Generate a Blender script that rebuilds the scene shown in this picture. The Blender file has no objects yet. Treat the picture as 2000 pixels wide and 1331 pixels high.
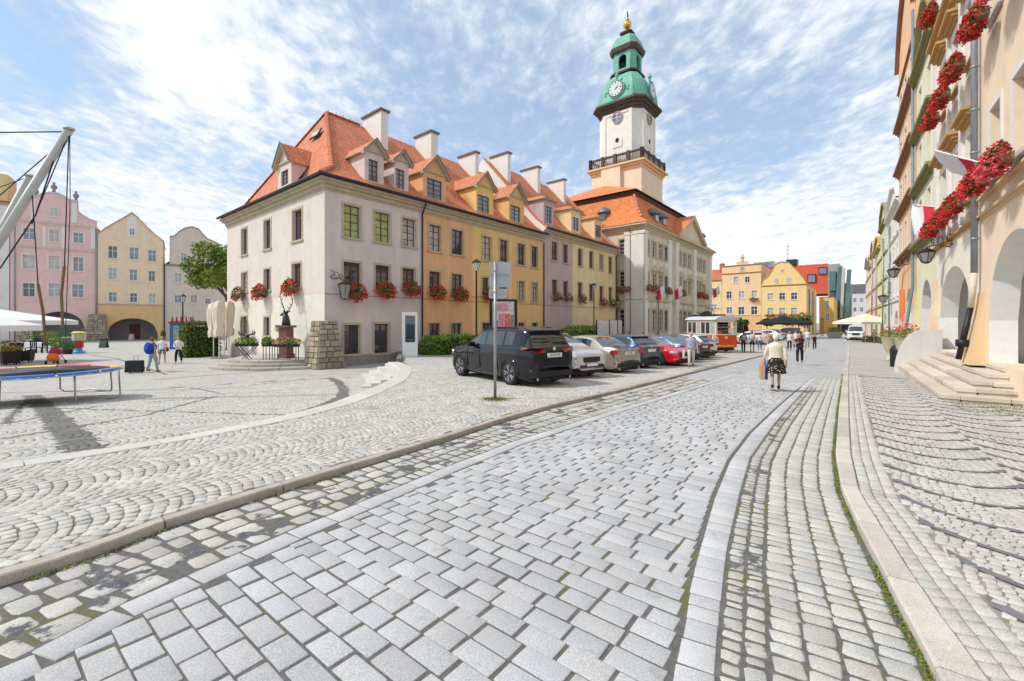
import bpy, math, random
import numpy as np
from mathutils import Vector, Matrix
from mathutils.geometry import tessellate_polygon
random.seed(11); rng = np.random.default_rng(11)
R_ = math.radians
scene = bpy.context.scene
COL = scene.collection
EYE = 2.5; FPX = 850.0; HOR = 630.0

# ---------------------------------------------------------------- camera
cam = bpy.data.cameras.new('camera'); cam.sensor_width = 36; cam.lens = 36*FPX/2000
cam.shift_y = -(665.5-HOR)/2000; cam.clip_start = .05; cam.clip_end = 3000
camo = bpy.data.objects.new('camera', cam); COL.objects.link(camo)
camo.location = (0, 0, EYE); camo.rotation_euler = (R_(90), 0, 0); scene.camera = camo

# ---------------------------------------------------------------- sky and sun
SUN_TO = Vector((-.98, -.16, 0)).normalized(); SUN_EL = R_(47)
w = bpy.data.worlds.new('World'); scene.world = w; w.use_nodes = True
nt = w.node_tree; N = nt.nodes; L = nt.links; N.clear()
def nn(t, **k):
    n = N.new(t)
    for a, b in k.items(): setattr(n, a, b)
    return n
def mth(op, a, b=None, c=None):
    n = nn('ShaderNodeMath', operation=op)
    for i, v in enumerate((a, b, c)):
        if v is None: continue
        if isinstance(v, (int, float)): n.inputs[i].default_value = v
        else: L.new(v, n.inputs[i])
    return n.outputs[0]
sky = nn('ShaderNodeTexSky', sky_type='NISHITA'); sky.sun_disc = False
sky.sun_elevation = SUN_EL; sky.sun_rotation = math.atan2(SUN_TO.x, SUN_TO.y)
sky.altitude = 300; sky.air_density = 1.1; sky.dust_density = .6; sky.ozone_density = 1.6
tc = nn('ShaderNodeTexCoord'); sx = nn('ShaderNodeSeparateXYZ'); L.new(tc.outputs['Generated'], sx.inputs[0])
zz = mth('MAXIMUM', sx.outputs[2], .0)
zd = mth('ADD', zz, .10)
cx = mth('DIVIDE', sx.outputs[0], zd); cy = mth('DIVIDE', sx.outputs[1], zd)
cb = nn('ShaderNodeCombineXYZ'); L.new(cx, cb.inputs[0]); L.new(cy, cb.inputs[1])
def noise(vec, scale, det, rough, dist=0, off=(0,0,0), sc=(1,1,1), rot=0):
    mp = nn('ShaderNodeMapping'); mp.inputs['Location'].default_value = off; mp.inputs['Scale'].default_value = sc
    mp.inputs['Rotation'].default_value = (0, 0, rot)
    L.new(vec, mp.inputs[0])
    n = nn('ShaderNodeTexNoise'); n.inputs['Scale'].default_value = scale; n.inputs['Detail'].default_value = det
    n.inputs['Roughness'].default_value = rough; n.inputs['Distortion'].default_value = dist
    L.new(mp.outputs[0], n.inputs['Vector']); return n.outputs[0]
def ramp(v, a, b, c0=0, c1=1):
    n = nn('ShaderNodeMapRange', interpolation_type='SMOOTHSTEP'); L.new(v, n.inputs[0])
    for i, q in zip((1, 2, 3, 4), (a, b, c0, c1)): n.inputs[i].default_value = q
    return n.outputs[0]
P = cb.outputs[0]
big = noise(P, .42, 3, .5, .4, (3.1, 1.7, 0), (1, 1, 1), .5)
streak = noise(P, 1.5, 7, .62, .5, (0.3, 2, 0), (1, .42, 1), .75)
fine = noise(P, 7.5, 6, .62, .25, (5, 1, 0), (1, .75, 1), .3)
dapple = noise(P, 15, 4, .6, .3, (2, 7, 0), (1, .7, 1), .9)
s1 = mth('ADD', mth('MULTIPLY', big, .9), mth('MULTIPLY', streak, .65))
s2 = mth('ADD', s1, mth('ADD', mth('MULTIPLY', fine, .62), mth('MULTIPLY', dapple, .66)))
low = ramp(sx.outputs[2], .0, .35, .22, 0)
s3 = mth('ADD', s2, low)
# brighter veil toward the upper left of the square, blue gaps elsewhere
bumps = None
def blob(dx, dy, dz, rad, amp):
    global bumps
    v = Vector((dx, dy, dz)).normalized()
    vm = nn('ShaderNodeVectorMath', operation='DISTANCE'); vm.inputs[1].default_value = v
    L.new(tc.outputs['Generated'], vm.inputs[0])
    r = mth('MULTIPLY', ramp(vm.outputs['Value'], 0, rad, 1, 0), amp)
    bumps = r if bumps is None else mth('ADD', bumps, r)
for px, py, rad, amp in ((450,150,.42,.24),(230,130,.24,.14),(80,50,.15,-.30),(130,110,.13,-.2),(420,330,.26,-.20),(760,230,.34,-.20),(200,290,.25,-.12),
                         (1450,250,.20,-.20),(1560,235,.14,-.14),(60,330,.2,-.05),(1180,60,.45,.08),(1040,230,.2,-.16),(850,90,.2,.06),(300,420,.22,.12),(1300,330,.3,.03),(1500,90,.4,.10),(1620,400,.3,.04)):
    blob((px-1000)/FPX, 1, (HOR-py)/FPX, rad, amp)
s4 = mth('ADD', s3, bumps)
mask = ramp(s4, 1.10, 1.56)
mask = mth('ADD', mth('MULTIPLY', mask, .52), .48)
bright = ramp(s4, 1.22, 1.86, 0, 1)
cc = nn('ShaderNodeMix', data_type='RGBA'); L.new(bright, cc.inputs[0])
cc.inputs[6].default_value = (4.6, 5.3, 6.2, 1); cc.inputs[7].default_value = (8.3, 8.4, 8.5, 1)
mx = nn('ShaderNodeMix', data_type='RGBA'); L.new(mask, mx.inputs[0])
skb = nn('ShaderNodeMix', data_type='RGBA', blend_type='MULTIPLY'); skb.inputs[0].default_value = 1
L.new(sky.outputs[0], skb.inputs[6]); skb.inputs[7].default_value = (1.0, 1.25, 1.38, 1)
L.new(skb.outputs[2], mx.inputs[6]); L.new(cc.outputs[2], mx.inputs[7])
bg = nn('ShaderNodeBackground'); bg.inputs[1].default_value = .07; L.new(mx.outputs[2], bg.inputs[0])
wo = nn('ShaderNodeOutputWorld'); L.new(bg.outputs[0], wo.inputs[0])
sl = bpy.data.lights.new('sun', 'SUN'); sl.energy = 1.75; sl.angle = R_(4); sl.color = (1, .95, .88)
so = bpy.data.objects.new('sun', sl); COL.objects.link(so)
d = Vector((SUN_TO.x*math.cos(SUN_EL), SUN_TO.y*math.cos(SUN_EL), math.sin(SUN_EL)))
so.rotation_euler = d.to_track_quat('Z', 'Y').to_euler(); so.location = (-20, -10, 40)
scene.view_settings.view_transform = 'Standard'; scene.view_settings.look = 'None'
scene.view_settings.gamma = 1; scene.view_settings.exposure = 1.02; scene.view_settings.use_curve_mapping = False

# ---------------------------------------------------------------- materials
MATS = {}
def mat(name, col, rough=.8, var=.12, scale=4., bump=0., bscale=30., metal=0., spec=.3, streak=0., dirt=None, attr=False, speck=0., coat=0., emit=None):
    if name in MATS: return MATS[name]
    m = bpy.data.materials.new(name); m.use_nodes = True; MATS[name] = m
    t = m.node_tree; n = t.nodes; l = t.links; b = n['Principled BSDF']
    b.inputs['Roughness'].default_value = rough; b.inputs['Metallic'].default_value = metal
    b.inputs['Specular IOR Level'].default_value = spec; b.inputs['Coat Weight'].default_value = coat
    if len(col) == 3: col = (*col, 1)
    g = n.new('ShaderNodeNewGeometry')
    def nz(sc, det=5, vs=(1,1,1)):
        mp = n.new('ShaderNodeMapping'); mp.inputs['Scale'].default_value = vs; l.new(g.outputs['Position'], mp.inputs[0])
        q = n.new('ShaderNodeTexNoise'); q.inputs['Scale'].default_value = sc; q.inputs['Detail'].default_value = det
        q.inputs['Roughness'].default_value = .65; l.new(mp.outputs[0], q.inputs['Vector']); return q.outputs[0]
    def mrange(v, a, b_, c, d_):
        q = n.new('ShaderNodeMapRange'); l.new(v, q.inputs[0])
        for i, x in zip((1,2,3,4), (a, b_, c, d_)): q.inputs[i].default_value = x
        return q.outputs[0]
    def mul(c1, fac):
        q = n.new('ShaderNodeVectorMath'); q.operation = 'SCALE'; l.new(c1, q.inputs[0]); l.new(fac, q.inputs['Scale']); return q.outputs[0]
    rgb = n.new('ShaderNodeRGB'); rgb.outputs[0].default_value = col; c = rgb.outputs[0]
    if attr:
        a = n.new('ShaderNodeAttribute'); a.attribute_name = 'tone'
        q = n.new('ShaderNodeVectorMath'); q.operation = 'MULTIPLY'; l.new(c, q.inputs[0]); l.new(a.outputs['Color'], q.inputs[1]); c = q.outputs[0]
    if var: c = mul(c, mrange(nz(scale), .3, .7, 1-var, 1+var))
    if speck: c = mul(c, mrange(nz(140, 2), .35, .65, 1-speck, 1+speck*.7))
    if streak: c = mul(c, mrange(nz(1.5, 8, (1.3, 1.3, .16)), .38, .75, 1.03, 1-streak))
    if dirt:
        mxn = n.new('ShaderNodeMix'); mxn.data_type = 'RGBA'; f = mrange(nz(dirt[1], 7), dirt[2], dirt[3], 0, 1)
        l.new(f, mxn.inputs[0]); l.new(c, mxn.inputs[6]); mxn.inputs[7].default_value = (*dirt[0], 1); c = mxn.outputs[2]
    l.new(c, b.inputs['Base Color'])
    if bump:
        bp = n.new('ShaderNodeBump'); bp.inputs['Strength'].default_value = bump; bp.inputs['Distance'].default_value = .02
        l.new(nz(bscale, 4), bp.inputs['Height']); l.new(bp.outputs[0], b.inputs['Normal'])
    if emit: b.inputs['Emission Color'].default_value = (*emit[:3], 1); b.inputs['Emission Strength'].default_value = emit[3]
    return m
def tile_mat(name, col, bw=.2, bh=.17):
    if name in MATS: return MATS[name]
    m = mat(name, col, .75, .16, 1.3, 0); t = m.node_tree; n = t.nodes; l = t.links; b = n['Principled BSDF']
    uv = n.new('ShaderNodeUVMap'); uv.uv_map = 'uv'
    br = n.new('ShaderNodeTexBrick'); l.new(uv.outputs[0], br.inputs['Vector'])
    br.inputs['Scale'].default_value = 1; br.inputs['Brick Width'].default_value = bw; br.inputs['Row Height'].default_value = bh
    br.inputs['Mortar Size'].default_value = .018; br.inputs['Mortar Smooth'].default_value = .5; br.inputs['Bias'].default_value = 0
    br.inputs['Color1'].default_value = (1.12, 1.12, 1.12, 1); br.inputs['Color2'].default_value = (.80, .78, .76, 1); br.inputs['Mortar'].default_value = (.5, .42, .4, 1)
    q = n.new('ShaderNodeVectorMath'); q.operation = 'MULTIPLY'
    src = b.inputs['Base Color'].links[0].from_socket
    l.new(src, q.inputs[0]); l.new(br.outputs[0], q.inputs[1]); l.new(q.outputs[0], b.inputs['Base Color'])
    bp = n.new('ShaderNodeBump'); bp.inputs['Strength'].default_value = .7; bp.inputs['Distance'].default_value = .03; bp.invert = True
    l.new(br.outputs['Fac'], bp.inputs['Height']); l.new(bp.outputs[0], b.inputs['Normal'])
    return m

# ---------------------------------------------------------------- mesh helpers
def tag(o, label=None, cat=None, group=None, kind=None):
    if label: o['label'] = label
    if cat: o['category'] = cat
    if group: o['group'] = group
    if kind: o['kind'] = kind
    return o
def empty(name, loc=(0,0,0), rz=0, label=None, cat=None, group=None):
    o = bpy.data.objects.new(name, None); o.empty_display_size = .2; COL.objects.link(o); o.location = loc; o.rotation_euler = (0, 0, rz)
    return tag(o, label, cat, group)
def link(me, name, parent=None, m=None, smooth=False):
    if m is not None:
        for q in (m if isinstance(m, (list, tuple)) else [m]): me.materials.append(q)
    if smooth: me.shade_smooth()
    o = bpy.data.objects.new(name, me); COL.objects.link(o)
    if parent is not None: o.parent = parent
    return o
class MB:
    def __init__(s): s.v = []; s.f = []; s.uv = []; s.mi = []
    def face(s, pts, uv=None, mi=0):
        i = len(s.v); s.v += [tuple(p) for p in pts]; s.f.append(tuple(range(i, i+len(pts)))); s.uv.append(uv); s.mi.append(mi)
    def raw(s, vs, fs, mi=0):
        i = len(s.v); s.v += [tuple(p) for p in vs]
        for f in fs: s.f.append(tuple(i+k for k in f)); s.uv.append(None); s.mi.append(mi)
    def box(s, x0, x1, y0, y1, z0, z1, mi=0, M=None, taper=0):
        t = taper
        vs = [(x0,y0,z0),(x1,y0,z0),(x1,y1,z0),(x0,y1,z0),(x0+t,y0+t,z1),(x1-t,y0+t,z1),(x1-t,y1-t,z1),(x0+t,y1-t,z1)]
        if M is not None: vs = [tuple(M @ Vector(v)) for v in vs]
        s.raw(vs, [(0,3,2,1),(4,5,6,7),(0,1,5,4),(1,2,6,5),(2,3,7,6),(3,0,4,7)], mi); return s
    def cbox(s, c, sx, sy, sz, rz=0, mi=0, rx=0):
        M = Matrix.Translation(c) @ Matrix.Rotation(rz, 4, 'Z') @ Matrix.Rotation(rx, 4, 'X')
        return s.box(-sx/2, sx/2, -sy/2, sy/2, -sz/2, sz/2, mi, M)
    def tube(s, pts, r, n=8, mi=0, cap=True):
        pts = [Vector(p) for p in pts]; rr = r if isinstance(r, (list, tuple)) else [r]*len(pts)
        i0 = len(s.v); up = None
        for k, p in enumerate(pts):
            d = (pts[min(k+1, len(pts)-1)]-pts[max(k-1, 0)]).normalized()
            a = d.cross(Vector((0,0,1))) if up is None else up - up.dot(d)*d
            if a.length < .01: a = Vector((1,0,0)) - d.x*d
            a.normalize(); up = a; b = d.cross(a)
            for j in range(n):
                t = 2*math.pi*j/n; s.v.append(tuple(p+(a*math.cos(t)+b*math.sin(t))*rr[k]))
        for k in range(len(pts)-1):
            for j in range(n):
                s.f.append((i0+k*n+j, i0+k*n+(j+1)%n, i0+(k+1)*n+(j+1)%n, i0+(k+1)*n+j)); s.uv.append(None); s.mi.append(mi)
        if cap:
            for q in (tuple(i0+j for j in range(n))[::-1], tuple(i0+(len(pts)-1)*n+j for j in range(n))):
                s.f.append(q); s.uv.append(None); s.mi.append(mi)
        return s
    def lathe(s, prof, n=16, c=(0,0,0), mi=0, rot=0, sq=1.):
        i0 = len(s.v)
        for r, z in prof:
            for j in range(n):
                t = 2*math.pi*(j/n)+rot; s.v.append((c[0]+r*math.cos(t), c[1]+r*math.sin(t)*sq, c[2]+z))
        for k in range(len(prof)-1):
            for j in range(n):
                s.f.append((i0+k*n+j, i0+k*n+(j+1)%n, i0+(k+1)*n+(j+1)%n, i0+(k+1)*n+j)); s.uv.append(None); s.mi.append(mi)
        if prof[0][0] > .001: s.f.append(tuple(i0+j for j in range(n))[::-1]); s.uv.append(None); s.mi.append(mi)
        if prof[-1][0] > .001: s.f.append(tuple(i0+(len(prof)-1)*n+j for j in range(n))); s.uv.append(None); s.mi.append(mi)
        return s
    def prism(s, poly, y0, y1, mi=0):          # poly in (x,z), extruded along y
        n = len(poly); vs = [(x, y0, z) for x, z in poly]+[(x, y1, z) for x, z in poly]
        fs = [tuple(range(n)), tuple(range(2*n-1, n-1, -1))]+[(i, i+n, (i+1) % n+n, (i+1) % n) for i in range(n)]
        s.raw(vs, fs, mi); return s
    def hprism(s, poly, z0, z1, mi=0):         # poly in (x,y), extruded up
        n = len(poly); vs = [(x, y, z0) for x, y in poly]+[(x, y, z1) for x, y in poly]
        s.raw(vs, [tuple(range(n-1, -1, -1)), tuple(range(n, 2*n))]+[(i, (i+1) % n, (i+1) % n+n, i+n) for i in range(n)], mi); return s
    def build(s, name, m=None, parent=None, smooth=False):
        me = bpy.data.meshes.new(name); me.from_pydata(s.v, [], s.f)
        if any(u is not None for u in s.uv):
            ul = me.uv_layers.new(name='uv'); k = 0
            for f, u in zip(s.f, s.uv):
                for j in range(len(f)):
                    if u is not None: ul.data[k].uv = u[j]
                    k += 1
        if any(s.mi): me.polygons.foreach_set('material_index', s.mi)
        return link(me, name, parent, m, smooth)
def np_mesh(name, V, F, parent=None, m=None, tone=None, smooth=False):
    """V (n,3), F (k,3|4) arrays, tone (n,3)"""
    me = bpy.data.meshes.new(name); V = np.asarray(V, np.float32); F = np.asarray(F, np.int32); k = F.shape[1]
    me.vertices.add(len(V)); me.vertices.foreach_set('co', V.ravel())
    me.loops.add(F.size); me.loops.foreach_set('vertex_index', F.ravel())
    me.polygons.add(len(F)); me.polygons.foreach_set('loop_start', np.arange(0, F.size, k, dtype=np.int32))
    me.update(calc_edges=True)
    if tone is not None:
        a = me.attributes.new('tone', 'FLOAT_COLOR', 'POINT'); t = np.ones((len(V), 4), np.float32); t[:, :3] = tone; a.data.foreach_set('color', t.ravel())
    return link(me, name, parent, m, smooth)
def leafcloud(name, pts, size, parent, m, tone=None, up=.3, aspect=.6):
    n = len(pts); d = rng.normal(size=(n, 3)); d /= np.linalg.norm(d, axis=1)[:, None]
    nrm = rng.normal(size=(n, 3)); nrm[:, 2] += up; b = np.cross(d, nrm); b /= np.linalg.norm(b, axis=1)[:, None]+1e-9
    s = (size*(.6+.8*rng.random(n)))[:, None]
    V = np.stack([pts-d*s*.5, pts+b*s*.5*aspect, pts+d*s*.5, pts-b*s*.5*aspect], 1).reshape(-1, 3)
    F = np.arange(4*n).reshape(n, 4)
    if tone is None: tone = np.repeat(.65+.7*rng.random((n, 1)), 3, 1)
    return np_mesh(name, V, F, parent, m, np.repeat(tone, 4, 0))
def inball(n, rad, shell=.5):
    d = rng.normal(size=(n, 3)); d /= np.linalg.norm(d, axis=1)[:, None]
    return d*(shell+(1-shell)*rng.random((n, 1))**.5)*np.array(rad)
def copy_tree(o, parent=None):
    c = o.copy(); COL.objects.link(c); c.parent = parent
    for ch in list(o.children): copy_tree(ch, c)
    return c

# ---------------------------------------------------------------- the lie of the land (street frame: s along, R to the right)
SX, SY = .614, .789
def sR(x, y): return SX*x+SY*y, SY*x-SX*y
def xy(s, R): return SX*s+SY*R, SY*s-SX*R
def Uz(x, y):
    s = np.clip(SX*np.asarray(x)+SY*np.asarray(y), -14, 40); return .88-.022*s
def Pz(x, y):
    s, R = sR(np.asarray(x, float), np.asarray(y, float)); return np.minimum(np.maximum(1.25-.045*s+.05*R, 0), Uz(x, y)-.03)
def G(px, py, h=Uz):
    a = (px-1000)/FPX; b = (HOR-py)/FPX; Z = 10.
    for _ in range(60):
        Z = .5*Z+.5*min(max((float(h(a*Z, Z))-EYE)/b, .5), 200)
    return Vector((a*Z, Z, float(h(a*Z, Z))))

# ================================================================ GROUND
LK = [(-3,-4.2),(.19,-4.4),(.62,-4.42),(1.04,-4.58),(1.62,-4.65),(2.39,-4.72),(4.62,-4.92),(6.06,-5.12),(7.71,-5.22),(11.1,-5.16),(15.7,-5.2),(31.5,-5.2),(110,-5.2)]
LS = [(-3,-3.0),(.14,-3.26),(.71,-3.47),(1.35,-3.58),(1.86,-3.66),(2.5,-3.73),(3.67,-3.88),(5.09,-4.0),(8.65,-3.97),(11.6,-3.88),(26.2,-3.6),(110,-3.6)]
RI = [(-3,-.4),(2.05,-.66),(2.24,-.70),(2.58,-.75),(3.02,-.84),(3.4,-.9),(3.9,-.97),(4.76,-1.09),(6.3,-1.25),(8.23,-1.32),(11.9,-1.3),(29,-1.0),(110,-1.0)]
RO = [(-3,-.2),(2.18,-.5),(2.47,-.56),(3.15,-.67),(3.65,-.75),(3.98,-.79),(5.11,-.92),(6.61,-1.07),(9.5,-1.12),(17.1,-1.06),(34.6,-.8),(110,-.8)]
KL = [(-3,.9),(2.84,.33),(3.06,.31),(3.47,.24),(4.04,.16),(4.69,.06),(5.24,-.01),(5.81,-.08),(7.33,-.16),(11.7,-.2),(24.2,-.24),(110,-.24)]
KR = [(-3,1.1),(2.99,.49),(3.53,.38),(4.13,.28),(5.16,.13),(5.69,.05),(7.45,-.02),(11,-.05),(24.3,-.09),(110,-.09)]
def cv(c, s): c = np.array(c); return np.interp(s, c[:, 0], c[:, 1])
BO = [(-6,-7.3),(.32,-7.38),(1.05,-7.36),(1.99,-7.40),(2.85,-7.53),(3.94,-7.80),(5.21,-8.35),(6.72,-9.38),(8.53,-10.85),(9.6,-11.9),(10.54,-12.95),(11.4,-14.0),(12.13,-15.15),(12.7,-16.2),(13.2,-17.2)]
ROADZ = -.055
stone = dict(rough=.85, attr=True, speck=.24, bump=.25, bscale=90)
M_slab = mat('granite_slab', (.455, .46, .465), var=.12, scale=.9, dirt=((.27,.265,.25), 5, .60, .80), **stone)
M_old = mat('old_granite_sett', (.47, .455, .42), var=.10, scale=5, dirt=((.10,.105,.115), 2.6, .56, .60), **stone)
M_old2 = mat('old_granite_sett_clean', (.48, .465, .43), var=.11, scale=5, dirt=((.12,.12,.12), 3.1, .68, .74), **stone)
M_sett = mat('small_granite_sett', (.50, .48, .44), var=.12, scale=3.0, dirt=((.30,.285,.25), 1.1, .60, .74), **stone)
M_kerbw = mat('white_granite', (.56, .545, .50), var=.06, dirt=((.42,.40,.35), 6, .6, .8), **stone)
M_kerbp = mat('pink_granite_kerb', (.43, .38, .325), var=.14, dirt=((.30,.24,.17), 5, .55, .75), **stone)
M_kerbr = mat('buff_granite_kerb', (.52, .475, .42), var=.1, dirt=((.34,.29,.22), 5, .62, .78), **stone)
M_joint = mat('joint_grit', (.13, .125, .12), .95, .3, 20, .4, 60, dirt=((.13,.13,.05), 2.1, .50, .62))
M_jmoss = mat('mossy_joint', (.29, .265, .22), .95, .35, 9, .5, 50, dirt=((.17,.18,.07), 2.3, .52, .64))
M_jlite = mat('sandy_joint', (.19, .18, .15), .95, .3, 20, .4, 60, dirt=((.16,.17,.07), 1.2, .50, .66))
def far_mat(name, col, bw, bh, rot, joint):
    m = mat(name, col, .85, .10, .9, 0, speck=.1, dirt=((col[0]*.72, col[1]*.7, col[2]*.64), .7, .56, .72)); t = m.node_tree; n = t.nodes; l = t.links; b = n['Principled BSDF']
    g = n.new('ShaderNodeNewGeometry'); mp = n.new('ShaderNodeMapping'); mp.inputs['Rotation'].default_value = (0, 0, rot); l.new(g.outputs['Position'], mp.inputs[0])
    br = n.new('ShaderNodeTexBrick'); l.new(mp.outputs[0], br.inputs['Vector']); br.inputs['Scale'].default_value = 1
    br.inputs['Brick Width'].default_value = bw; br.inputs['Row Height'].default_value = bh; br.inputs['Mortar Size'].default_value = .008; br.inputs['Mortar Smooth'].default_value = .3
    br.inputs['Color1'].default_value = (1.08,)*3+(1,); br.inputs['Color2'].default_value = (.86,)*3+(1,); br.inputs['Mortar'].default_value = (joint,)*3+(1,)
    q = n.new('ShaderNodeVectorMath'); q.operation = 'MULTIPLY'; src = b.inputs['Base Color'].links[0].from_socket
    l.new(src, q.inputs[0]); l.new(br.outputs[0], q.inputs[1]); l.new(q.outputs[0], b.inputs['Base Color']); return m
M_far = far_mat('distant_small_setts', (.48, .46, .42), .11, .10, R_(38), .62)
M_farR = far_mat('distant_slab_road', (.43, .435, .445), .30, .16, R_(38), .55)

def sheet(name, m, ca, cb, s0, s1, dz, step=.5, h=Uz):
    S = np.arange(s0, s1+step, step); a = ca(S); b = cb(S); V = []
    for R in (a, b):
        x, y = xy(S, R); V.append(np.stack([x, y, h(x, y)+dz], 1))
    k = len(S); V = np.concatenate(V); i = np.arange(k-1); F = np.stack([i, i+k, i+k+1, i+1], 1)[:, ::-1]
    return tag(np_mesh(name, V, F, None, m), kind='structure')
ground = np_mesh('ground', [(-900,-600,-.25),(900,-600,-.25),(900,1500,-.25),(-900,1500,-.25)], [(0,1,2,3)], None, mat('far_ground', (.30,.29,.27), .9, .1)); tag(ground, kind='structure')
road = sheet('road', M_joint, lambda s: cv(LK, s), lambda s: cv(KL, s), -3, 16.5, ROADZ-.0065)
road_far = sheet('road', M_farR, lambda s: cv(LK, s), lambda s: cv(KL, s), 16.5, 120, ROADZ-.006)
# paved plaza (lower square), grid following its gentle fall
gx = np.arange(-30, 60, .5); gr = np.arange(-120, -6.9, .5); A, B = np.meshgrid(gx, gr, indexing='ij'); X, Y = xy(A, B)
V = np.stack([X, Y, Pz(X, Y)], 2).reshape(-1, 3); n1, n2 = len(gx), len(gr); I, J = np.meshgrid(np.arange(n1-1), np.arange(n2-1), indexing='ij'); I = (I*n2+J).ravel()
F = np.stack([I, I+n2, I+n2+1, I+1], 1)
cen = V[F].mean(1); sc_, Rc_ = sR(cen[:, 0], cen[:, 1]); nearp = (np.hypot(cen[:, 0], cen[:, 1]) < 21)
def inpoly(px, py, poly):
    c = np.zeros(np.shape(px), bool); j = len(poly)-1
    for i in range(len(poly)):
        xi, yi = poly[i]; xj, yj = poly[j]
        c ^= ((yi > py) != (yj > py)) & (px < (xj-xi)*(py-yi)/(yj-yi+1e-12)+xi); j = i
    return c
UPOLY = BO + [(17.5,-22.8),(17.6,-23.4),(60,-23.2),(120,-30)] + [(s, R) for s, R in LK[::-1] if s >= -3] + [(-6,-4.2)]
keep = (~inpoly(sc_, Rc_+1.2, UPOLY) | ~inpoly(sc_, Rc_+.2, UPOLY)) | (Rc_ < -24)
plaza = tag(np_mesh('plaza', V, F[keep & ~nearp], None, M_far), kind='structure')
plaza_near = tag(np_mesh('plaza', V-np.array([0, 0, .012]), F[keep & nearp], None, M_jlite), kind='structure')
# raised parking terrace
def upsheet(name, poly, m, dz):
    bm = MB(); pts = [Vector((*xy(s, R), 0)) for s, R in poly]; tri = tessellate_polygon([pts])
    vs = [(p.x, p.y, float(Uz(p.x, p.y))+dz) for p in pts]
    bm.raw(vs, [t if (Vector(vs[t[1]])-Vector(vs[t[0]])).cross(Vector(vs[t[2]])-Vector(vs[t[0]])).z > 0 else t[::-1] for t in tri]); return tag(bm.build(name, m), kind='structure')
LKn = [(s, R) for s, R in LK if -3 <= s <= 32]
lkcut = [(float(s), float(cv(LK, s))) for s in np.arange(-3, 15.01, 1)]
nearU = [(s, R) for s, R in BO]+[(17.5,-22.8),(17.6,-23.3),(24,-23.3),(24,-5.2)]+lkcut[::-1]+[(-6,-4.2)]
terrace = upsheet('parking_terrace', nearU, M_jlite, -.012)
# beyond the stones laid one by one the terrace is one finely jointed sheet
gx = np.arange(-3, 24, .25); gr = np.arange(-23.3, -4.5, .25); A, B = np.meshgrid(gx, gr, indexing='ij'); A = A.ravel(); B = B.ravel()
xx, yy = xy(A+.125, B+.125); kk = (np.hypot(xx, yy) > 19.6) & inpoly(A+.125, B+.125, nearU) & (B < -5.5)
for a_, b_ in ((0, 0), (.25, 0), (0, .25), (.25, .25)): kk &= inpoly(A+a_, B+b_+.02, nearU)
V = []
for a_, b_ in ((0, 0), (0, .25), (.25, .25), (.25, 0)):
    X, Y = xy(A[kk]+a_, B[kk]+b_); V.append(np.stack([X, Y, Uz(X, Y)-.003], 1))
V = np.stack(V, 1).reshape(-1, 3); tag(np_mesh('parking_terrace', V, np.arange(len(V)).reshape(-1, 4)[:, ::-1], None, M_far), kind='structure')
terrace_far = upsheet('parking_terrace', [(24,-23.3),(40,-23.3),(40,-5.2),(24,-5.2)], M_far, -.002)
terrace_end = upsheet('parking_terrace', [(40,-23.3),(86,-23.3),(86,-5.2),(40,-5.2)], M_far, -.002)
pavement = sheet('pavement', M_jmoss, lambda s: cv(KL, s)+.05, lambda s: 0*s+3.4, -3, 22, -.003)
pavement_far = sheet('pavement', M_far, lambda s: cv(KL, s)+.05, lambda s: 0*s+5.2, 22, 120, .0)

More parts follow.
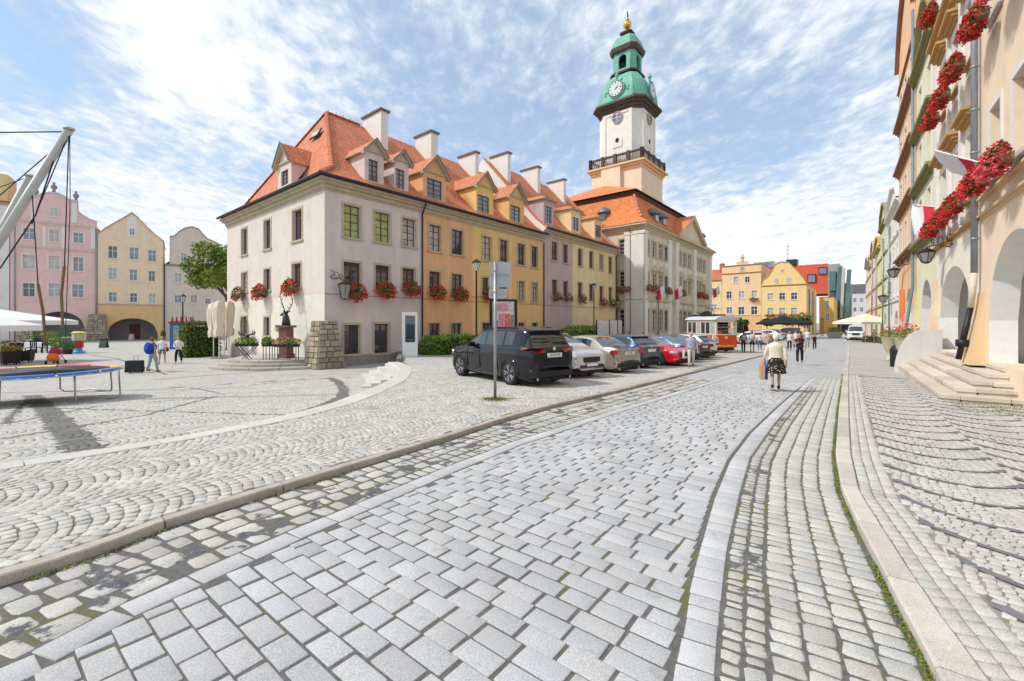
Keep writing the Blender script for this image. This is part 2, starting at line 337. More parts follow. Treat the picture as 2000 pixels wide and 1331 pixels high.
# ---- setts
def visible(x, y, m=1.2): return (y > .3) & (np.abs(x) < 1.22*y+m)
def setts(name, parent, m, c, hx, hy, ang, h, dz, tone, cut=.18, bev=.012, deep=.05, jit=.05, n_ind=300, tilt=.012):
    """c (n,2) world centres; hx, hy half sizes along the turned local axes; every stone a small bevelled block"""
    n = len(c); c = np.asarray(c, float); hx = np.broadcast_to(hx, n).astype(float); hy = np.broadcast_to(hy, n).astype(float); ang = np.broadcast_to(ang, n)
    k = 8 if cut > 0 else 4
    if k == 8: base = np.array([(1,1-cut),(1-cut,1),(cut-1,1),(-1,1-cut),(-1,cut-1),(cut-1,-1),(1-cut,-1),(1,cut-1)])
    else: base = np.array([(1,1),(-1,1),(-1,-1),(1,-1)])
    pj = base[None]*(1+jit*rng.normal(size=(n, k, 2)))
    hh = np.stack([hx, hy], 1)[:, None]; outer = pj*hh; inner = outer*(1-bev/np.minimum(hx, hy))[:, None, None]
    ca, sa = np.cos(ang)[:, None], np.sin(ang)[:, None]
    def w(p): return np.stack([c[:, :1]+p[..., 0]*ca-p[..., 1]*sa, c[:, 1:]+p[..., 0]*sa+p[..., 1]*ca], 2)
    wi, wo_ = w(inner), w(outer)
    tl = rng.normal(size=(n, 2))*tilt*.7; off = rng.normal(size=n)*.0012
    def z(p, q): return h(q[..., 0], q[..., 1])+dz+off[:, None]+(p*tl[:, None]).sum(2)
    r0 = np.dstack([wi, z(inner, wi)]); r1 = np.dstack([wo_, z(outer, wo_)-bev*.8]); r2 = np.dstack([wo_, z(outer, wo_)-deep])
    V = np.concatenate([r0, r1, r2], 1)
    q = np.arange(k); q2 = (q+1) % k
    quads = np.concatenate([np.stack([q, q+k, q2+k, q2], 1), np.stack([q+k, q+2*k, q2+2*k, q2+k], 1)])
    top = np.array([(0,1,2,3),(0,3,4,7),(4,5,6,7)]) if k == 8 else np.array([(0,1,2,3)])
    F1 = np.concatenate([top, quads]); tn = np.repeat(tone[:, None], 3*k, 1)
    order = np.argsort(np.hypot(c[:, 0], c[:, 1])/np.sqrt(hx*hy)**.5); ind = order[:n_ind]; rest = order[n_ind:]
    for i in ind:
        o = np_mesh(name, V[i]-[*c[i], 0], F1, parent, m, tn[i]); o.location = (*c[i], 0)
    if len(rest):
        VV = V[rest].reshape(-1, 3); FF = (F1[None]+(np.arange(len(rest))*3*k)[:, None, None]).reshape(-1, 4)
        tag(np_mesh(name+'_field', VV, FF, parent, m, tn[rest].reshape(-1, 3)), kind='stuff')
def grey(n, lo, hi, warm=.0):
    g = lo+(hi-lo)*rng.random(n); wv = warm*rng.normal(size=n); return np.stack([g+wv, g, g-wv], 1)

# road slabs: running bond, courses across the street
S, Rr, hx, tn = [], [], [], []
s = -.6; row = 0
while s < 27:
    pitch = .150+.004*math.sin(row*.7); a, b = cv(LS, s)+.02, cv(RI, s)-.035
    # border stone rows are laid separately; inside the field:
    a += .20; R0 = a+(-.27*(.5 if row % 2 else 0))-.27*rng.random()*.3
    while R0 < b-.06:
        wdt = .255+.022*rng.normal()
        if R0+wdt < a+.07: R0 += wdt+.012; continue
        x0, x1 = max(R0, a), min(R0+wdt, b)
        if b-x1 < .09: x1 = b
        S.append(s+.003*rng.normal()); Rr.append((x0+x1)/2); hx.append((x1-x0)/2-.005); R0 = x1+.007+.014*rng.random()
    s += pitch; row += 1
S, Rr, hx = map(np.array, (S, Rr, hx)); x, y = xy(S, Rr); ok = visible(x, y) & (np.hypot(x, y) < 21)
tone = grey(len(S), .90, 1.06, .008); j = rng.random(len(S)); tone[j > .994] *= 1.2; tone[j < .03] *= .88
ANG = math.atan2(-SX, SY)   # local x -> R direction
setts('paving_slab', road, M_slab, np.stack([x, y], 1)[ok], hx[ok], .0690+.002*rng.normal(size=ok.sum()), ANG+.006*rng.normal(size=ok.sum()), Uz, ROADZ, tone[ok], cut=.05, bev=.0032, jit=.008, tilt=.003)
def ribbon(name, m, fa, fb, s0, s1, ncol, pitch, gap, tone, cut=.2, bev=.012, jit=.05, dz=ROADZ, parent=None, h=Uz, maxd=20, n_ind=300, pj=.2, bow=0, tilt=.012):
    C_, HX, HY, AN = [], [], [], []
    for k in range(ncol):
        s = s0+rng.random()*pitch
        while s < s1:
            p = pitch*(1+pj*rng.normal()*.5) if ncol > 1 or pj else pitch; p = max(p, pitch*.55); sm = s+p/2
            a, b = fa(sm), fb(sm); e = 1e-2; wd = (b-a)/ncol; rc = a+wd*(k+.5); slope = ((fa(sm+e)+(fb(sm+e)-fa(sm+e))/ncol*(k+.5))-rc)/e
            xx, yy = xy(sm, rc)
            if visible(xx, yy) and math.hypot(xx, yy) < maxd:
                C_.append((xx, yy)); HX.append(wd/2-gap/2); HY.append(p/2-gap/2); AN.append(ANG+math.atan(-slope)*-1*-1+bow*rng.normal())
            s += p
    n = len(C_); setts(name, parent, m, np.array(C_), np.array(HX), np.array(HY), np.array(AN), h, dz, tone(n), cut, bev, .06, jit, n_ind, tilt)
rl = lambda c, d=0: (lambda s: float(cv(c, s))+d)
# border rows of the slab road
ribbon('border_slab', M_slab, rl(LS), rl(LS, .20), -1, 26, 1, .36, .008, lambda n: grey(n, .95, 1.12, .004), .05, .004, .005, parent=road, pj=.15, tilt=.003)
ribbon('border_slab', M_slab, rl(RI), rl(RO), -1, 26, 1, .17, .008, lambda n: grey(n, .92, 1.12, .004), .05, .005, .005, parent=road, pj=.25, tilt=.003)
# old setts left and right of it
ribbon('old_sett', M_old, rl(LK, .16), rl(LS, -.01), -1, 17, 4, .19, .020, lambda n: grey(n, .86, 1.10, .015), .24, .010, .07, dz=ROADZ-.004, parent=road, pj=.45, bow=.05, n_ind=260)
ribbon('old_sett', M_old, rl(RO, .012), lambda s: float(cv(RO, s))+.26*float(cv(KL, s)-cv(RO, s)), -1, 20, 2, .10, .014, lambda n: grey(n, .84, 1.06, .018), .24, .008, .07, dz=ROADZ-.004, parent=road, pj=.6, bow=.07, n_ind=150)
ribbon('old_sett', M_old2, lambda s: float(cv(RO, s))+.27*float(cv(KL, s)-cv(RO, s)), rl(KL, -.035), -1, 22, 4, .12, .014, lambda n: grey(n, .88, 1.08, .014), .22, .009, .06, dz=ROADZ+.002, parent=road, pj=.35, bow=.04, n_ind=300)
# kerbs (each stone a piece)
def kerb(name, m, fa, fb, s0, s1, pitch, top, deep, tone, label=None):
    k = tag(np_mesh(name, [(0,0,-.3),(.1,0,-.3),(0,.1,-.3)], [(0,1,2)], None, m), kind='structure')
    st = []
    s = s0
    while s < s1:
        p = pitch*(.8+.4*rng.random()) if s < 25 else 4; ns = 4; bm = MB(); e = .006
        ss = np.linspace(s+e, s+p-e, ns); V = []
        for q in ss:
            a, b = fa(q), fb(q)
            for R, zo in ((a, -deep), (a, top-.012), (a+.014, top), (b-.01, top), (b, top-.01), (b, -deep)):
                xx, yy = xy(q, R); V.append((xx, yy, float(Uz(xx, yy))+zo+.002*math.sin(q*9)))
        Fs = [(i*6+j, i*6+j+1, (i+1)*6+j+1, (i+1)*6+j) for i in range(ns-1) for j in range(5)]
        xx, yy = xy(s+p/2, fa(s)); bm.raw(V, [f[::-1] for f in Fs]+[tuple(range(6))[::-1], tuple((ns-1)*6+j for j in range(6))][::-1])
        if visible(xx, yy, 3):
            o = bm.build('kerb_stone', m, k); a = o.data.attributes.new('tone', 'FLOAT_COLOR', 'POINT'); t = tone*(.88+.24*random.random())
            a.data.foreach_set('color', [t, t, t, 1]*len(bm.v))
        s += p
    return k
kerb('kerb', M_kerbp, rl(LK, .0), rl(LK, .12), -2, 80, 1.0, .012, .12, 1.)
kerb('kerb', M_kerbr, rl(KL), rl(KR, .02), -2, 80, .95, .022, .12, 1.)
# fan-laid small setts on the terrace and the plaza
def fans(s0, s1, Ra, Rb, pitch, colw, along=True, rot=0):
    """segmental arcs: stones laid along arcs stacked in columns"""
    C_, A_ = [], []; half = colw/2; rad = colw*.72; amax = math.asin(half/rad); ncols = int((Rb-Ra)/colw)+1; npp = int(2*amax*rad/pitch)
    for c in range(ncols):
        rc = Ra+(c+.5)*colw; s = s0-rad
        rows = np.arange(s0-rad, s1, pitch)
        for r in rows:
            o = rng.random()*.5
            a = (np.arange(npp+1)+o)/(npp+.5)*2*amax-amax; a = a[np.abs(a) <= amax]
            C_.append(np.stack([r+rad*np.cos(a), rc+rad*np.sin(a)], 1)); A_.append(a)
    return np.concatenate(C_), np.concatenate(A_)
def fanfield(name, parent, m, h, dz, mask, s0, s1, Ra, Rb, pitch, colw, maxd, rot, tone, n_ind=300, hs=None, dark=None):
    C_, A_ = fans(s0, s1, Ra, Rb, pitch, colw)
    x, y = xy(C_[:, 0], C_[:, 1]) ; ok = visible(x, y, .8) & (np.hypot(x, y) < maxd) & mask(C_[:, 0], C_[:, 1]); n = ok.sum()
    x, y, A_ = x[ok], y[ok], A_[ok]; tn = tone(n)
    if dark is not None: tn[dark(C_[ok, 0], C_[ok, 1])] *= .36
    hh = pitch/2-(.0055 if pitch > .09 else .0038)
    setts(name, parent, m, np.stack([x, y], 1)+rng.normal(size=(n, 2))*.003, hh*(1+.1*rng.normal(size=n)), hh*(1+.08*rng.normal(size=n)), ANG-A_+.06*rng.normal(size=n), h, dz, tn, cut=0, bev=.0075 if pitch > .09 else .0045, deep=.03, jit=.07, n_ind=n_ind, tilt=.02)
def m_up(s, R): return inpoly(s, R, nearU) & (R < cv(LK, s)-.04)
fanfield('small_sett', terrace, M_sett, Uz, .0, m_up, -3, 20, -22, -4, .102, 1.25, 20, 0, lambda n: grey(n, .84, 1.10, .014))
def m_pl(s, R): return ~inpoly(s, R+.02, UPOLY) & (R < -7.6)
# dark bands of the plaza: straight strips and one arc
def band(p, q, wdt):
    (s0, r0), (s1, r1) = p, q; L_ = math.hypot(s1-s0, r1-r0); ux, uy = (s1-s0)/L_, (r1-r0)/L_
    return lambda s, R: (np.abs((s-s0)*-uy+(R-r0)*ux) < wdt/2) & ((s-s0)*ux+(R-r0)*uy > 0) & ((s-s0)*ux+(R-r0)*uy < L_)
def gp(px, py): p = G(px, py, Pz); return tuple(float(v) for v in sR(p.x, p.y))
BANDS = [band(gp(45,742), gp(170,880), .42), band(gp(60,775), gp(10,828), .13), band(gp(0,858), gp(280,812), .13), band(gp(280,812), gp(420,775), .13),
         band(gp(100,797), gp(590,812), .10), band(gp(250,790), gp(660,752), .08), band(gp(330,765), gp(640,735), .09), band(gp(225,700), gp(440,770), .09), band(gp(0,830), gp(200,792), .10)]
arcs = [gp(*p) for p in ((600,731),(640,736),(662,747),(672,760),(668,775),(640,790),(596,803))]
for a, b in zip(arcs[:-1], arcs[1:]): BANDS.append(band(a, b, .34))
def darkp(s, R):
    r = np.zeros(np.shape(s), bool)
    for b in BANDS: r |= b(s, R)
    return r
fanfield('small_sett', plaza_near, M_sett, Pz, .0, m_pl, -4, 20, -30, -7, .105, 1.3, 21, 0, lambda n: grey(n, .86, 1.10, .014), dark=darkp)
# the bands go on beyond the stones laid one by one, as flush strips of dark stone
M_dark = mat('dark_basalt', (.16, .165, .175), .85, .2, 8, .2, 60)
for p, q, wd in ((gp(225,700),gp(325,732),.14),(gp(150,690),gp(225,700),.12),(gp(300,742),gp(560,722),.1)):
    d_ = np.subtract(q, p); L_ = np.hypot(*d_); u = d_/L_; nn_ = np.array((-u[1], u[0]))*wd/2; V = []
    for t in np.linspace(0, 1, 9):
        for sgn in (1, -1):
            c_ = np.array(p)+d_*t+nn_*sgn; xx, yy = xy(*c_); V.append((xx, yy, float(Pz(xx, yy))+.006))
    tag(np_mesh('dark_stone_band', V, [(2*i, 2*i+1, 2*i+3, 2*i+2) for i in range(8)], None, M_dark), kind='structure')
# right pavement: two straight rows beside the kerb, then a field with dark catenary garlands
ribbon('small_sett', M_sett, rl(KR, .03), lambda s: float(cv(KR, s))+.33, -1, 22, 3, .11, .010, lambda n: grey(n, .90, 1.08, .015), 0, .007, .06, dz=.006, parent=pavement, maxd=22, n_ind=120, pj=.25)
def garl(s, R):
    r0 = R-cv(KR, s)-.35; W_ = 1.15; k = np.floor(r0/W_); u = r0/W_-k; cat = -.42*(1-(2*u-1)**2); ph = (s-cat+.325*k-1.3)/.65; f = ph-np.round(ph)
    return np.abs(f)*.65 < (.046+.05*np.abs(2*u-1)**4)
PAVR = 3.3
def m_pv(s, R): return (R > cv(KR, s)+.335) & (R < PAVR) & ~((R > 2.05) & (s > 15.1)) & ~garl(s, R)
fanfield('small_sett', pavement, M_sett, Uz, .006, m_pv, -2, 22, 0, PAVR+1, .075, 1.15, 21.5, 0, lambda n: grey(n, .88, 1.08, .018), n_ind=180)
bm_dark = mat('dark_basalt', (.13,.135,.145), .85, .2, 8, .2, 60)
for k in range(3):
    for q in range(38):
        V = []; W_ = 1.15
        for u in np.linspace(0, 1, 13):
            cat_ = -.42*(1-(2*u-1)**2); s = (q-1)*.65-.325*k+cat_+1.3; R = float(cv(KR, s))+.35+(k+u)*W_; wd = .033+.05*abs(2*u-1)**4
            for sg in (-1, 1): xx, yy = xy(s+sg*wd, R); V.append((xx, yy, float(Uz(xx, yy))+.0065))
        sc0 = (q-1)*.65-.325*k+1.3
        if sc0 < .8 or sc0 > 21.5 or (k == 2 and sc0 > 14.9) or (k == 2 and sc0 < 0): continue
        o = np_mesh('dark_band', V, [(2*i, 2*i+2, 2*i+3, 2*i+1) for i in range(12)], pavement, bm_dark)

# pale granite edging of the terrace: broad curved stones
edge = tag(np_mesh('terrace_edge', [(0,0,-.3),(.1,0,-.3),(0,.1,-.3)], [(0,1,2)], None, M_kerbw), kind='structure')
bo = np.array(BO); dl = np.r_[0, np.cumsum(np.hypot(*np.diff(bo, axis=0).T))]
def bpt(t): return np.array([np.interp(t, dl, bo[:, 0]), np.interp(t, dl, bo[:, 1])])
t = 4.
while t < dl[-1]-.1:
    L_ = min(1.25, dl[-1]-t); V = []
    for q in np.linspace(t+.006, t+L_-.006, 6):
        c_ = bpt(q); d_ = bpt(min(q+.3, dl[-1]))-bpt(max(q-.3, 0)); d_ /= np.hypot(*d_); nrm = np.array((d_[1], -d_[0]))*-1
        if nrm[1] > 0: nrm = -nrm
        wd = .30+.05*min(max(q-8, 0), 4); flare = min(max((q-7.5)/8, 0), 1)
        for o_, zo in ((.0, -.1), (.0, .004), (.012, .012), (wd-.02, .012), (wd, -.0), (wd+.02+.3*flare, -.75)):
            cc_ = c_+nrm*o_; xx, yy = xy(*cc_); V.append((xx, yy, float(Uz(xx, yy))+zo))
    bm = MB(); bm.raw(V, [(i*6+j, i*6+j+1, (i+1)*6+j+1, (i+1)*6+j) for i in range(5) for j in range(5)]+[tuple(range(6))[::-1], tuple(30+j for j in range(6))])
    o = bm.build('edge_stone', M_kerbw, edge); a = o.data.attributes.new('tone', 'FLOAT_COLOR', 'POINT'); tt = .95+.1*random.random(); a.data.foreach_set('color', [tt, tt, tt, 1]*len(bm.v)); t += L_
# moss and grass in the gutter by the right kerb
n = 9000; s = 1.2+22*rng.random(n)**1.3; R = cv(KL, s)-.005-np.abs(rng.normal(size=n))*.022
x, y = xy(s, R); pts = np.stack([x, y, Uz(x, y)+ROADZ+.006+.012*rng.random(n)], 1); k = (np.sin(s*2.3)+np.sin(s*5.1+1)+rng.normal(size=n)*.5) > -.5
tn = np.where((rng.random(k.sum()) > .22)[:, None], np.array([[.8, 1.1, .5]]), np.array([[1.7, .85, .6]]))*(.7+.6*rng.random((k.sum(), 1)))
tag(leafcloud('gutter_grass', pts[k], .016, None, mat('moss_green', (.17, .20, .06), .9, .2, attr=True), tn, up=1.5), 'moss and small grass growing along the foot of the right kerb', 'moss', kind='stuff')
n = 2600; s = .3+12*rng.random(n)**1.3; R = cv(LK, s)+.16+np.abs(rng.normal(size=n))*.02
x, y = xy(s, R); pts = np.stack([x, y, Uz(x, y)+ROADZ+.004+.008*rng.random(n)], 1); k = (np.sin(s*3.3)+np.sin(s*7.1+1)+rng.normal(size=n)*.5) > .1
tag(leafcloud('gutter_grass', pts[k], .022, None, MATS['moss_green'], None, up=1.5), 'thin moss in the joint below the left kerb', 'moss', kind='stuff')
n = 1500; q = rng.normal(size=(n, 2))*.14; c_ = G(967, 780); pts = np.stack([c_.x+q[:, 0], c_.y+q[:, 1], Uz(c_.x+q[:, 0], c_.y+q[:, 1])+.004], 1)
tag(leafcloud('grass_tuft', pts, .03, None, MATS['moss_green'], None, up=1.5), 'ring of short grass round the foot of the sign post', 'grass', kind='stuff')

# curved granite steps leading down from the terrace to the plaza, and the low kerb wall behind them
st = empty('curved_steps', (0, 0, 0), 0, 'fan of pale granite steps where the raised parking terrace drops to the plaza', 'steps')
for k in range(4):
    for j in range(5):
        t0, t1 = dl[-1]-6.2+j*1.22+.01+.25*k, dl[-1]-6.2+(j+1)*1.22-.01+.25*k*(1 if j < 4 else 0)
        t1 = min(t1, dl[-1]-.02); V = []
        if t0 > t1-.1: continue
        for q in np.linspace(t0, t1, 5):
            c_ = bpt(q); d_ = bpt(min(q+.3, dl[-1]))-bpt(max(q-.3, 0)); d_ /= np.hypot(*d_); nrm = np.array((d_[1], -d_[0])); nrm = -nrm if nrm[0] > 0 else nrm
            xx, yy = xy(*c_); zt = float(Uz(xx, yy))-.14*(k+.25)
            for o_, zo in ((.28+.36*k, -.4), (.28+.36*k, 0), (.28+.36*(k+1)+.02, 0), (.28+.36*(k+1)+.02, -.4)):
                xx, yy = xy(*(c_+nrm*o_)); V.append((xx, yy, zt+zo))
        bm = MB(); bm.raw(V, [(i*4+a, i*4+a+1, (i+1)*4+a+1, (i+1)*4+a) for i in range(4) for a in range(3)]+[(3,2,1,0),(16,17,18,19)])
        o = bm.build('step_stone', M_kerbw, st); a = o.data.attributes.new('tone', 'FLOAT_COLOR', 'POINT'); tt = .92+.14*random.random(); a.data.foreach_set('color', [tt, tt, tt, 1]*len(bm.v))
wl = MB(); pts = [(13.2,-17.2),(15.4,-19.9),(17.5,-22.75)]
for (a, b), (c, d_) in zip(pts[:-1], pts[1:]):
    L_ = math.hypot(c-a, d_-b); nx, ny = (d_-b)/L_*.12, -(c-a)/L_*.12; V = []
    for (s_, r_) in ((a, b), (c, d_)):
        for sg in (-1, 1):
            xx, yy = xy(s_+nx*sg, r_+ny*sg); V += [(xx, yy, -.2), (xx, yy, float(Uz(xx, yy))+.16)]
    wl.raw(V, [(0,1,5,4),(2,6,7,3),(1,3,7,5),(0,2,3,1),(4,5,7,6)])
tag(wl.build('low_wall', mat('dark_granite', (.17,.15,.14), .85, .15)), 'low dark granite kerb wall between the curved steps and the corner house', 'wall')

# ================================================================ BUILDINGS
M_frame = mat('brown_window_frame', (.12,.042,.032), .5, .1, spec=.4)
M_framew = mat('white_window_frame', (.72,.72,.70), .5, .05)
M_stone = mat('sandstone_trim', (.50,.42,.29), .8, .12, 3, .15, 60, streak=.18)
M_trimw = mat('white_trim', (.72,.70,.66), .8, .05)
M_glass = mat('window_glass', (.045,.055,.065), .04, .3, .7, spec=.9, coat=.4)
M_glassb = mat('window_glass_blue', (.16,.21,.26), .05, .35, .5, spec=.8, coat=.3)
M_glasscur = mat('curtained_glass', (.42,.42,.40), .08, .3, 2.5, spec=.7, coat=.3)
M_lime = mat('window_glass_lime', (.34,.40,.12), .06, .35, 1.6, spec=.7, coat=.3)  # lime green set directly in the pane colour
M_gut = mat('dark_gutter', (.035,.04,.042), .5, .1, metal=.3)
M_zinc = mat('zinc_pipe', (.30,.33,.36), .45, .12, metal=.5)
M_dark = MATS['dark_basalt']
M_black = mat('black_iron', (.012,.012,.014), .5, .1, spec=.4)
M_inner = mat('dark_interior', (.03,.027,.025), .9, .2)
M_chim = mat('chimney_plaster', (.72,.70,.66), .85, .05, streak=.05)
T_or = tile_mat('roof_tile_orange', (.66,.235,.115)); T_rd = tile_mat('roof_tile_red', (.55,.18,.095)); T_br = tile_mat('roof_tile_bright', (.74,.25,.08), .3, .2)
M_ridge = mat('ridge_tile_clay', (.60,.21,.11), .7, .25, 8)
def pl(name, col, var=.05, streak=.14): return mat('plaster_'+name, col, .9, var, .8, .12, 90, streak=streak*.8, dirt=(tuple(c*.84 for c in col), 1.1, .50, .80))

class Plane:                     # a vertical facade: origin, direction along it (x), direction into the building (y)
    def __init__(s, ox, oy, ang): s.o = Vector((ox, oy)); s.a = ang; s.d = Vector((math.cos(ang), math.sin(ang))); s.n = Vector((-math.sin(ang), math.cos(ang)))
    def u(s, px, y=0):
        k = (px-1000)/FPX; o = s.o+s.n*y; return (k*o.y-o.x)/(s.d.x-k*s.d.y)
    def yat(s, px, u):
        k = (px-1000)/FPX; o = s.o+s.d*u; return (k*o.y-o.x)/(s.n.x-k*s.n.y)
    def z(s, px, py, y=0): o = s.o+s.n*y+s.d*s.u(px, y); return EYE+(HOR-py)/FPX*o.y
    def w(s, u, y=0): return s.o+s.d*u+s.n*y
    def rect(s, x0, yt, x1, yb, y=0):
        u0, u1 = s.u(x0, y), s.u(x1, y); m = (x0+x1)/2; return [u0, u1, s.z(m, yb, y), s.z(m, yt, y)]
def through(px, ang, Z): return Plane((px-1000)/FPX*Z, Z, ang)
def at_u(p, u): w_ = p.w(u); return Plane(w_.x, w_.y, p.a)

def fwall(mb, x0, x1, z0, z1, ops, t=.28, M=None, back=True, mi=0, ymi=None):
    """front wall in the plane y=0 with real openings; ops (xa,xb,za,zb,rise)"""
    T = (lambda p: M @ Vector(p)) if M is not None else (lambda p: Vector(p))
    f = lambda pts, m_=mi: mb.face([T(p) for p in pts], None, m_)
    xs = sorted({x0, x1, *[max(x0, min(x1, o[i])) for o in ops for i in (0, 1)]}); zs = sorted({z0, z1, *[max(z0, min(z1, o[i])) for o in ops for i in (2, 3)]})
    for a, b in zip(xs[:-1], xs[1:]):
        for c, d_ in zip(zs[:-1], zs[1:]):
            mx_, mz_ = (a+b)/2, (c+d_)/2
            if b-a < 1e-4 or d_-c < 1e-4 or any(o[0] < mx_ < o[1] and o[2] < mz_ < o[3] for o in ops): continue
            f([(a,0,c),(b,0,c),(b,0,d_),(a,0,d_)])
    for o in ops:
        xa, xb, za, zb = o[:4]; rise = o[4] if len(o) > 4 else 0; td = o[5] if len(o) > 5 else t
        if rise:
            n = 14; pts = [(xa+(xb-xa)*i/n, zb-rise+rise*math.sqrt(max(0, 1-(2*i/n-1)**2))) for i in range(n+1)]
            for (xi, zi), (xj, zj) in zip(pts[:-1], pts[1:]):
                f([(xi,0,zi),(xj,0,zj),(xj,0,zb+1e-3),(xi,0,zb+1e-3)]); f([(xi,0,zi),(xi,td,zi),(xj,td,zj),(xj,0,zj)], ymi if ymi is not None else mi)
            zt = zb-rise
        else: zt = zb; f([(xa,0,zb),(xa,td,zb),(xb,td,zb),(xb,0,zb)])
        q_ = ymi if (rise and ymi is not None) else mi; f([(xa,0,za),(xa,td,za),(xa,td,zt),(xa,0,zt)], q_); f([(xb,0,za),(xb,0,zt),(xb,td,zt),(xb,td,za)], q_); f([(xa,0,za),(xb,0,za),(xb,td,za),(xa,td,za)])
def window(root, r, fr=None, style='brown', y=.14, bars=(1, 2), surround=None, sill=None, glass=None, name='window', sub=False, sw=.13, vary=True):
    """window (frame) > pane, surround, sill; r=(xa,xb,za,zb) on the facade; fr = (x,y,rz) of that facade in the house frame"""
    xa, xb, za, zb = r[:4]; w_, h_ = xb-xa, zb-za; fm = M_frame if style == 'brown' else M_framew; t = .055 if style == 'brown' else .06
    if vary and w_ < 1.1: t *= .85
    m = MB(); m.box(0, t, 0, .06, 0, h_).box(w_-t, w_, 0, .06, 0, h_).box(t, w_-t, 0, .06, 0, t).box(t, w_-t, 0, .06, h_-t, h_)
    for i in range(1, bars[0]+1): x = w_*i/(bars[0]+1); m.box(x-t*.65, x+t*.65, -.01, .05, t, h_-t)
    for i in range(1, bars[1]+1):
        z = h_*(i/(bars[1]+1)) if bars[1] != 1 else h_*.62; q = t*.55 if i == bars[1] else .016; m.box(t, w_-t, .001, .045, z-q, z+q)
    def put(o, dx=0, dy=0, dz=0):
        X, Y, Z = xa+dx, y+dy, za+dz
        if fr is None: o.location = (X, Y, Z)
        else:
            c, s_ = math.cos(fr[2]), math.sin(fr[2]); o.location = (fr[0]+X*c-Y*s_, fr[1]+X*s_+Y*c, Z); o.rotation_euler = (0, 0, fr[2])
    o = m.build(name, fm, root); put(o); par = root if sub else o
    def kid(mb, nm, mt):
        k = mb.build(nm, mt, par)
        if sub: put(k)
        return k
    if glass is None: glass = random.choice([M_glass, M_glass, M_glass, M_glasscur] if style == 'brown' else [M_glass, M_glassb, M_glassb, M_glasscur])
    g = MB(); g.box(.02, w_-.02, .026, .032, .02, h_-.02); kid(g, 'pane', glass)
    if surround:
        q = MB(); p0, p1 = -y-.035, -y+.002; q.box(-sw, -.001, p0, p1, 0, h_+sw).box(w_+.001, w_+sw, p0, p1, 0, h_+sw).box(-.001, w_+.001, p0, p1, h_+.001, h_+sw); kid(q, 'surround', surround)
    if sill:
        q = MB(); q.box(-sw-.05, w_+sw+.05, -y-.10, -.001, -.11, -.002); kid(q, 'sill', sill)
    return o
def cornice(root, x0, x1, z, m, prof=((.08,.3),(.2,.14),(.32,.12)), fr=None, name='cornice', r0=0, r1=0):
    mb = MB(); zz_ = z
    for p_, h_ in prof: mb.box(x0-p_*r0, x1+p_*r1, -p_, .001, zz_, zz_+h_); zz_ += h_
    o = mb.build(name, m, root)
    if fr: o.location = (fr[0], fr[1], 0); o.rotation_euler = (0, 0, fr[2])
    return o
def rface(mb, pts, mi=0):
    """roof face with uv in metres: u horizontal, v up the slope"""
    P_ = [Vector(p) for p in pts]; n = (P_[1]-P_[0]).cross(P_[-1]-P_[0])
    if n.length < 1e-6: n = (P_[2]-P_[1]).cross(P_[0]-P_[1])
    n.normalize()
    if n.z < 0: n = -n; P_ = P_[::-1]
    u = Vector((0,0,1)).cross(n); u = u.normalized() if u.length > 1e-4 else Vector((1,0,0)); v = n.cross(u)
    mb.face(P_, [(p.dot(u), p.dot(v)) for p in P_], mi)
def pipe(root, x, z0, z1, m=None, r=.055, y=-.1, name='downpipe', fr=None, pts=None):
    mb = MB(); mb.tube(pts or [(x, y, z0), (x, y, z1)], r, 8)
    for z in np.arange(z0+1, z1-.3, 2.2):
        if not pts: mb.lathe([(r+.012, 0), (r+.012, .05)], 8, (x, y, z))
    o = mb.build(name, m or M_gut, root, True)
    if fr: o.location = (fr[0], fr[1], 0); o.rotation_euler = (0, 0, fr[2])
    return o
def ridge_tiles(root, a, b, step=.33, r=.13):
    a, b = Vector(a), Vector(b); d_ = b-a; n = int(d_.length/step); M0 = d_.to_track_quat('X', 'Z').to_matrix().to_4x4()
    m = MB(); N_ = 7; vs = []
    for k, (x, q) in enumerate(((0, r*1.18), (.03, r*1.18), (.031, r), (step+.03, r*.92))):
        for j in range(N_): t = math.pi*j/(N_-1); vs.append((x, q*math.cos(t), q*math.sin(t)))
    m.raw(vs, [(k*N_+j, k*N_+j+1, (k+1)*N_+j+1, (k+1)*N_+j) for k in range(3) for j in range(N_-1)]+[tuple(range(N_))])
    me = m.build('ridge_tile', M_ridge, root, False); me.matrix_local = Matrix.Translation(a) @ M0
    for i in range(1, n):
        o = me.copy(); COL.objects.link(o); o.parent = root; o.matrix_local = Matrix.Translation(a+d_*(i/n)) @ M0

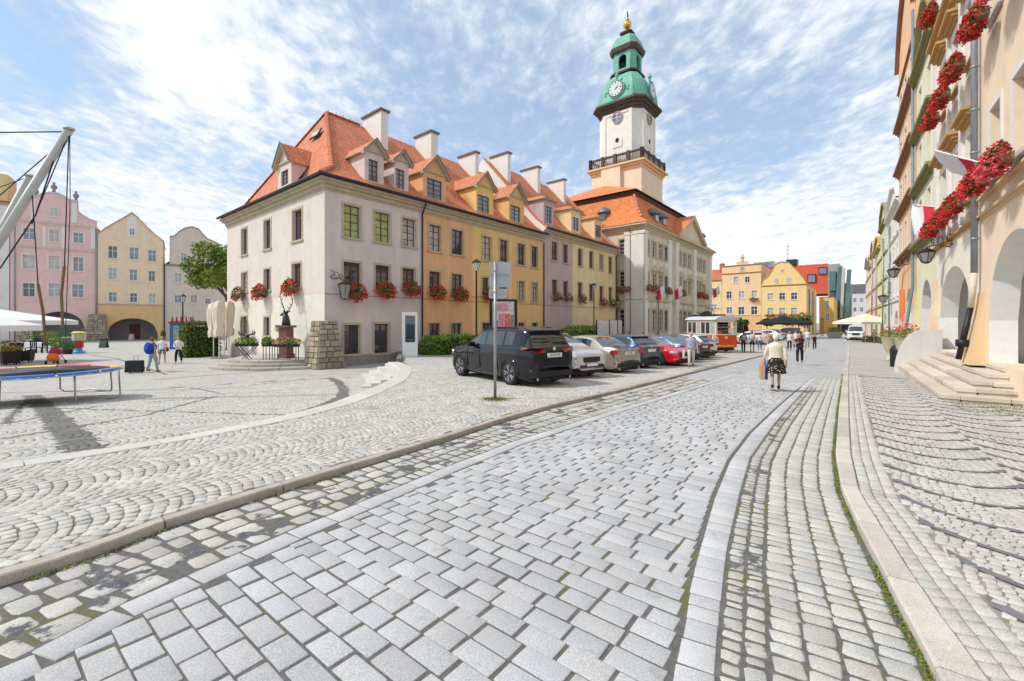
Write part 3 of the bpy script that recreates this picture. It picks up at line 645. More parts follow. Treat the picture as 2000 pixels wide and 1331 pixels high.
# ---------------------------------------------------------------- the row of old houses
AR = math.atan2(.770, .638); ROW = Plane(-10.33, 24.0, AR); D1 = 15.26
ZE1, ZR1, ZE2, ZR2 = 10.55, 17.9, 11.15, 19.3
def roofz(y, ze, zr): 
    return ze+.95*(y+.45)/1.35 if y < .9 else ze+.95+(zr-ze-.95)*(y-.9)/(D1/2-.9)
def yroof(z, ze, zr): return .9+(z-ze-.95)/(zr-ze-.95)*(D1/2-.9)
def dormer(root, P_, fx0, fx1, ye, ya, xa, win, ze, zr, m, hip=False, yf=.35, off=0, lip=M_stone):
    """P_: facade plane at local u offset off; all numbers measured on the dormer's own face plane"""
    u0, u1 = P_.u(fx0, yf)-off, P_.u(fx1, yf)-off; zb = roofz(yf, ze, zr)-.15; zE = P_.z((fx0+fx1)/2, ye, yf); um = (u0+u1)/2; zA = zE+(u1-u0)*.56 if not hip else zE+.55
    ybE, ybA = yroof(zE, ze, zr), yroof(zA, ze, zr); d_ = empty('dormer'); d_.parent = root; d_.location = (0, 0, 0)
    r = P_.rect(*win, yf); r = [r[0]-off, r[1]-off, max(r[2], zb+.2), r[3]]
    mb = MB(); M0 = Matrix.Translation((0, yf, 0)); fwall(mb, u0, u1, zb, zE, [tuple(r)], .16, M0)
    if not hip: mb.face([(u0,yf,zE),(u1,yf,zE),(um,yf,zA)])
    for u, s_ in ((u0, 1), (u1, -1)): mb.face([(u,yf,zb),(u,yf,zE),(u,ybE,zE)][::s_])
    mb.build('dormer_wall', m, d_)
    mb = MB(); o = .22; oy = .28; th = .0
    zo = zE-o*(zA-zE)/((u1-u0)/2)
    if hip:
        yh = yf+.9
        rface(mb, [(u0-o,yf-oy,zE),(u1+o,yf-oy,zE),(um,yh,zA)])
        rface(mb, [(u0-o,yf-oy,zE),(um,yh,zA),(um,ybA,zA),(u0-o,ybE+.1,zE)]); rface(mb, [(u1+o,yf-oy,zE),(um,yh,zA),(um,ybA,zA),(u1+o,ybE+.1,zE)])
    else:
        rface(mb, [(u0-o,yf-oy,zo),(um,yf-oy,zA),(um,ybA,zA),(u0-o,ybE-.1,zo)]); rface(mb, [(u1+o,yf-oy,zo),(um,yf-oy,zA),(um,ybA,zA),(u1+o,ybE-.1,zo)])
    mb.build('dormer_roof', T_or, d_)
    mb = MB()
    if hip: mb.box(u0-o, u1+o, yf-oy+.02, ybE, zE-.1, zE-.005)
    else:
        mb.box(u0-.08, u1+.08, yf-.1, yf-.001, zE-.09, zE+.05)
        for s_ in (-1, 1):
            ue = um+s_*((u1-u0)/2+o)
            mb.raw([(ue,yf-oy,zo-.12),(um,yf-oy,zA-.14),(um,yf-oy,zA-.012),(ue,yf-oy,zo-.012),(ue,yf-.01,zo-.12),(um,yf-.01,zA-.14),(um,yf-.01,zA-.012),(ue,yf-.01,zo-.012)],
                   [(0,1,2,3),(7,6,5,4),(0,4,5,1),(3,2,6,7),(0,3,7,4)])
        mb.box(u0-o+.02, u0-.001, yf-oy+.02, ybE-.2, zE-.2, zE-.1); mb.box(u1+.001, u1+o-.02, yf-oy+.02, ybE-.2, zE-.2, zE-.1)
    mb.build('dormer_cornice', lip, d_)
    if not hip:
        mb = MB()
        for s_ in (-1, 1):
            ue = um+s_*((u1-u0)/2+o+.02); mb.tube([(ue, yf-oy-.02, zo+.02), (um, yf-oy-.02, zA+.03)], .04, 5)
        mb.build('verge_flashing', mat('patina_lead', (.13,.17,.165), .6, .2), d_)
    window(d_, r, style='brown', y=yf+.1, bars=(1, 3), sub=True, glass=M_glassb)
    return d_
def chimney(root, P_, pxc, pxl, pxr, pyt, off, zr, y0=5.3):
    u0 = P_.u(pxc, y0); y1 = P_.yat(pxl, u0); y1 = min(max(y1, y0+1), y0+4); u1 = P_.u(pxr, y0); zt = EYE+(HOR-pyt)/FPX*P_.w(u0, y0).y; u0 -= off; u1 -= off
    mb = MB(); mb.box(u0, u1, y0, y1, zr-5, zt-.16); o = mb.build('chimney', M_chim, root)
    mb = MB(); mb.box(u0-.12, u1+.12, y0-.12, y1+.12, zt-.16, zt); mb.build('chimney_cap', mat('chimney_cap_slab', (.16,.13,.12), .8), o)
def rowhouse(name, label, px0, px1, col, ze, zr, wins, dormers=(), chims=(), hipd=False, glassmap=None, corner=False, end=None, sideverge=False, cmat=M_stone, matn=''):
    u0, u1 = (0 if corner else ROW.u(px0)), ROW.u(px1); W = u1-u0; o_ = ROW.w(u0)
    root = empty('row_house', (o_.x, o_.y, 0), AR, label, 'house', 'old houses of the row beside the town hall'); m = pl(matn or label.split()[0], col)
    ops = []
    for i, wq in enumerate(wins):
        r = ROW.rect(*wq[:4]); r = [r[0]-u0, r[1]-u0, r[2], r[3]]; ops.append(tuple(r))
        g = glassmap(i) if glassmap else None
        window(root, r, style='brown', y=.15, bars=(1, 3), surround=M_stone, sill=M_stone, glass=g)
    mb = MB(); fwall(mb, 0, W, 0, ze-.25, ops)
    if not corner: mb.face([(0,D1,0),(0,0,0),(0,0,ze-.25),(0,D1,ze-.25)])
    mb.face([(W,0,0),(W,D1,0),(W,D1,ze-.25),(W,0,ze-.25)]); mb.face([(W,D1,0),(0,D1,0),(0,D1,ze-.25),(W,D1,ze-.25)])
    if corner:
        LP = Plane(*ROW.w(0, D1), AR-math.pi/2); sops = []
        for wq in corner:
            r = LP.rect(*wq); sops.append(tuple(r)); window(root, r, fr=(0, D1, -math.pi/2), style='brown', y=.17, bars=(1, 3), surround=M_stone, sill=M_stone)
        fwall(mb, 0, D1, 0, ze-.25, sops, .3, Matrix.Translation((0, D1, 0)) @ Matrix.Rotation(-math.pi/2, 4, 'Z'))
        cornice(root, 0, D1, ze-.72, cmat, ((.05,.12),(.12,.22),(.28,.14),(.4,.14)), fr=(0, D1, -math.pi/2), r0=1, r1=1)
    mb.build('wall', m, root)
    cornice(root, 0, W, ze-.72, cmat, ((.05,.12),(.12,.22),(.28,.14),(.4,.14)))
    mb = MB(); e = .45; k = .9; zk = ze+.95; yR = D1/2; A_ = -e if corner else 0
    if corner:
        rx = 4.04; rface(mb, [(-e,-e,ze),(W,-e,ze),(W,k,zk),(k,k,zk)]); rface(mb, [(k,k,zk),(W,k,zk),(W,yR,zr),(rx,yR,zr)])
        rface(mb, [(-e,-e,ze),(k,k,zk),(k,D1-k,zk),(-e,D1+e,ze)]); rface(mb, [(k,k,zk),(rx,yR,zr),(k,D1-k,zk)])
        rface(mb, [(-e,D1+e,ze),(k,D1-k,zk),(W,D1-k,zk),(W,D1+e,ze)]); rface(mb, [(k,D1-k,zk),(rx,yR,zr),(W,yR,zr),(W,D1-k,zk)])
    else:
        rface(mb, [(0,-e,ze),(W,-e,ze),(W,k,zk),(0,k,zk)]); rface(mb, [(0,k,zk),(W,k,zk),(W,yR,zr),(0,yR,zr)])
        rface(mb, [(0,D1+e,ze),(0,D1-k,zk),(W,D1-k,zk),(W,D1+e,ze)]); rface(mb, [(0,D1-k,zk),(0,yR,zr),(W,yR,zr),(W,D1-k,zk)])
    rf = mb.build('roof', T_or, root)
    for sd in ([0] if sideverge in (1, 3) else [])+([W] if sideverge in (2, 3) else []):       # white gable end standing above the lower neighbour
        mb = MB(); mb.raw([(sd-.14,0,ze-.3),(sd-.14,-e+.1,ze),(sd-.14,k,zk+.03),(sd-.14,yR,zr+.05),(sd-.14,D1-k,zk),(sd-.14,D1,ze-.3)]+[(sd+.14,0,ze-.3),(sd+.14,-e+.1,ze),(sd+.14,k,zk+.03),(sd+.14,yR,zr+.05),(sd+.14,D1-k,zk),(sd+.14,D1,ze-.3)],
            [(5,4,3,2,1,0),(6,7,8,9,10,11),(0,1,7,6),(1,2,8,7),(2,3,9,8),(3,4,10,9),(4,5,11,10)]); mb.build('gable_end', M_chim, root)
        ridge_tiles(rf, (sd,-e+.1,ze+.05), (sd,k,zk+.08)); ridge_tiles(rf, (sd,k,zk+.08), (sd,yR,zr+.1))
    if corner:
        ridge_tiles(rf, (k,k,zk+.02), (rx,yR,zr+.03)); ridge_tiles(rf, (-e+.1,-e+.1,ze+.06), (k,k,zk+.02)); ridge_tiles(rf, (rx,yR,zr+.02), (W,yR,zr+.02)); ridge_tiles(rf, (k,D1-k,zk), (rx,yR,zr))
    mb = MB(); pts = [(-e-.08,D1+e,ze-.02),(-e-.08,-e-.08,ze-.02),(W,-e-.08,ze-.02)] if corner else [(0,-e-.08,ze-.02),(W,-e-.08,ze-.02)]
    mb.tube(pts, .09, 6); mb.build('gutter', M_gut, root)
    for dm in dormers: dormer(root, ROW, *dm, ze, zr, m, hipd, off=u0)
    for c in chims: chimney(root, ROW, *c, u0, zr)
    mb = MB(); mb.box(0, W, -.07, -.001, 0, .6 if corner else .5); mb.build('plinth', mat('grey_plinth', (.30,.26,.24), .9, .2, 5, .3, 30), root)
    z1 = EYE+(HOR-573.6)/FPX*24; mb = MB(); mb.box(0, W, -.012, -.001, z1-.035, z1); mb.build('string_line', mat('string_dark', (.20,.17,.15), .9), root)
    return root, u0, W, m
h1, _, W1, m1 = rowhouse('row_house', 'corner house of the row with pale mauve grey plaster and hipped orange tile roof', 632, 826, (.66,.565,.53), ZE1, ZR1,
    [(671,402,703,465),(732,416,761,474),(786,428,811,482),(671,513,704,572),(733,519,761,566),(786,525,810,565),(672,635,702,692),(731,633,759,690)],
    [(712,749.5,297,266,729,(720,313,738,358)),(770,798,314,287,781,(773,331,790,372))], [(744,709,758,211)],
    glassmap=lambda i: M_lime if i in (0, 1) else (M_glasscur if i in (2,) else M_glass), corner=[(572,410,590,470),(516,430,529,487),(472,447,483,498),(571,515,588,562),(516,526,528,567),(472,533,483,570),(516,620,527,656),(472,620,483,654)], matn='mauve')
h2, u2, W2, m2 = rowhouse('row_house', 'deep orange row house with two windows per floor next to the corner house', 826, 923, (.76,.43,.22), ZE1, ZR1,
    [(838,440,860,491),(882,450,904,498),(838,531,860,572),(882,536,903,575),(838,632,859,664),(881,632,901,662)], [(826,871,338,301,850,(834,351,863,394))], [(842,811,855,254)])
h3, u3, W3, m3 = rowhouse('row_house', 'bright yellow row house with two dormers between the orange houses', 923, 1000, (.80,.54,.20), ZE1, ZR1,
    [(942,463,959,509),(976,469,992,512),(942,543,955,577),(976,545,989,580),(942,631,958,660),(976,631,990,660)], [(930,963.5,364,337,944,(933,383,955.6,419))], [(928.5,896,935,295)])
h4, u4, W4, m4 = rowhouse('row_house', 'ochre orange row house with paired windows ahead of the mauve house', 1000, 1062, (.76,.48,.21), ZE1, ZR1,
    [(1011,477,1025,518),(1038,482,1050,523),(1012,550,1024,587),(1039,553,1050,590),(1012,631,1024,660),(1039,631,1050,660)], [(994,1023,385,363,1006,(997,403,1016,435.6))], [(991.6,958,997.5,296)])
h5, u5, W5, m5 = rowhouse('row_house', 'dusty mauve row house with taller roof and one hipped dormer', 1062.7, 1118, (.52,.40,.395), ZE2, ZR2,
    [(1077,473,1088.6,509),(1100,478.5,1109,514),(1078,547,1088,578),(1100,550,1109,580)], [(1062,1082,390,371,1055,(1065,404,1077,435.6))], [(1050,1018,1055.5,324)], hipd=True, sideverge=1)
h6, u6, W6, m6 = rowhouse('row_house', 'pale yellow row house with one hipped dormer behind the green hedge', 1118, 1162, (.78,.62,.36), ZE2, ZR2,
    [(1129,487,1137,520),(1151,492,1158.6,524),(1129,553,1137,583),(1151,556,1159,588)], [(1115.6,1133.7,410,394,1109,(1118,425.5,1130,451))], [(1101,1069.5,1105,349)], hipd=True)
h7, u7, W7, m7 = rowhouse('row_house', 'narrow ochre yellow row house at the far end of the row beside the town hall', 1162, 1203, (.74,.56,.30), ZE2, ZR2,
    [(1171,498,1178,528),(1189,502.6,1195,534),(1171,560,1178,590),(1189,562,1195,592)], [(1161,1175.4,427,415,1160,(1163,441,1174,465))], [], hipd=True, sideverge=2)
# white lower storey band of the corner house's side, left dormer, roof window, downpipes
mb = MB(); z1 = EYE+(HOR-573.6)/FPX*24; mb.face([(-.004,D1,.0),(-.004,0,.0),(-.004,0,z1),(-.004,D1,z1)])
LPn = Plane(*ROW.w(0, D1), AR-math.pi/2)
mb = MB(); sops = [tuple(LPn.rect(*q)) for q in ((516,620,527,656),(472,620,483,652))]
fwall(mb, 0, D1, .45, z1, [(a-.13,b+.13,c,d_+.13) for a, b, c, d_ in sops], .001); o = mb.build('painted_lower_wall', pl('lowercream', (.70,.66,.57), .04, .06), h1); o.location = (-.006, D1, 0); o.rotation_euler = (0, 0, -math.pi/2)
mb = MB(); sops = [tuple(LPn.rect(*q)) for q in ((572,410,590,470),(516,430,529,487),(472,447,483,498),(571,515,588,562),(516,526,528,567),(472,533,483,570))]
fwall(mb, 0, D1, z1+.04, ZE1-.7, [(a-.13,b+.13,c,d_+.13) for a, b, c, d_ in sops], .001); o = mb.build('painted_upper_wall', pl('uppergrey', (.66,.585,.52), .04, .1), h1); o.location = (-.005, D1, 0); o.rotation_euler = (0, 0, -math.pi/2)
class Off(Plane): pass
def side_dormer():
    yf = .35; u0, u1 = LPn.u(543, yf), LPn.u(569, yf); zE = LPn.z(556, 318, yf); m = pl('uppergrey', (.60,.53,.47))
    d_ = empty('dormer'); d_.parent = h1; d_.location = (0, D1, 0); d_.rotation_euler = (0, 0, -math.pi/2); um = (u0+u1)/2; zA = zE+(u1-u0)*.62
    hz = lambda y: ZE1+.95*(y+.45)/1.35 if y < .9 else ZE1+.95+(ZR1-ZE1-.95)*(y-.9)/(4.04-.9); hy = lambda z: .9+(z-ZE1-.95)/(ZR1-ZE1-.95)*(3.14)
    r = LPn.rect(549, 333, 563, 362, yf); mb = MB(); zb = hz(yf)-.15; fwall(mb, u0, u1, zb, zE, [tuple(r)], .15, Matrix.Translation((0, yf, 0))); mb.face([(u0,yf,zE),(u1,yf,zE),(um,yf,zA)])
    for u, s_ in ((u0, 1), (u1, -1)): mb.face([(u,yf,zb),(u,yf,zE),(u,hy(zE),zE)][::s_])
    mb.build('dormer_wall', m, d_); mb = MB(); o = .2; zo = zE-.2
    rface(mb, [(u0-o,yf-.28,zo),(um,yf-.28,zA),(um,hy(zA),zA),(u0-o,hy(zo),zo)]); rface(mb, [(u1+o,yf-.28,zo),(um,yf-.28,zA),(um,hy(zA),zA),(u1+o,hy(zo),zo)]); mb.build('dormer_roof', T_or, d_)
    mb = MB(); mb.box(u0-.08, u1+.08, yf-.1, yf-.001, zE-.08, zE+.05)
    for s_ in (-1, 1):
        ue = um+s_*((u1-u0)/2+o); mb.raw([(ue,yf-.28,zo-.14),(um,yf-.28,zA-.16),(um,yf-.28,zA),(ue,yf-.28,zo),(ue,yf-.01,zo-.14),(um,yf-.01,zA-.16),(um,yf-.01,zA-.01),(ue,yf-.01,zo-.01)], [(0,1,2,3),(7,6,5,4),(0,4,5,1),(0,3,7,4)])
    mb.build('dormer_cornice', M_stone, d_); window(d_, r, style='brown', y=yf+.1, bars=(1, 3), sub=True, glass=M_glassb)
    mb = MB()
    for s_ in (-1, 1): ue = um+s_*((u1-u0)/2+o+.02); mb.tube([(ue, yf-.3, zo+.02), (um, yf-.3, zA+.03)], .04, 5)
    mb.build('verge_flashing', MATS['patina_lead'], d_)
side_dormer()
sk = MB(); sk.box(-.35, .35, -.6, .6, 0, .08); o = sk.build('roof_window', M_gut, h1); o.location = (2.75, 6.6, 15.6); o.rotation_euler = (0, -R_(64), 0)
sk = MB(); sk.box(-.25, .25, -.5, .5, .081, .09); k = sk.build('pane', M_glasscur, o)
for root, x, a, b in ((h1, W1-.12, 0, ZE1-.8), (h4, W4-.1, 0, ZE1-.8), (h7, W7-.1, 0, ZE2-.8)): pipe(root, x, a, b)
pipe(h1, 0, 0, 0, pts=[(W1-.12,-.12,ZE1-.8),(W1-.12,-.3,ZE1-.5),(W1-.12,-.5,ZE1-.2)])
# roof hooks and a thin lightning line along the corner house's hip
mb = MB()
for t in np.linspace(.05, .95, 9):
    p = Vector((.9, D1-.9, ZE1+.95)).lerp(Vector((4.04, D1/2, ZR1)), t); mb.tube([p, p+Vector((0, 0, .28))], .018, 4)
for x in np.linspace(4.2, W1-.3, 5): mb.tube([(x, D1/2, ZR1), (x, D1/2, ZR1+.3)], .018, 4)
mb.build('lightning_rod', M_black, h1)

# battered stone buttress at the corner
bz = [(0.,1.15),(2.9,.42)]
bt = empty('stone_buttress', (-10.33, 24., 0), AR, 'tapering rough stone buttress against the corner of the mauve corner house', 'buttress')
M_rub = mat('rubble_stone', (.36,.30,.24), .9, .15, 6, .5, 25, attr=True); mb = MB()
def buttress_stones(root, cx, cy, w0, w1, h, rows, cols, m, core):
    mb = MB(); mb.raw([(cx-w0+.05,cy-w0+.05,0),(cx+w0-.05,cy-w0+.05,0),(cx+w0-.05,cy+w0-.05,0),(cx-w0+.05,cy+w0-.05,0),(cx-w1+.05,cy-w1+.05,h-.03),(cx+w1-.05,cy-w1+.05,h-.03),(cx+w1-.05,cy+w1-.05,h-.03),(cx-w1+.05,cy+w1-.05,h-.03)],
        [(4,5,6,7),(0,1,5,4),(1,2,6,5),(2,3,7,6),(3,0,4,7)]); mb.build('mortar_core', core, root)
    for side in range(4):
        z = 0
        while z < h-.08:
            hh = min(.24+.12*random.random(), h-z); x = 0
            while x < .97:
                w_ = min((.22+.22*random.random()), 1-x)
                if 1-x-w_ < .1: w_ = 1-x
                def pt(f, zz, o):
                    q = w0+(w1-w0)*zz/h; a = -q+2*q*f; p = [(a, -q-o), (q+o, a), (-a, q+o), (-q-o, -a)][side]; return (cx+p[0], cy+p[1], zz)
                g = .012; o_ = .03*random.random()+.015; x0, x1, z0, z1_ = x+g, x+w_-g, z+g, z+hh-g
                f = [pt(x0,z0,-.05),pt(x1,z0,-.05),pt(x1,z1_,-.05),pt(x0,z1_,-.05)]; b = [pt(x0+.02,z0+.015,o_),pt(x1-.02,z0+.02,o_),pt(x1-.015,z1_-.015,o_),pt(x0+.015,z1_-.02,o_)]
                sb = MB(); sb.raw(f+b, [(4,5,6,7),(0,1,5,4),(1,2,6,5),(2,3,7,6),(3,0,4,7)]); ob = sb.build('stone', m, root)
                a = ob.data.attributes.new('tone', 'FLOAT_COLOR', 'POINT'); t = .7+.6*random.random(); a.data.foreach_set('color', [t, t*(.94+.1*random.random()), t*(.85+.15*random.random()), 1]*8); x += w_
            z += hh
buttress_stones(bt, -.05, -.05, .80, .46, 2.6, 9, 4, M_rub, mat('buttress_mortar', (.25,.22,.19), .95))

# ---------------------------------------------------------------- town hall with its tower
HP = Plane(15.2, 50.2, AR); HW, HD = 27.2, 20.; ZH = 14.1
hall = empty('town_hall', (15.2, 50.2, 0), AR, 'beige and white town hall with orange mansard roof and pediment over its entrance', 'town hall')
M_hall = pl('hall', (.66,.56,.44), .05, .16); M_pil = pl('hallwhite', (.74,.70,.63), .04, .08)
cols = [(1260,1267),(1275,1280.5),(1288,1293),(1299,1304),(1326,1330.5),(1335.5,1340),(1344.5,1349),(1358,1362),(1365.5,1369.5),(1373,1377)]
rows = [(HP.z(1263,498), HP.z(1263,468)), (HP.z(1263,562), HP.z(1263,532)), (1.4, HP.z(1263,605))]
ops = []
for a, b in cols:
    u0, u1 = HP.u(a), HP.u(b); um = (u0+u1)/2; u0, u1 = um-.62, um+.62
    for k, (z0, z1) in enumerate(rows):
        ops.append((u0, u1, z0, z1)); window(hall, (u0, u1, z0, z1), style='white', y=.2, bars=(1, 3), surround=M_stone, sill=M_stone, sw=.18, glass=M_glass)
mb = MB(); fwall(mb, 0, HW, 0, ZH-.9, ops, .35)
SPn = Plane(*HP.w(0, HD), AR-math.pi/2); sops = []
for q in ((1209,467.5,1228,497),(1209,531,1228,560),(1209,605,1228,640)):
    r = SPn.rect(*q); sops.append(tuple(r)); window(hall, r, fr=(0, HD, -math.pi/2), style='white', y=.2, bars=(1, 3), surround=M_stone, sill=M_stone, sw=.2, glass=M_glass)
fwall(mb, 0, HD, 0, ZH-.9, sops, .35, Matrix.Translation((0, HD, 0)) @ Matrix.Rotation(-math.pi/2, 4, 'Z'))
mb.face([(HW,0,0),(HW,HD,0),(HW,HD,ZH),(HW,0,ZH)]); mb.face([(HW,HD,0),(0,HD,0),(0,HD,ZH),(HW,HD,ZH)]); mb.build('wall', M_hall, hall)
def pilaster(x0, x1, fr=None, pr=.14):
    m = MB(); m.box(x0, x1, -pr, -.001, 1.1, ZH-1.3); m.box(x0-.08, x1+.08, -pr-.06, -.001, ZH-1.3, ZH-.95); m.box(x0-.06, x1+.06, -pr-.05, -.001, .0, 1.1); m.box(x0-.05, x1+.05, -pr-.04, -.001, 4.9, 5.2)
    o = m.build('pilaster', M_pil, hall)
    if fr: o.location = (fr[0], fr[1], 0); o.rotation_euler = (0, 0, fr[2])
ub = [HP.u(p) for p in (1312, 1322, 1353, 1384)]
pilaster(-.14, .9); pilaster(ub[0]-1.6, ub[0]-.3); pilaster(ub[1]-1.1, ub[1]+.1, None, .3); pilaster(ub[2]-.3, ub[2]+.9, None, .3); pilaster(HW-1.3, HW)
pilaster(HD-2.3, HD+.14, (0, HD, -math.pi/2))
for z, prof in ((4.9, ((.08,.18),(.18,.12))), (ZH-1.0, ((.1,.25),(.2,.25),(.38,.18),(.6,.2)))):
    cornice(hall, 0, HW, z, pl('hallcornice', (.58,.48,.34)), prof, r0=1, r1=1); cornice(hall, 0, HD, z, MATS['plaster_hallcornice'], prof, fr=(0, HD, -math.pi/2), r0=0, r1=0)
# white relief panels between the storeys
for a, b in cols:
    um = (HP.u(a)+HP.u(b))/2
    for z0, z1 in ((rows[0][0]-1.25, rows[0][0]-.35), (rows[2][1]+.35, rows[2][1]+.95)):
        m = MB(); m.box(um-.5, um+.5, -.05, -.001, z0, z1); m.lathe([(.001, -.05)], 3) if 0 else None; m.box(um-.3, um+.3, -.09, -.05, z0+.15, z1-.15); m.build('relief_panel', M_pil, hall)
for a, b in (cols[1], cols[2], cols[7], cols[8], cols[4], cols[6]):
    um = (HP.u(a)+HP.u(b))/2; z = rows[1][1]+.3; m = MB(); m.prism([(um-.95,z),(um+.95,z),(um+.95,z+.16),(um,z+.78),(um-.95,z+.16)], -.28, -.001); m.build('window_pediment', MATS['plaster_hallcornice'], hall)
# pediment over the middle bay
u0, u1 = HP.u(1320), HP.u(1369); um = (u0+u1)/2; zA = ZH+3.1
m = MB(); m.prism([(u0,ZH-.15),(u1,ZH-.15),(um,zA)], -.3, .6); m.build('pediment_field', M_hall, hall)
m = MB()
for s_, ue in ((-1, u0-.5), (1, u1+.5)):
    m.raw([(ue,-.75,ZH-.2),(um,-.75,zA),(um,-.75,zA+.5),(ue,-.75,ZH+.2),(ue,.0,ZH-.2),(um,.0,zA),(um,.0,zA+.5),(ue,.0,ZH+.2)], [(0,1,2,3),(7,6,5,4),(0,4,5,1),(3,2,6,7),(0,3,7,4)])
m.box(u0-.5, u1+.5, -.76, -.301, ZH-.42, ZH-.16); m.build('pediment_cornice', MATS['plaster_hallcornice'], hall)
m = MB(); rface(m, [(u0-.5,-.8,ZH+.24),(um,-.8,zA+.54),(um,4.4,zA+.54),(u0-.5,1.4,ZH+.24)]); rface(m, [(u1+.5,-.8,ZH+.24),(um,-.8,zA+.54),(um,4.4,zA+.54),(u1+.5,1.4,ZH+.24)]); m.build('pediment_roof', T_br, hall)
# mansard roof: lower curved slope, dark band, upper hip
m = MB(); rings = [(-.65, ZH-.1), (.5, ZH+.75), (1.4, ZH+2.2), (2.1, ZH+4.0)]
def ring(i): o, z = rings[i]; return [(o, o, z), (HW-o, o, z), (HW-o, HD-o, z), (o, HD-o, z)]
for i in range(3):
    a, b = ring(i), ring(i+1)
    for k in range(4): rface(m, [a[k], a[(k+1) % 4], b[(k+1) % 4], b[k]])
rf = m.build('roof', T_br, hall)
m = MB(); z0 = ZH+4.0; m.box(2.0, HW-2.0, 2.0, HD-2.0, z0, z0+.55); m.build('roof_band', mat('dark_roof_band', (.08,.05,.04), .8), hall)
m = MB(); o = 1.6; z1 = z0+.56; zt = z0+4.4; a = [(o,o,z1),(HW-o,o,z1),(HW-o,HD-o,z1),(o,HD-o,z1)]; h = HD/2-.6; p, q = (h, HD/2, zt), (HW-h, HD/2, zt)
rface(m, [a[0],a[1],q,p]); rface(m, [a[1],a[2],q]); rface(m, [a[2],a[3],p,q]); rface(m, [a[3],a[0],p]); m.build('upper_roof', T_br, hall)
ridge_tiles(rf, (.5,.5,ZH+.78), (1.4,1.4,ZH+2.25), .5, .16); ridge_tiles(rf, (1.4,1.4,ZH+2.25), (2.1,2.1,ZH+4.02), .5, .16)
M_pat = mat('grey_lead', (.16,.20,.21), .5, .2, metal=.3)
def hdorm(x, w_=1.1, side=False):
    d_ = empty('dormer'); d_.parent = hall
    if side: d_.location = (0, HD, 0); d_.rotation_euler = (0, 0, -math.pi/2)
    m = MB(); z = ZH+1.1; m.lathe([(w_*1.05, 0), (w_*1.0, .12), (w_*.8, .5), (w_*.3, .75), (0, .8)], 12, (x, 1.3, z+1.0)); m.box(x-w_/2-.06, x+w_/2+.06, .7, 2.2, z, z+1.02); m.build('dormer_hood', M_pat, d_, True)
    m = MB(); m.box(x-w_/2+.06, x+w_/2-.06, .66, .7, z+.12, z+.95); m.build('pane', M_glassb, d_)
hdorm(HP.u(1283, .7)); hdorm(HP.u(1298, .7)); hdorm(HP.u(1372, .7)); hdorm(SPn.u(1178, 1.), .85, True)
pipe(hall, 0, 0, ZH-1, fr=(0, HD, -math.pi/2), pts=[(SPn.u(1232),-.12,0),(SPn.u(1232),-.12,ZH-1.2),(SPn.u(1232),-.5,ZH-.6)])
# tower
TW = empty('hall_tower', (17.5, 66.0, 0), AR, 'tall town hall tower with clock, green copper dome and golden ball', 'tower')
M_tw = pl('towercream', (.74,.62,.46), .04, .06); M_tww = pl('towerwhite', (.76,.72,.66), .03, .06); M_cu = mat('green_copper', (.17,.42,.33), .65, .16, 1.2, .1, 10, streak=.3, dirt=((.20,.50,.36), .6, .5, .7), metal=.1)
M_tdk = mat('dark_sandstone', (.10,.075,.065), .85, .3, 3); kx = 66.2/FPX
def hz(py): return EYE+(HOR-py)*kx
s = 3.9; zc = 25.2
m = MB(); fwall(m, -s, s, ZH, zc-1.0, [], M=Matrix.Translation((0, -s, 0))); m.box(-s, s, -s+.01, s, ZH, zc-1.0); m.build('tower_base', M_tw, TW)
m = MB(); m.box(-s-.1, s+.1, -s-.1, s+.1, zc-1.0, zc-.6); m.box(-s-.3, s+.3, -s-.3, s+.3, zc-.6, zc-.25); m.box(-s-.65, s+.65, -s-.65, s+.65, zc-.25, zc); m.build('base_cornice', pl('towercornice', (.72,.50,.28)), TW)
m = MB(); q = s+.12
m.box(-q, q, -q, q, zc, zc+.18)
for a in (-1, 1):
    m.box(-q, q, a*q-.14, a*q+.14, zc+1.25, zc+1.5); m.box(a*q-.14, a*q+.14, -q, q, zc+1.25, zc+1.5)
    for t in np.linspace(-q, q, 5):
        m.box(t-.22, t+.22, a*q-.22, a*q+.22, zc+.18, zc+1.6); m.box(a*q-.22, a*q+.22, t-.22, t+.22, zc+.18, zc+1.6)
m.build('balustrade', M_tdk, TW)
m = MB()
for a in (-1, 1):
    for t in np.linspace(-q+.3, q-.3, 26): m.lathe([(.05,0),(.1,.3),(.05,.7),(.07,1.07)], 5, (t, a*q, zc+.18)); m.lathe([(.05,0),(.1,.3),(.05,.7),(.07,1.07)], 5, (a*q, t, zc+.18))
tag(m.build('baluster', mat('pale_baluster', (.33,.27,.23), .85), TW), kind='stuff')
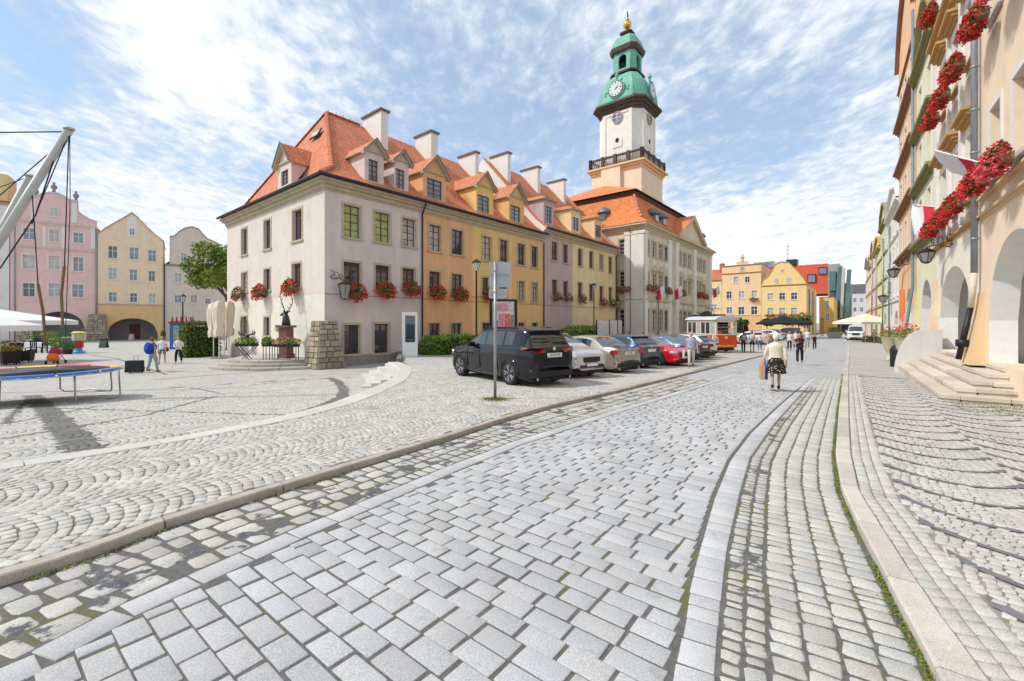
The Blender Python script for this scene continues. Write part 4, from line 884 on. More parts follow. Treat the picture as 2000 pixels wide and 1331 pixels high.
# shaft with cut corners
def octo(r, ch): return [(r-ch,-r),(r,-r+ch),(r,r-ch),(r-ch,r),(-r+ch,r),(-r,r-ch),(-r,-r+ch),(-r+ch,-r)]
zs = hz(232)
m = MB(); m.hprism(octo(3.35, 1.1), zc+.15, zs-.4); m.build('tower_shaft', M_tww, TW)
for rz in range(4):
    for x0, x1, z0_, z1_ in ((-2.25,-1.85,zc+.2,zs-.7),(1.85,2.25,zc+.2,zs-.7),(-2.25,2.25,zs-.7,zs-.4)): m = MB(); m.box(x0, x1, -3.45, -3.351, z0_, z1_); o = m.build('lesene', M_tww, TW); o.rotation_euler = (0, 0, rz*math.pi/2)
    m = MB(); n = 20; rr, r2 = .62, .82; zc2 = hz(247); vs = [(r_*math.cos(t), y_, zc2+r_*1.1*math.sin(t)) for r_, y_ in ((rr,-3.52),(r2,-3.52),(r2,-3.351)) for t in np.linspace(0, 2*math.pi, n, endpoint=False)]
    m.raw(vs, [(i, (i+1) % n, n+(i+1) % n, n+i) for i in range(n)]+[(n+i, n+(i+1) % n, 2*n+(i+1) % n, 2*n+i) for i in range(n)]); o = m.build('round_window', mat('stone_grey_ring', (.34,.29,.25), .8), TW); o.rotation_euler = (0, 0, rz*math.pi/2)
    m = MB(); m.face([(rr*math.cos(t), -3.40, zc2+rr*1.1*math.sin(t)) for t in np.linspace(0, 2*math.pi, n, endpoint=False)]); m.build('pane', M_glassb, o)
    m = MB(); m.box(-.04,.04,-3.46,-3.41,zc2-.62,zc2+.62).box(-.6,.6,-3.46,-3.41,zc2-.04,zc2+.04); m.build('glazing_bar', M_framew, o)
    m = MB(); zn = hz(291); m.lathe([(.001,0)], 3) if 0 else None; pts = [(.75*math.cos(t), zn+.9*math.sin(t)) for t in np.linspace(0, math.pi, 10)]; m.prism([(.75, zn-.9)]+pts+[(-.75, zn-.9)], -3.45, -3.351); o = m.build('niche', M_tww, TW); o.rotation_euler = (0, 0, rz*math.pi/2)
    m = MB(); m.prism([(.3*math.cos(t), zn+.1+.35*math.sin(t)) for t in np.linspace(0, 2*math.pi, 12, endpoint=False)], -3.475, -3.451); m.build('niche_opening', M_inner, o)
# dark main cornice, broken forward on each face
m = MB()
for k, (r, ch, a, b) in enumerate(((3.45,1.1,-.4,-.05),(3.6,1.12,-.05,.35),(3.9,1.2,.35,.7),(4.2,1.25,.7,1.0))): m.hprism(octo(r, ch), zs+a, zs+b)
m.build('main_cornice', M_tdk, TW)
def shell(prof, name, m_, ch=.33, par=TW, n8=True, sm=False):
    m = MB(); vs = []; 
    for r, z in prof: vs += [(x, y, z) for x, y in octo(r, r*ch)]
    k = len(prof); m.raw(vs, [(i*8+j, i*8+(j+1) % 8, (i+1)*8+(j+1) % 8, (i+1)*8+j) for i in range(k-1) for j in range(8)]+[tuple((k-1)*8+j for j in range(8))]); return m.build(name, m_, par, sm)
zb = zs+1.0
shell([(3.75,zb),(3.78,zb+.5),(3.7,zb+1.2),(3.55,zb+2.1),(3.25,zb+3.0),(2.8,zb+3.8),(2.25,zb+4.5),(1.75,hz(155))], 'lower_dome', M_cu)
shell([(2.15,hz(156)),(2.2,hz(153)),(1.9,hz(150))], 'lantern_sill', M_tdk)
zl0, zl1 = hz(150), hz(113)
m = MB()
for x, y in ((1,1),(1,-1),(-1,1),(-1,-1)):
    m.hprism([(x*.75*(1 if 1 else 0)+dx, y*.75+dy) for dx, dy in ()] or [(x*1.75,y*.8),(x*1.75,y*1.2),(x*1.2,y*1.75),(x*.8,y*1.75),(x*.8,y*1.2),(x*1.2,y*.8)][::(1 if x*y > 0 else -1)], zl0, zl1)
m.build('lantern_pier', M_cu, TW)
m = MB()
for k in range(4):
    Mx = Matrix.Rotation(k*math.pi/2, 4, 'Z') @ Matrix.Translation((0, -1.74, 0)); fwall(m, -.95, .95, zl0, zl1, [(-.62,.62,zl0+.35,zl1-.45,.62)], .25, Mx)
m.build('lantern_arch', M_cu, TW)
m = MB(); m.lathe([(.5,zl0+.9),(.42,zl0+1.2),(.3,zl0+1.7),(.05,zl0+1.9)], 12); m.tube([(0,0,zl0+1.9),(0,0,zl1)], .05); m.build('bell', M_tdk, TW, True)
shell([(1.9,zl1-.05),(2.1,zl1+.1),(2.2,hz(107)),(2.22,hz(104)),(2.0,hz(102))], 'lantern_cornice', M_tdk)
shell([(2.0,hz(103)),(1.95,hz(98)),(1.85,hz(90)),(1.6,hz(84)),(1.2,hz(79)),(.75,hz(76)),(.6,hz(74))], 'upper_dome', M_cu)
shell([(.6,hz(76)),(.55,hz(71)),(.95,hz(70)),(.95,hz(68)),(.45,hz(65)),(.22,hz(60)),(.15,hz(58))], 'finial_neck', M_tdk)
m = MB(); m.lathe([(0,-.62),(.3,-.55),(.56,-.3),(.62,0),(.56,.3),(.3,.55),(0,.62)], 18, (0,0,hz(51))); m.lathe([(.12,-.1),(.25,0),(.3,.14),(.12,.24),(0,.3)], 10, (0,0,hz(42))); m.build('golden_ball', mat('gilding', (.70,.46,.10), .28, .1, metal=.9), TW, True)
m = MB(); m.tube([(0,0,hz(43)),(0,0,hz(24))], .05, 6); m.prism([(0,hz(34)),(.35,hz(33)),(.5,hz(29)),(.2,hz(31)),(.15,hz(25)),(-.1,hz(24)),(-.15,hz(30)),(-.05,hz(34))], -.03, .03); m.build('weather_vane', M_tdk, TW)
# clocks on the four faces
for k in range(4):
    c = empty('clock'); c.parent = TW; c.rotation_euler = (0, 0, k*math.pi/2); zc3 = hz(196); y = -3.85; n = 28
    def disc(r, y0, y1, nm, m_): m = MB(); m.prism([(r*math.cos(t), zc3+r*math.sin(t)) for t in np.linspace(0, 2*math.pi, n, endpoint=False)], y0, y1); return m.build(nm, m_, c)
    disc(1.3, y-.05, y+1.2, 'clock_case', M_cu); disc(1.16, y-.1, y-.051, 'clock_ring', M_tdk); disc(1.05, y-.14, y-.101, 'clock_face', mat('clock_face_white', (.60,.63,.64), .5, .03))
    m = MB()
    for h in range(12):
        a = h*math.pi/6; L0, L1, wd = (.75, .97, .07 if h % 3 == 0 else .045)
        m.raw([((r_*math.sin(a)+w_*math.cos(a)), y-.155, zc3+r_*math.cos(a)-w_*math.sin(a)) for r_, w_ in ((L0,-wd),(L1,-wd),(L1,wd),(L0,wd))], [(0,1,2,3)])
    m.build('hour_mark', M_black, c)
    m = MB()
    for a, l_, w_ in ((R_(40), .62, .05), (R_(75), .9, .035)): m.raw([(math.sin(a)*r_+q*math.cos(a), y-.17, zc3+math.cos(a)*r_-q*math.sin(a)) for r_, q in ((-.15,-w_),(l_,-w_*.4),(l_,w_*.4),(-.15,w_))], [(0,1,2,3)])
    m.build('clock_hand', M_black, c)
    for x in (-1.75, 1.75): m = MB(); m.lathe([(.28,0),(.22,.3),(.34,.55),(.1,.9),(0,1.0)], 8, (x, y+.35, zc3-.6)); m.build('clock_scroll', M_cu, c, True)
    m = MB(); m.lathe([(.16,0),(.12,.5),(.3,.75),(.3,.9),(.08,1.1),(.14,1.3),(0,1.5)], 8, (0, y+.35, zc3+1.3)); m.build('clock_finial', M_cu, c, True)
m = MB(); m.box(-s-.01, -s+.001, -1.6, 1.4, ZH+4, zc+.1); m.box(-s-.5, -s+.001, -.9, 2.1, ZH+4, zc-.1); m.build('stair_turret', M_tw, TW)
m = MB(); m.box(1.6, 2.2, -s-.02, -s-.001, 20.5-2.2, 20.5-1.2); m.build('small_window', M_glass, TW)

# ---------------------------------------------------------------- houses round the square and down the street
def townhouse(P0, px0, px1, label, col, wins, top, D=11, base=0., arch=(), gable=None, cornz=(), style='white', sur=M_trimw, group=None, rmat=T_rd, roofkind='gable', name='town_house', side_ops=None, gwins=(), corncol=M_stone, bars=(1, 1), ucl=None, lowcol=None, dz=.0, ddoor=True, sw=.12):
    """px0/px1: where the house starts and ends along its facade plane; top = eave height; gable = outline above it in pixels"""
    u0, u1 = (P0.u(px0), P0.u(px1)) if ucl is None else ucl; W = u1-u0; o_ = P0.w(u0); root = empty(name, (o_.x, o_.y, 0), P0.a, label, 'house', group); m = pl('house'+str(len(MATS)), col, .04, .08)
    ops = []
    for q in wins:
        r = P0.rect(*q[:4]); r = [r[0]-u0, r[1]-u0, r[2], r[3]]
        if r[0] < .1 or r[1] > W-.1: continue
        ops.append(tuple(r)); window(root, r, style=style, y=.14, bars=bars, surround=sur, sill=sur, sw=sw)
    for q in arch:
        r = P0.rect(*q[:4]); a = (r[0]-u0, r[1]-u0, base, r[3], q[4]*(r[3]-base), .7); ops.append(a)
    mb = MB(); fwall(mb, 0, W, base-.3, top, ops)
    mb.face([(0,D,base-.3),(0,0,base-.3),(0,0,top),(0,D,top)]); mb.face([(W,0,base-.3),(W,D,base-.3),(W,D,top),(W,0,top)]); mb.face([(W,D,base-.3),(0,D,base-.3),(0,D,top),(W,D,top)])
    mb.build('wall', m, root)
    for a in ops:
        if len(a) > 4:
            q = MB(); x0, x1, z0, z1 = a[0]-.4, a[1]+.4, base, a[3]+.3; y0, y1 = .71, 3.6
            q.face([(x0,y1,z0),(x1,y1,z0),(x1,y1,z1),(x0,y1,z1)]); q.face([(x0,y0,z0),(x0,y1,z0),(x0,y1,z1),(x0,y0,z1)]); q.face([(x1,y1,z0),(x1,y0,z0),(x1,y0,z1),(x1,y1,z1)]); q.face([(x0,y0,z1),(x0,y1,z1),(x1,y1,z1),(x1,y0,z1)]); q.face([(x0,y0,z0+.02),(x1,y0,z0+.02),(x1,y1,z0+.02),(x0,y1,z0+.02)])
            ar = q.build('arcade', mat('arcade_grey', (.36,.36,.36), .9, .1, 1), root)
            if ddoor:
                q = MB(); xm = (x0+x1)/2; q.box(xm-.6, xm+.6, y1-.08, y1-.01, z0, z0+2.2); q.build('arcade_door', M_frame, ar)
    if gable:
        pts = [(P0.u(x)-u0, P0.z(x, y)) for x, y in gable]; pts = [(max(0, min(W, a)), max(top-.0, b)) for a, b in pts]
        g = MB(); g.prism([(0,top),(W,top)]+pts[::-1], 0, .35); g.build('gable', m, root)
        g = MB()
        for (a, b), (c, d_) in zip(pts[:-1], pts[1:]): g.raw([(a,-.12,b-.12),(c,-.12,d_-.12),(c,-.12,d_+.06),(a,-.12,b+.06),(a,.4,b-.12),(c,.4,d_-.12),(c,.4,d_+.06),(a,.4,b+.06)], [(0,1,2,3),(3,2,6,7),(0,4,5,1),(7,6,5,4)])
        g.build('gable_coping', corncol, root)
    for q in gwins:
        r = P0.rect(*q); r = [r[0]-u0, r[1]-u0, r[2], r[3]]; window(root, r, style=style, y=-.10, bars=bars, sill=sur, sw=.06)
    for z in cornz: cornice(root, 0, W, z, corncol, ((.06,.12),(.14,.1),(.22,.08)))
    rf = MB(); zr = top+W*.42 if roofkind == 'gable' else top+3.2
    if roofkind == 'gable':
        rface(rf, [(-.1,.3,top),(W/2,.3,zr),(W/2,D,zr),(-.1,D,top)]); rface(rf, [(W+.1,.3,top),(W/2,.3,zr),(W/2,D,zr),(W+.1,D,top)])
    elif roofkind == 'eave':
        rface(rf, [(0,-.3,top),(W,-.3,top),(W,D/2,zr),(0,D/2,zr)]); rface(rf, [(0,D,top),(W,D,top),(W,D/2,zr),(0,D/2,zr)]); rf.face([(0,-.3,top),(0,D,top),(0,D/2,zr)]); rf.face([(W,-.3,top),(W,D,top),(W,D/2,zr)])
    else: rf.box(0, W, 0, D, top, top+.2)
    rf.build('roof', rmat, root)
    if lowcol:
        a, b = lowcol; q = MB(); fwall(q, 0, W, base-.3, a, [o for o in ops if o[2] < a], .01); o = q.build('lower_wall', pl('low'+str(len(MATS)), b), root); o.location = (0, -.02, 0); cornice(root, 0, W, a, corncol, ((.1,.1),))
    return root, u0, W
FL = through(190, R_(37.2), 59.5)
pk, pu, pW = townhouse(FL, 20, 189.5, 'pink baroque gabled house with arcade arch on the far side of the plaza', (.76,.53,.51),
    [(45,446,68,468),(96,449,116,472),(143,455,163,475),(44,498,68,525),(95,500,117,527),(143,503,163,530),(44,553,68,580),(95,554,117,580),(141,556,163,581)],
    FL.z(105,438), arch=[(62,609,167,665,.62)], gable=[(21,432),(30,428),(38,419),(47,408),(52,398),(56,388),(66,384),(80,379),(97,375.5),(112,377),(125,382),(135,390),(152,393),(153,412),(162,420),(175,428),(189,433)],
    gwins=[(97,406,115,423)], cornz=(FL.z(105,438)-.15, FL.z(105,489)), corncol=mat('pale_pink_trim', (.66,.56,.56), .85), group='townhouses across the plaza', ddoor=False)
for a, b, c, d_ in ((36,82,442,486),(128,189,446,490)): pass
for x0, y0, x1, y1 in ((83,443,90,487),(120,443,127,487),(27,443,33,487),(178,443,186,487),(60,392,70,432),(140,398,151,436)):
    m = MB(); r = FL.rect(x0, y0, x1, y1); m.box(r[0]-pu, r[1]-pu, -.08, -.001, r[2], r[3]); m.build('pilaster', M_trimw, pk)
for px, py in ((105,375),(148,392),(69,384)):
    m = MB(); x = FL.u(px)-pu; m.lathe([(.22,0),(.12,.25),(.32,.55),(.3,.8),(.1,1.0),(.15,1.2),(0,1.35)], 10, (x, .15, FL.z(px, py))); m.build('urn', mat('grey_stone', (.25,.24,.23), .9), pk, True)
m = MB(); x = FL.u(62)-pu
ck, cu, cW = townhouse(FL, 190.5, 318, 'cream yellow gabled house with orange arcade front beside the pink house', (.80,.64,.45),
    [(211,481,229,505),(253,484,271,507),(289,489,305,511),(212,524,228,546),(253,527,268,548),(290,530,303,550),(212,571,228,590),(254,573,268,591),(291,574,304,592)],
    FL.z(254,464), arch=[(208,622,308,665,.72)], gable=[(190.5,457),(205,446),(222,436),(240,426),(258,415),(272,427),(290,446),(304,459),(318,471)], gwins=[(253,447,263,460)],
    cornz=(), corncol=mat('cream_coping', (.5,.38,.28), .85), group='townhouses across the plaza', lowcol=(FL.z(254,596), (.74,.50,.25)), ddoor=True)
m = MB(); r = FL.rect(248, 430, 268, 466); m.box(r[0]-cu, r[1]-cu, -.04, -.001, FL.z(258,464), FL.z(258,424)); m.build('pilaster', M_trimw, ck)
bk, bu, bW = townhouse(FL, 318.5, 446, 'grey beige house with curved gable behind the tree', (.66,.58,.51),
    [(341,534,355,552),(341,577,354,592),(372,577,385,592),(401,584,411,594),(372,534,384,552)],
    FL.z(380,522), gable=[(331,520),(331.5,462),(340,461),(350,452),(362,445),(375,443),(388,447),(397,458),(405,466),(418,472),(430,478),(431,520)], gwins=[(373,472,382,483),(353,495,365,510)],
    cornz=(FL.z(380,523),), corncol=mat('taupe_coping', (.36,.31,.27), .85), group='townhouses across the plaza', sw=.08)
wk, wu, wW = townhouse(FL, -160, 18, 'white and yellow building cut by the left edge beyond the parasols', (.72,.70,.68),
    [(-20,500,-4,530),(-20,553,-4,580),(-60,500,-40,530),(-60,553,-40,580)], FL.z(0,395), cornz=(FL.z(0,400),), group='townhouses across the plaza', roofkind='flat')
m = MB(); r = FL.rect(-40, 338, 14, 400); m.box(r[0]-wu, r[1]-wu, .2, 4, r[2], FL.z(10,340)); m.build('attic_block', pl('sliver', (.70,.55,.30)), wk)
bt2 = empty('stone_buttress', (*FL.w(FL.u(191)), 0), FL.a, 'mossy stone buttress standing between the pink and cream houses', 'buttress')
buttress_stones(bt2, 0, -.2, 1.1, .8, 3.6, 6, 3, M_rub, MATS['buttress_mortar'])
pipe(pk, pW-.1, 0, FL.z(105,440), M_zinc, .07); pipe(bk, .15, 0, FL.z(380,522), M_gut, .07); pipe(pk, .4, 0, FL.z(105,440), M_zinc, .07)
# the far end of the street
FE = Plane(63.6, 94, AR-math.pi/2)
yk, yu, yW = townhouse(FE, 1487, 1575, 'yellow house with rounded gable at the far end of the street', (.80,.58,.27),
    [(1499,573,1510,586),(1522,572.5,1533.5,586),(1545,572,1557,585.5),(1499,602,1510,614),(1522,602,1533.5,614),(1545,601.5,1557,613)],
    FE.z(1530,558), D=22, gable=[(1487,556),(1490,547),(1500,540),(1508,528),(1514,516),(1525,511.5),(1540,512.5),(1548,520),(1560,533),(1572,548),(1575,556)], gwins=[(1512,544,1520,553),(1535.6,543,1544,552),(1525,525.5,1531,532)],
    cornz=(FE.z(1530,558)-.1,), corncol=mat('ochre_trim', (.52,.36,.14), .85), group='houses at the far end of the street', base=0)
ok_, ou, oW = townhouse(FE, 1410, 1486.5, 'peach coloured house with flat attic beside the yellow gable', (.78,.55,.32),
    [(1433,541,1442,553),(1455,541,1464,552),(1419,569.6,1429,584),(1443,569,1454,584),(1468,568,1478.5,582),(1419,600.5,1430,613),(1442,600,1453.5,615),(1467,599,1479,615)],
    FE.z(1450,519), arch=[(1438,631,1462,652,.5)], gwins=[(1445.5,521.5,1453,529.6)], cornz=(FE.z(1450,535), FE.z(1450,519)-.1), roofkind='flat', group='houses at the far end of the street', lowcol=(FE.z(1450,617), (.74,.46,.22)), corncol=mat('tan_trim', (.55,.36,.20), .85))
m = MB(); r = FE.rect(1438, 511, 1461, 519); m.box(r[0]-ou, r[1]-ou, 0, .4, r[2], r[3]); m.lathe([(.4,0),(.3,.5),(.5,1.0),(.2,1.6),(0,2.1)], 8, ((r[0]+r[1])/2-ou, .2, r[3])); m.build('attic_crest', pl('peachtop', (.72,.5,.3)), ok_)
townhouse(FE, 1340, 1409.5, 'pale yellow house half hidden by the town hall', (.74,.58,.32), [(1388.6,563.6,1400,578),(1388,595,1400,606),(1362,563,1373,578)], FE.z(1395,548), roofkind='eave', rmat=T_rd, group='houses at the far end of the street', cornz=(FE.z(1395,549)-.1,))
ch = MB(); p = FE.w(FE.u(1402), 4); ch.box(-.5, .5, -.5, .5, FE.z(1395,548), FE.z(1402,512)); o = tag(ch.build('chimney_stack', mat('brick_red', (.42,.13,.07), .9, .2)), 'red brick chimney behind the pale yellow house near the town hall', 'chimney'); o.location = (p.x, p.y, 0); o.rotation_euler = (0, 0, FE.a)
# side wall windows and pipes of the yellow corner house, then the lower yellow wing, modern offices
SE = Plane(*FE.w(FE.u(1575)), AR)
for i, u in enumerate((2.5, 6.5, 10.5, 14.5)):
    for z in (6.0, 3.0): window(yk, (u, u+1.1, z+.4, z+1.9), fr=(yW, 0, math.pi/2), style='white', y=-.05, bars=(1, 1), surround=None, sill=M_trimw)
pipe(yk, 0, 0, 8, M_gut, .08, fr=(yW, 0, math.pi/2), pts=[(4.5,-.1,0),(4.5,-.1,10)]); pipe(yk, 0, 0, 8, M_gut, .08, fr=(yW, 0, math.pi/2), pts=[(12.5,-.1,0),(12.5,-.1,10)])
P2 = Plane(*SE.w(22.2, 0), AR-math.pi/2); w0 = P2.u(1607)
ext = townhouse(P2, 1600, 1629, 'low ochre yellow wing behind the yellow corner house', (.74,.50,.16), [(1613,588,1619,602),(1613,613,1619,626)], P2.z(1615,582), D=14, roofkind='flat', group='houses at the far end of the street')
M_red = mat('red_panel', (.62,.11,.06), .7, .05); M_conc = mat('modern_concrete', (.33,.32,.31), .7, .1); M_green = mat('green_glass', (.05,.14,.13), .08, .3, .4, spec=.8, coat=.5)
md = empty('office_building', (*P2.w(P2.u(1560)), 0), P2.a, 'modern office block with red mansard and slanted glass bays beyond the yellow houses', 'office'); P3 = Plane(*P2.w(0, 16), P2.a); md.location = (*P3.w(0), 0)
def blk(name, m_, px0, px1, py0, py1, y0=0, y1=10, par=md, lean=0):
    r = P3.rect(px0, py0, px1, py1, y0); m = MB(); a, b, z0, z1 = r
    m.raw([(a,y0,z0),(b,y0,z0),(b,y1,z0),(a,y1,z0),(a+lean,y0,z1),(b+lean,y0,z1),(b+lean,y1,z1),(a+lean,y1,z1)], [(0,1,5,4),(1,2,6,5),(2,3,7,6),(3,0,4,7),(4,5,6,7)]); return m.build(name, m_, par)
blk('red_roof', M_red, 1556, 1617, 517, 575, .5, 14); blk('red_roof', M_red, 1470, 1556, 524, 575, 3, 14); blk('roof_house', M_gut, 1535, 1556, 507, 520, 4, 8)
blk('glass_lantern', M_glassb, 1472, 1512, 512, 524, 5, 9)
for a, b, c, d_ in ((1600,1614,524,535),(1578,1592,538,551)):
    o = blk('eyebrow_window', M_gut, a-1.5, b+1.5, c-2, d_, .1, 3); blk('pane', M_glassb, a, b, c, d_, .05, .09, o)
blk('concrete_core', M_conc, 1617, 1640, 516, 652, 0, 12); blk('concrete_core', M_conc, 1640, 1662, 553, 652, 2, 12)
blk('slanted_bay', M_green, 1620, 1632, 530, 568, -1.2, 0); blk('slanted_bay', M_green, 1630, 1639, 521, 600, -1.6, 0, lean=.8); blk('slanted_bay', M_green, 1641, 1647, 525, 560, -1.8, 0, lean=-.6); blk('slanted_bay', M_green, 1648, 1657, 527, 622, -2.2, -.1, lean=.7)
blk('concrete_fin', mat('pale_concrete', (.5,.46,.42), .7), 1640, 1646, 524, 622, -2.6, -.2, lean=.5)
for a, b, c, d_ in ((1630,1644,596,620),(1620,1630,570,590),(1619,1629,600,625),(1632,1641,575,590)): blk('glass_bay', M_glass, a, b, c, d_, -.6, -.01)
for a, b in ((1645,1660),): blk('ground_floor', M_conc, 1617, 1662, 622, 652, -1.5, -.02); blk('shopfront', M_glass, 1622, 1640, 628, 650, -1.6, -1.51); blk('shopfront', M_glass, 1644, 1660, 628, 650, -1.6, -1.51)
P4 = Plane(*P3.w(0, 34), P2.a)
gy = townhouse(P4, 1655, 1712, 'distant grey and white apartment house closing the street', (.62,.62,.62), [(1667,583,1673,591),(1680,583,1686,591),(1667,601,1673,609),(1680,601,1686,609),(1667,617,1673,625),(1680,617,1686,625)], P4.z(1675,572), roofkind='eave', rmat=mat('dark_slate', (.09,.09,.10), .6), group='houses at the far end of the street', sur=None)
mst = MB(); p = FE.w(FE.u(1531), 6); mst.tube([(0,0,13),(0,0,FE.z(1531,478,6))], .05, 5)
for z in (20.2, 19.2, 18.4): mst.tube([(-.6,0,z),(.6,0,z)], .025, 4)
o = tag(mst.build('roof_antenna', M_black), 'thin aerial mast rising behind the yellow rounded gable', 'antenna'); o.location = (p.x, p.y, 0)
# ---- right-hand terrace of arcaded houses (facades at R = 3.4, seen steeply from the side)
A2 = math.atan2(.7986, .6018); RPo = Vector((.7986*3.4, -.6018*3.4)); RP = Plane(RPo.x, RPo.y, A2+math.pi)   # local x runs back toward the camera
def ru(s): return -s          # along-street distance -> local u
M_arcw = mat('arcade_white', (.80,.80,.79), .9, .05)
M_hood = mat('ochre_hood', (.50,.30,.11), .8, .1, 5)
def zU(s): return .88-.022*min(s, 40)
def rhouse(s0, s1, top, col, label, wins, arches, bands=(), floor=None, bandm=M_stone, hoods=(), frame=M_trimw, D=12, pil=(), flat=True, gable=None, plane=RP, group='arcaded houses along the right side'):
    """s0 < s1 along the street; windows (s_centre, z0, z1, width)"""
    o_ = plane.w(-s1); W = s1-s0; X = lambda s: s1-s; root = empty('arcaded_house', (o_.x, o_.y, 0), plane.a, label, 'house', group); m = pl('right'+str(len(MATS)), col, .04, .05); base = zU(s1)-.2; ops = []
    for s, z0, z1, w_ in wins:
        r = (X(s)-w_/2, X(s)+w_/2, z0, z1); ops.append(r); window(root, r, style='white', y=.24, bars=(1, 2), surround=frame, sill=M_hood if hoods else frame, sw=.14)
    for sa, sb, zc, rise in arches: ops.append((X(sb), X(sa), (floor+.03 if floor else base+.2), zc, rise, .55))
    mb = MB(); fwall(mb, 0, W, base-.4, top, ops, ymi=1); mb.face([(0,D,base),(0,0,base),(0,0,top),(0,D,top)]); mb.face([(W,0,base),(W,D,base),(W,D,top),(W,0,top)]); mb.build('wall', [m, M_arcw], root)
    if arches:
        q = MB(); x0, x1, z0, z1 = .02, W-.02, (floor if floor else base+.2), max(a[2] for a in arches)+.3; y0, y1 = .551, 3.4
        q.face([(x0,y1,z0),(x1,y1,z0),(x1,y1,z1),(x0,y1,z1)]); q.face([(x0,y0,z0),(x0,y1,z0),(x0,y1,z1),(x0,y0,z1)]); q.face([(x1,y1,z0),(x1,y0,z0),(x1,y0,z1),(x1,y1,z1)]); q.face([(x0,y0,z1),(x0,y1,z1),(x1,y1,z1),(x1,y0,z1)])
        q.build('arcade', M_arcw, root)
    for z, prof in bands: cornice(root, 0, W, z, bandm, prof)
    for s, z, w_ in hoods:
        q = MB(); x = X(s); q.box(x-w_/2, x+w_/2, -.14, -.001, z-.32, z-.22); q.box(x-w_/2-.06, x+w_/2+.06, -.26, -.001, z-.22, z-.1); q.box(x-w_/2-.12, x+w_/2+.12, -.38, -.001, z-.1, z); q.build('window_hood', M_hood, root)
        q = MB(); q.box(x-w_/2+.1, x+w_/2-.1, -.05, -.001, z-.62, z-.34); q.build('frieze_panel', m, root)
    for a, b, z0, z1 in pil: q = MB(); q.box(X(b), X(a), -.09, -.001, z0, z1); q.build('pilaster', M_trimw, root)
    q = MB()
    if gable:
        pts = [(X(s), z) for s, z in gable][::-1]; g = MB(); g.prism([(0,top),(W,top)]+pts[::-1], 0, .4); g.build('gable', m, root); g = MB()
        for (a, b), (c, d_) in zip(pts[:-1], pts[1:]): g.raw([(a,-.25,b-.1),(c,-.25,d_-.1),(c,-.25,d_+.12),(a,-.25,b+.12),(a,.5,b-.1),(c,.5,d_-.1),(c,.5,d_+.12),(a,.5,b+.12)], [(0,1,2,3),(3,2,6,7),(0,4,5,1),(7,6,5,4)])
        g.build('gable_coping', bandm, root)
    rface(q, [(0,0,top+.02),(W,0,top+.02),(W,D/2,top+3),(0,D/2,top+3)]); rface(q, [(0,D,top),(W,D,top),(W,D/2,top+3),(0,D/2,top+3)]); q.build('roof', T_rd, root); return root
c1, c2 = ((.08,.12),(.2,.12),(.34,.12)), ((.05,.08),(.12,.06))
FLR = 1.34
r1 = rhouse(7.0, 18.9, 19, (.80,.64,.47), 'peach cream arcaded house at the right edge with a wide arch and granite steps',
    [(s, z, z+1.95, 1.0) for z in (6.5, 11.0, 15.4) for s in (17.4,15.4,13.4,11.4,9.4)], [(13.5,18.1,4.75,2.2),(8.2,12.6,4.75,2.2)], [(5.55,c2),(6.05,c2)], floor=FLR, bandm=mat('peach_band', (.66,.48,.30), .85))
r2 = rhouse(18.9, 26.7, 19.5, (.80,.73,.62), 'cream white arcaded house with brown window hoods and tall grey downpipe',
    [(s, z, z+2.15, 1.0) for z in (6.5, 11.0, 15.5) for s in (24.7,22.5,20.2)], [(20.3,25.8,4.6,1.9)], [(5.6,c2),(14.2,c1)], floor=FLR, hoods=[(s, z, 1.5) for z in (9.25, 13.6) for s in (24.7,22.5,20.2)],
    pil=[(26.0,26.6,5.9,14.1),(23.4,23.8,5.9,14.1),(21.2,21.6,5.9,14.1)], bandm=M_hood)
M_olive = mat('olive_trim', (.26,.24,.11), .8, .1)
r3 = rhouse(26.7, 32.9, 15.7, (.74,.70,.50), 'pale yellow green arcaded house with curved gable and olive cornices',
    [(s, z, z+1.9, 1.0) for z in (7.0, 9.9, 12.9) for s in (31.2, 28.4)], [(27.9,30.9,4.6,1.4)], [(6.3,c1),(9.35,c1),(12.3,c1),(15.6,c1)], bandm=M_olive,
    gable=[(26.8,15.7),(27.0,16.8),(28.,17.8),(29.2,18.3),(30.6,18.0),(31.6,17.0),(32.2,16.4),(32.8,15.7)])
r4 = rhouse(32.9, 42.0, 20.5, (.80,.50,.30), 'tall peach orange house with brown string courses behind the flag',
    [(s, z, z+1.7, 1.1) for z in (7.3, 10.3, 13.3, 16.6) for s in (40.3, 37.6, 34.8)], [(34.5,37.6,4.6,1.5)], [(6.5,c1),(9.7,c1),(12.8,c1),(15.9,c1),(18.8,c2)], bandm=mat('brown_band', (.30,.15,.08), .8),
    gable=[(33.0,20.5),(33.6,22.4),(35.0,23.6),(37.4,24.4),(39.5,23.4),(41.0,22),(41.9,20.5)])
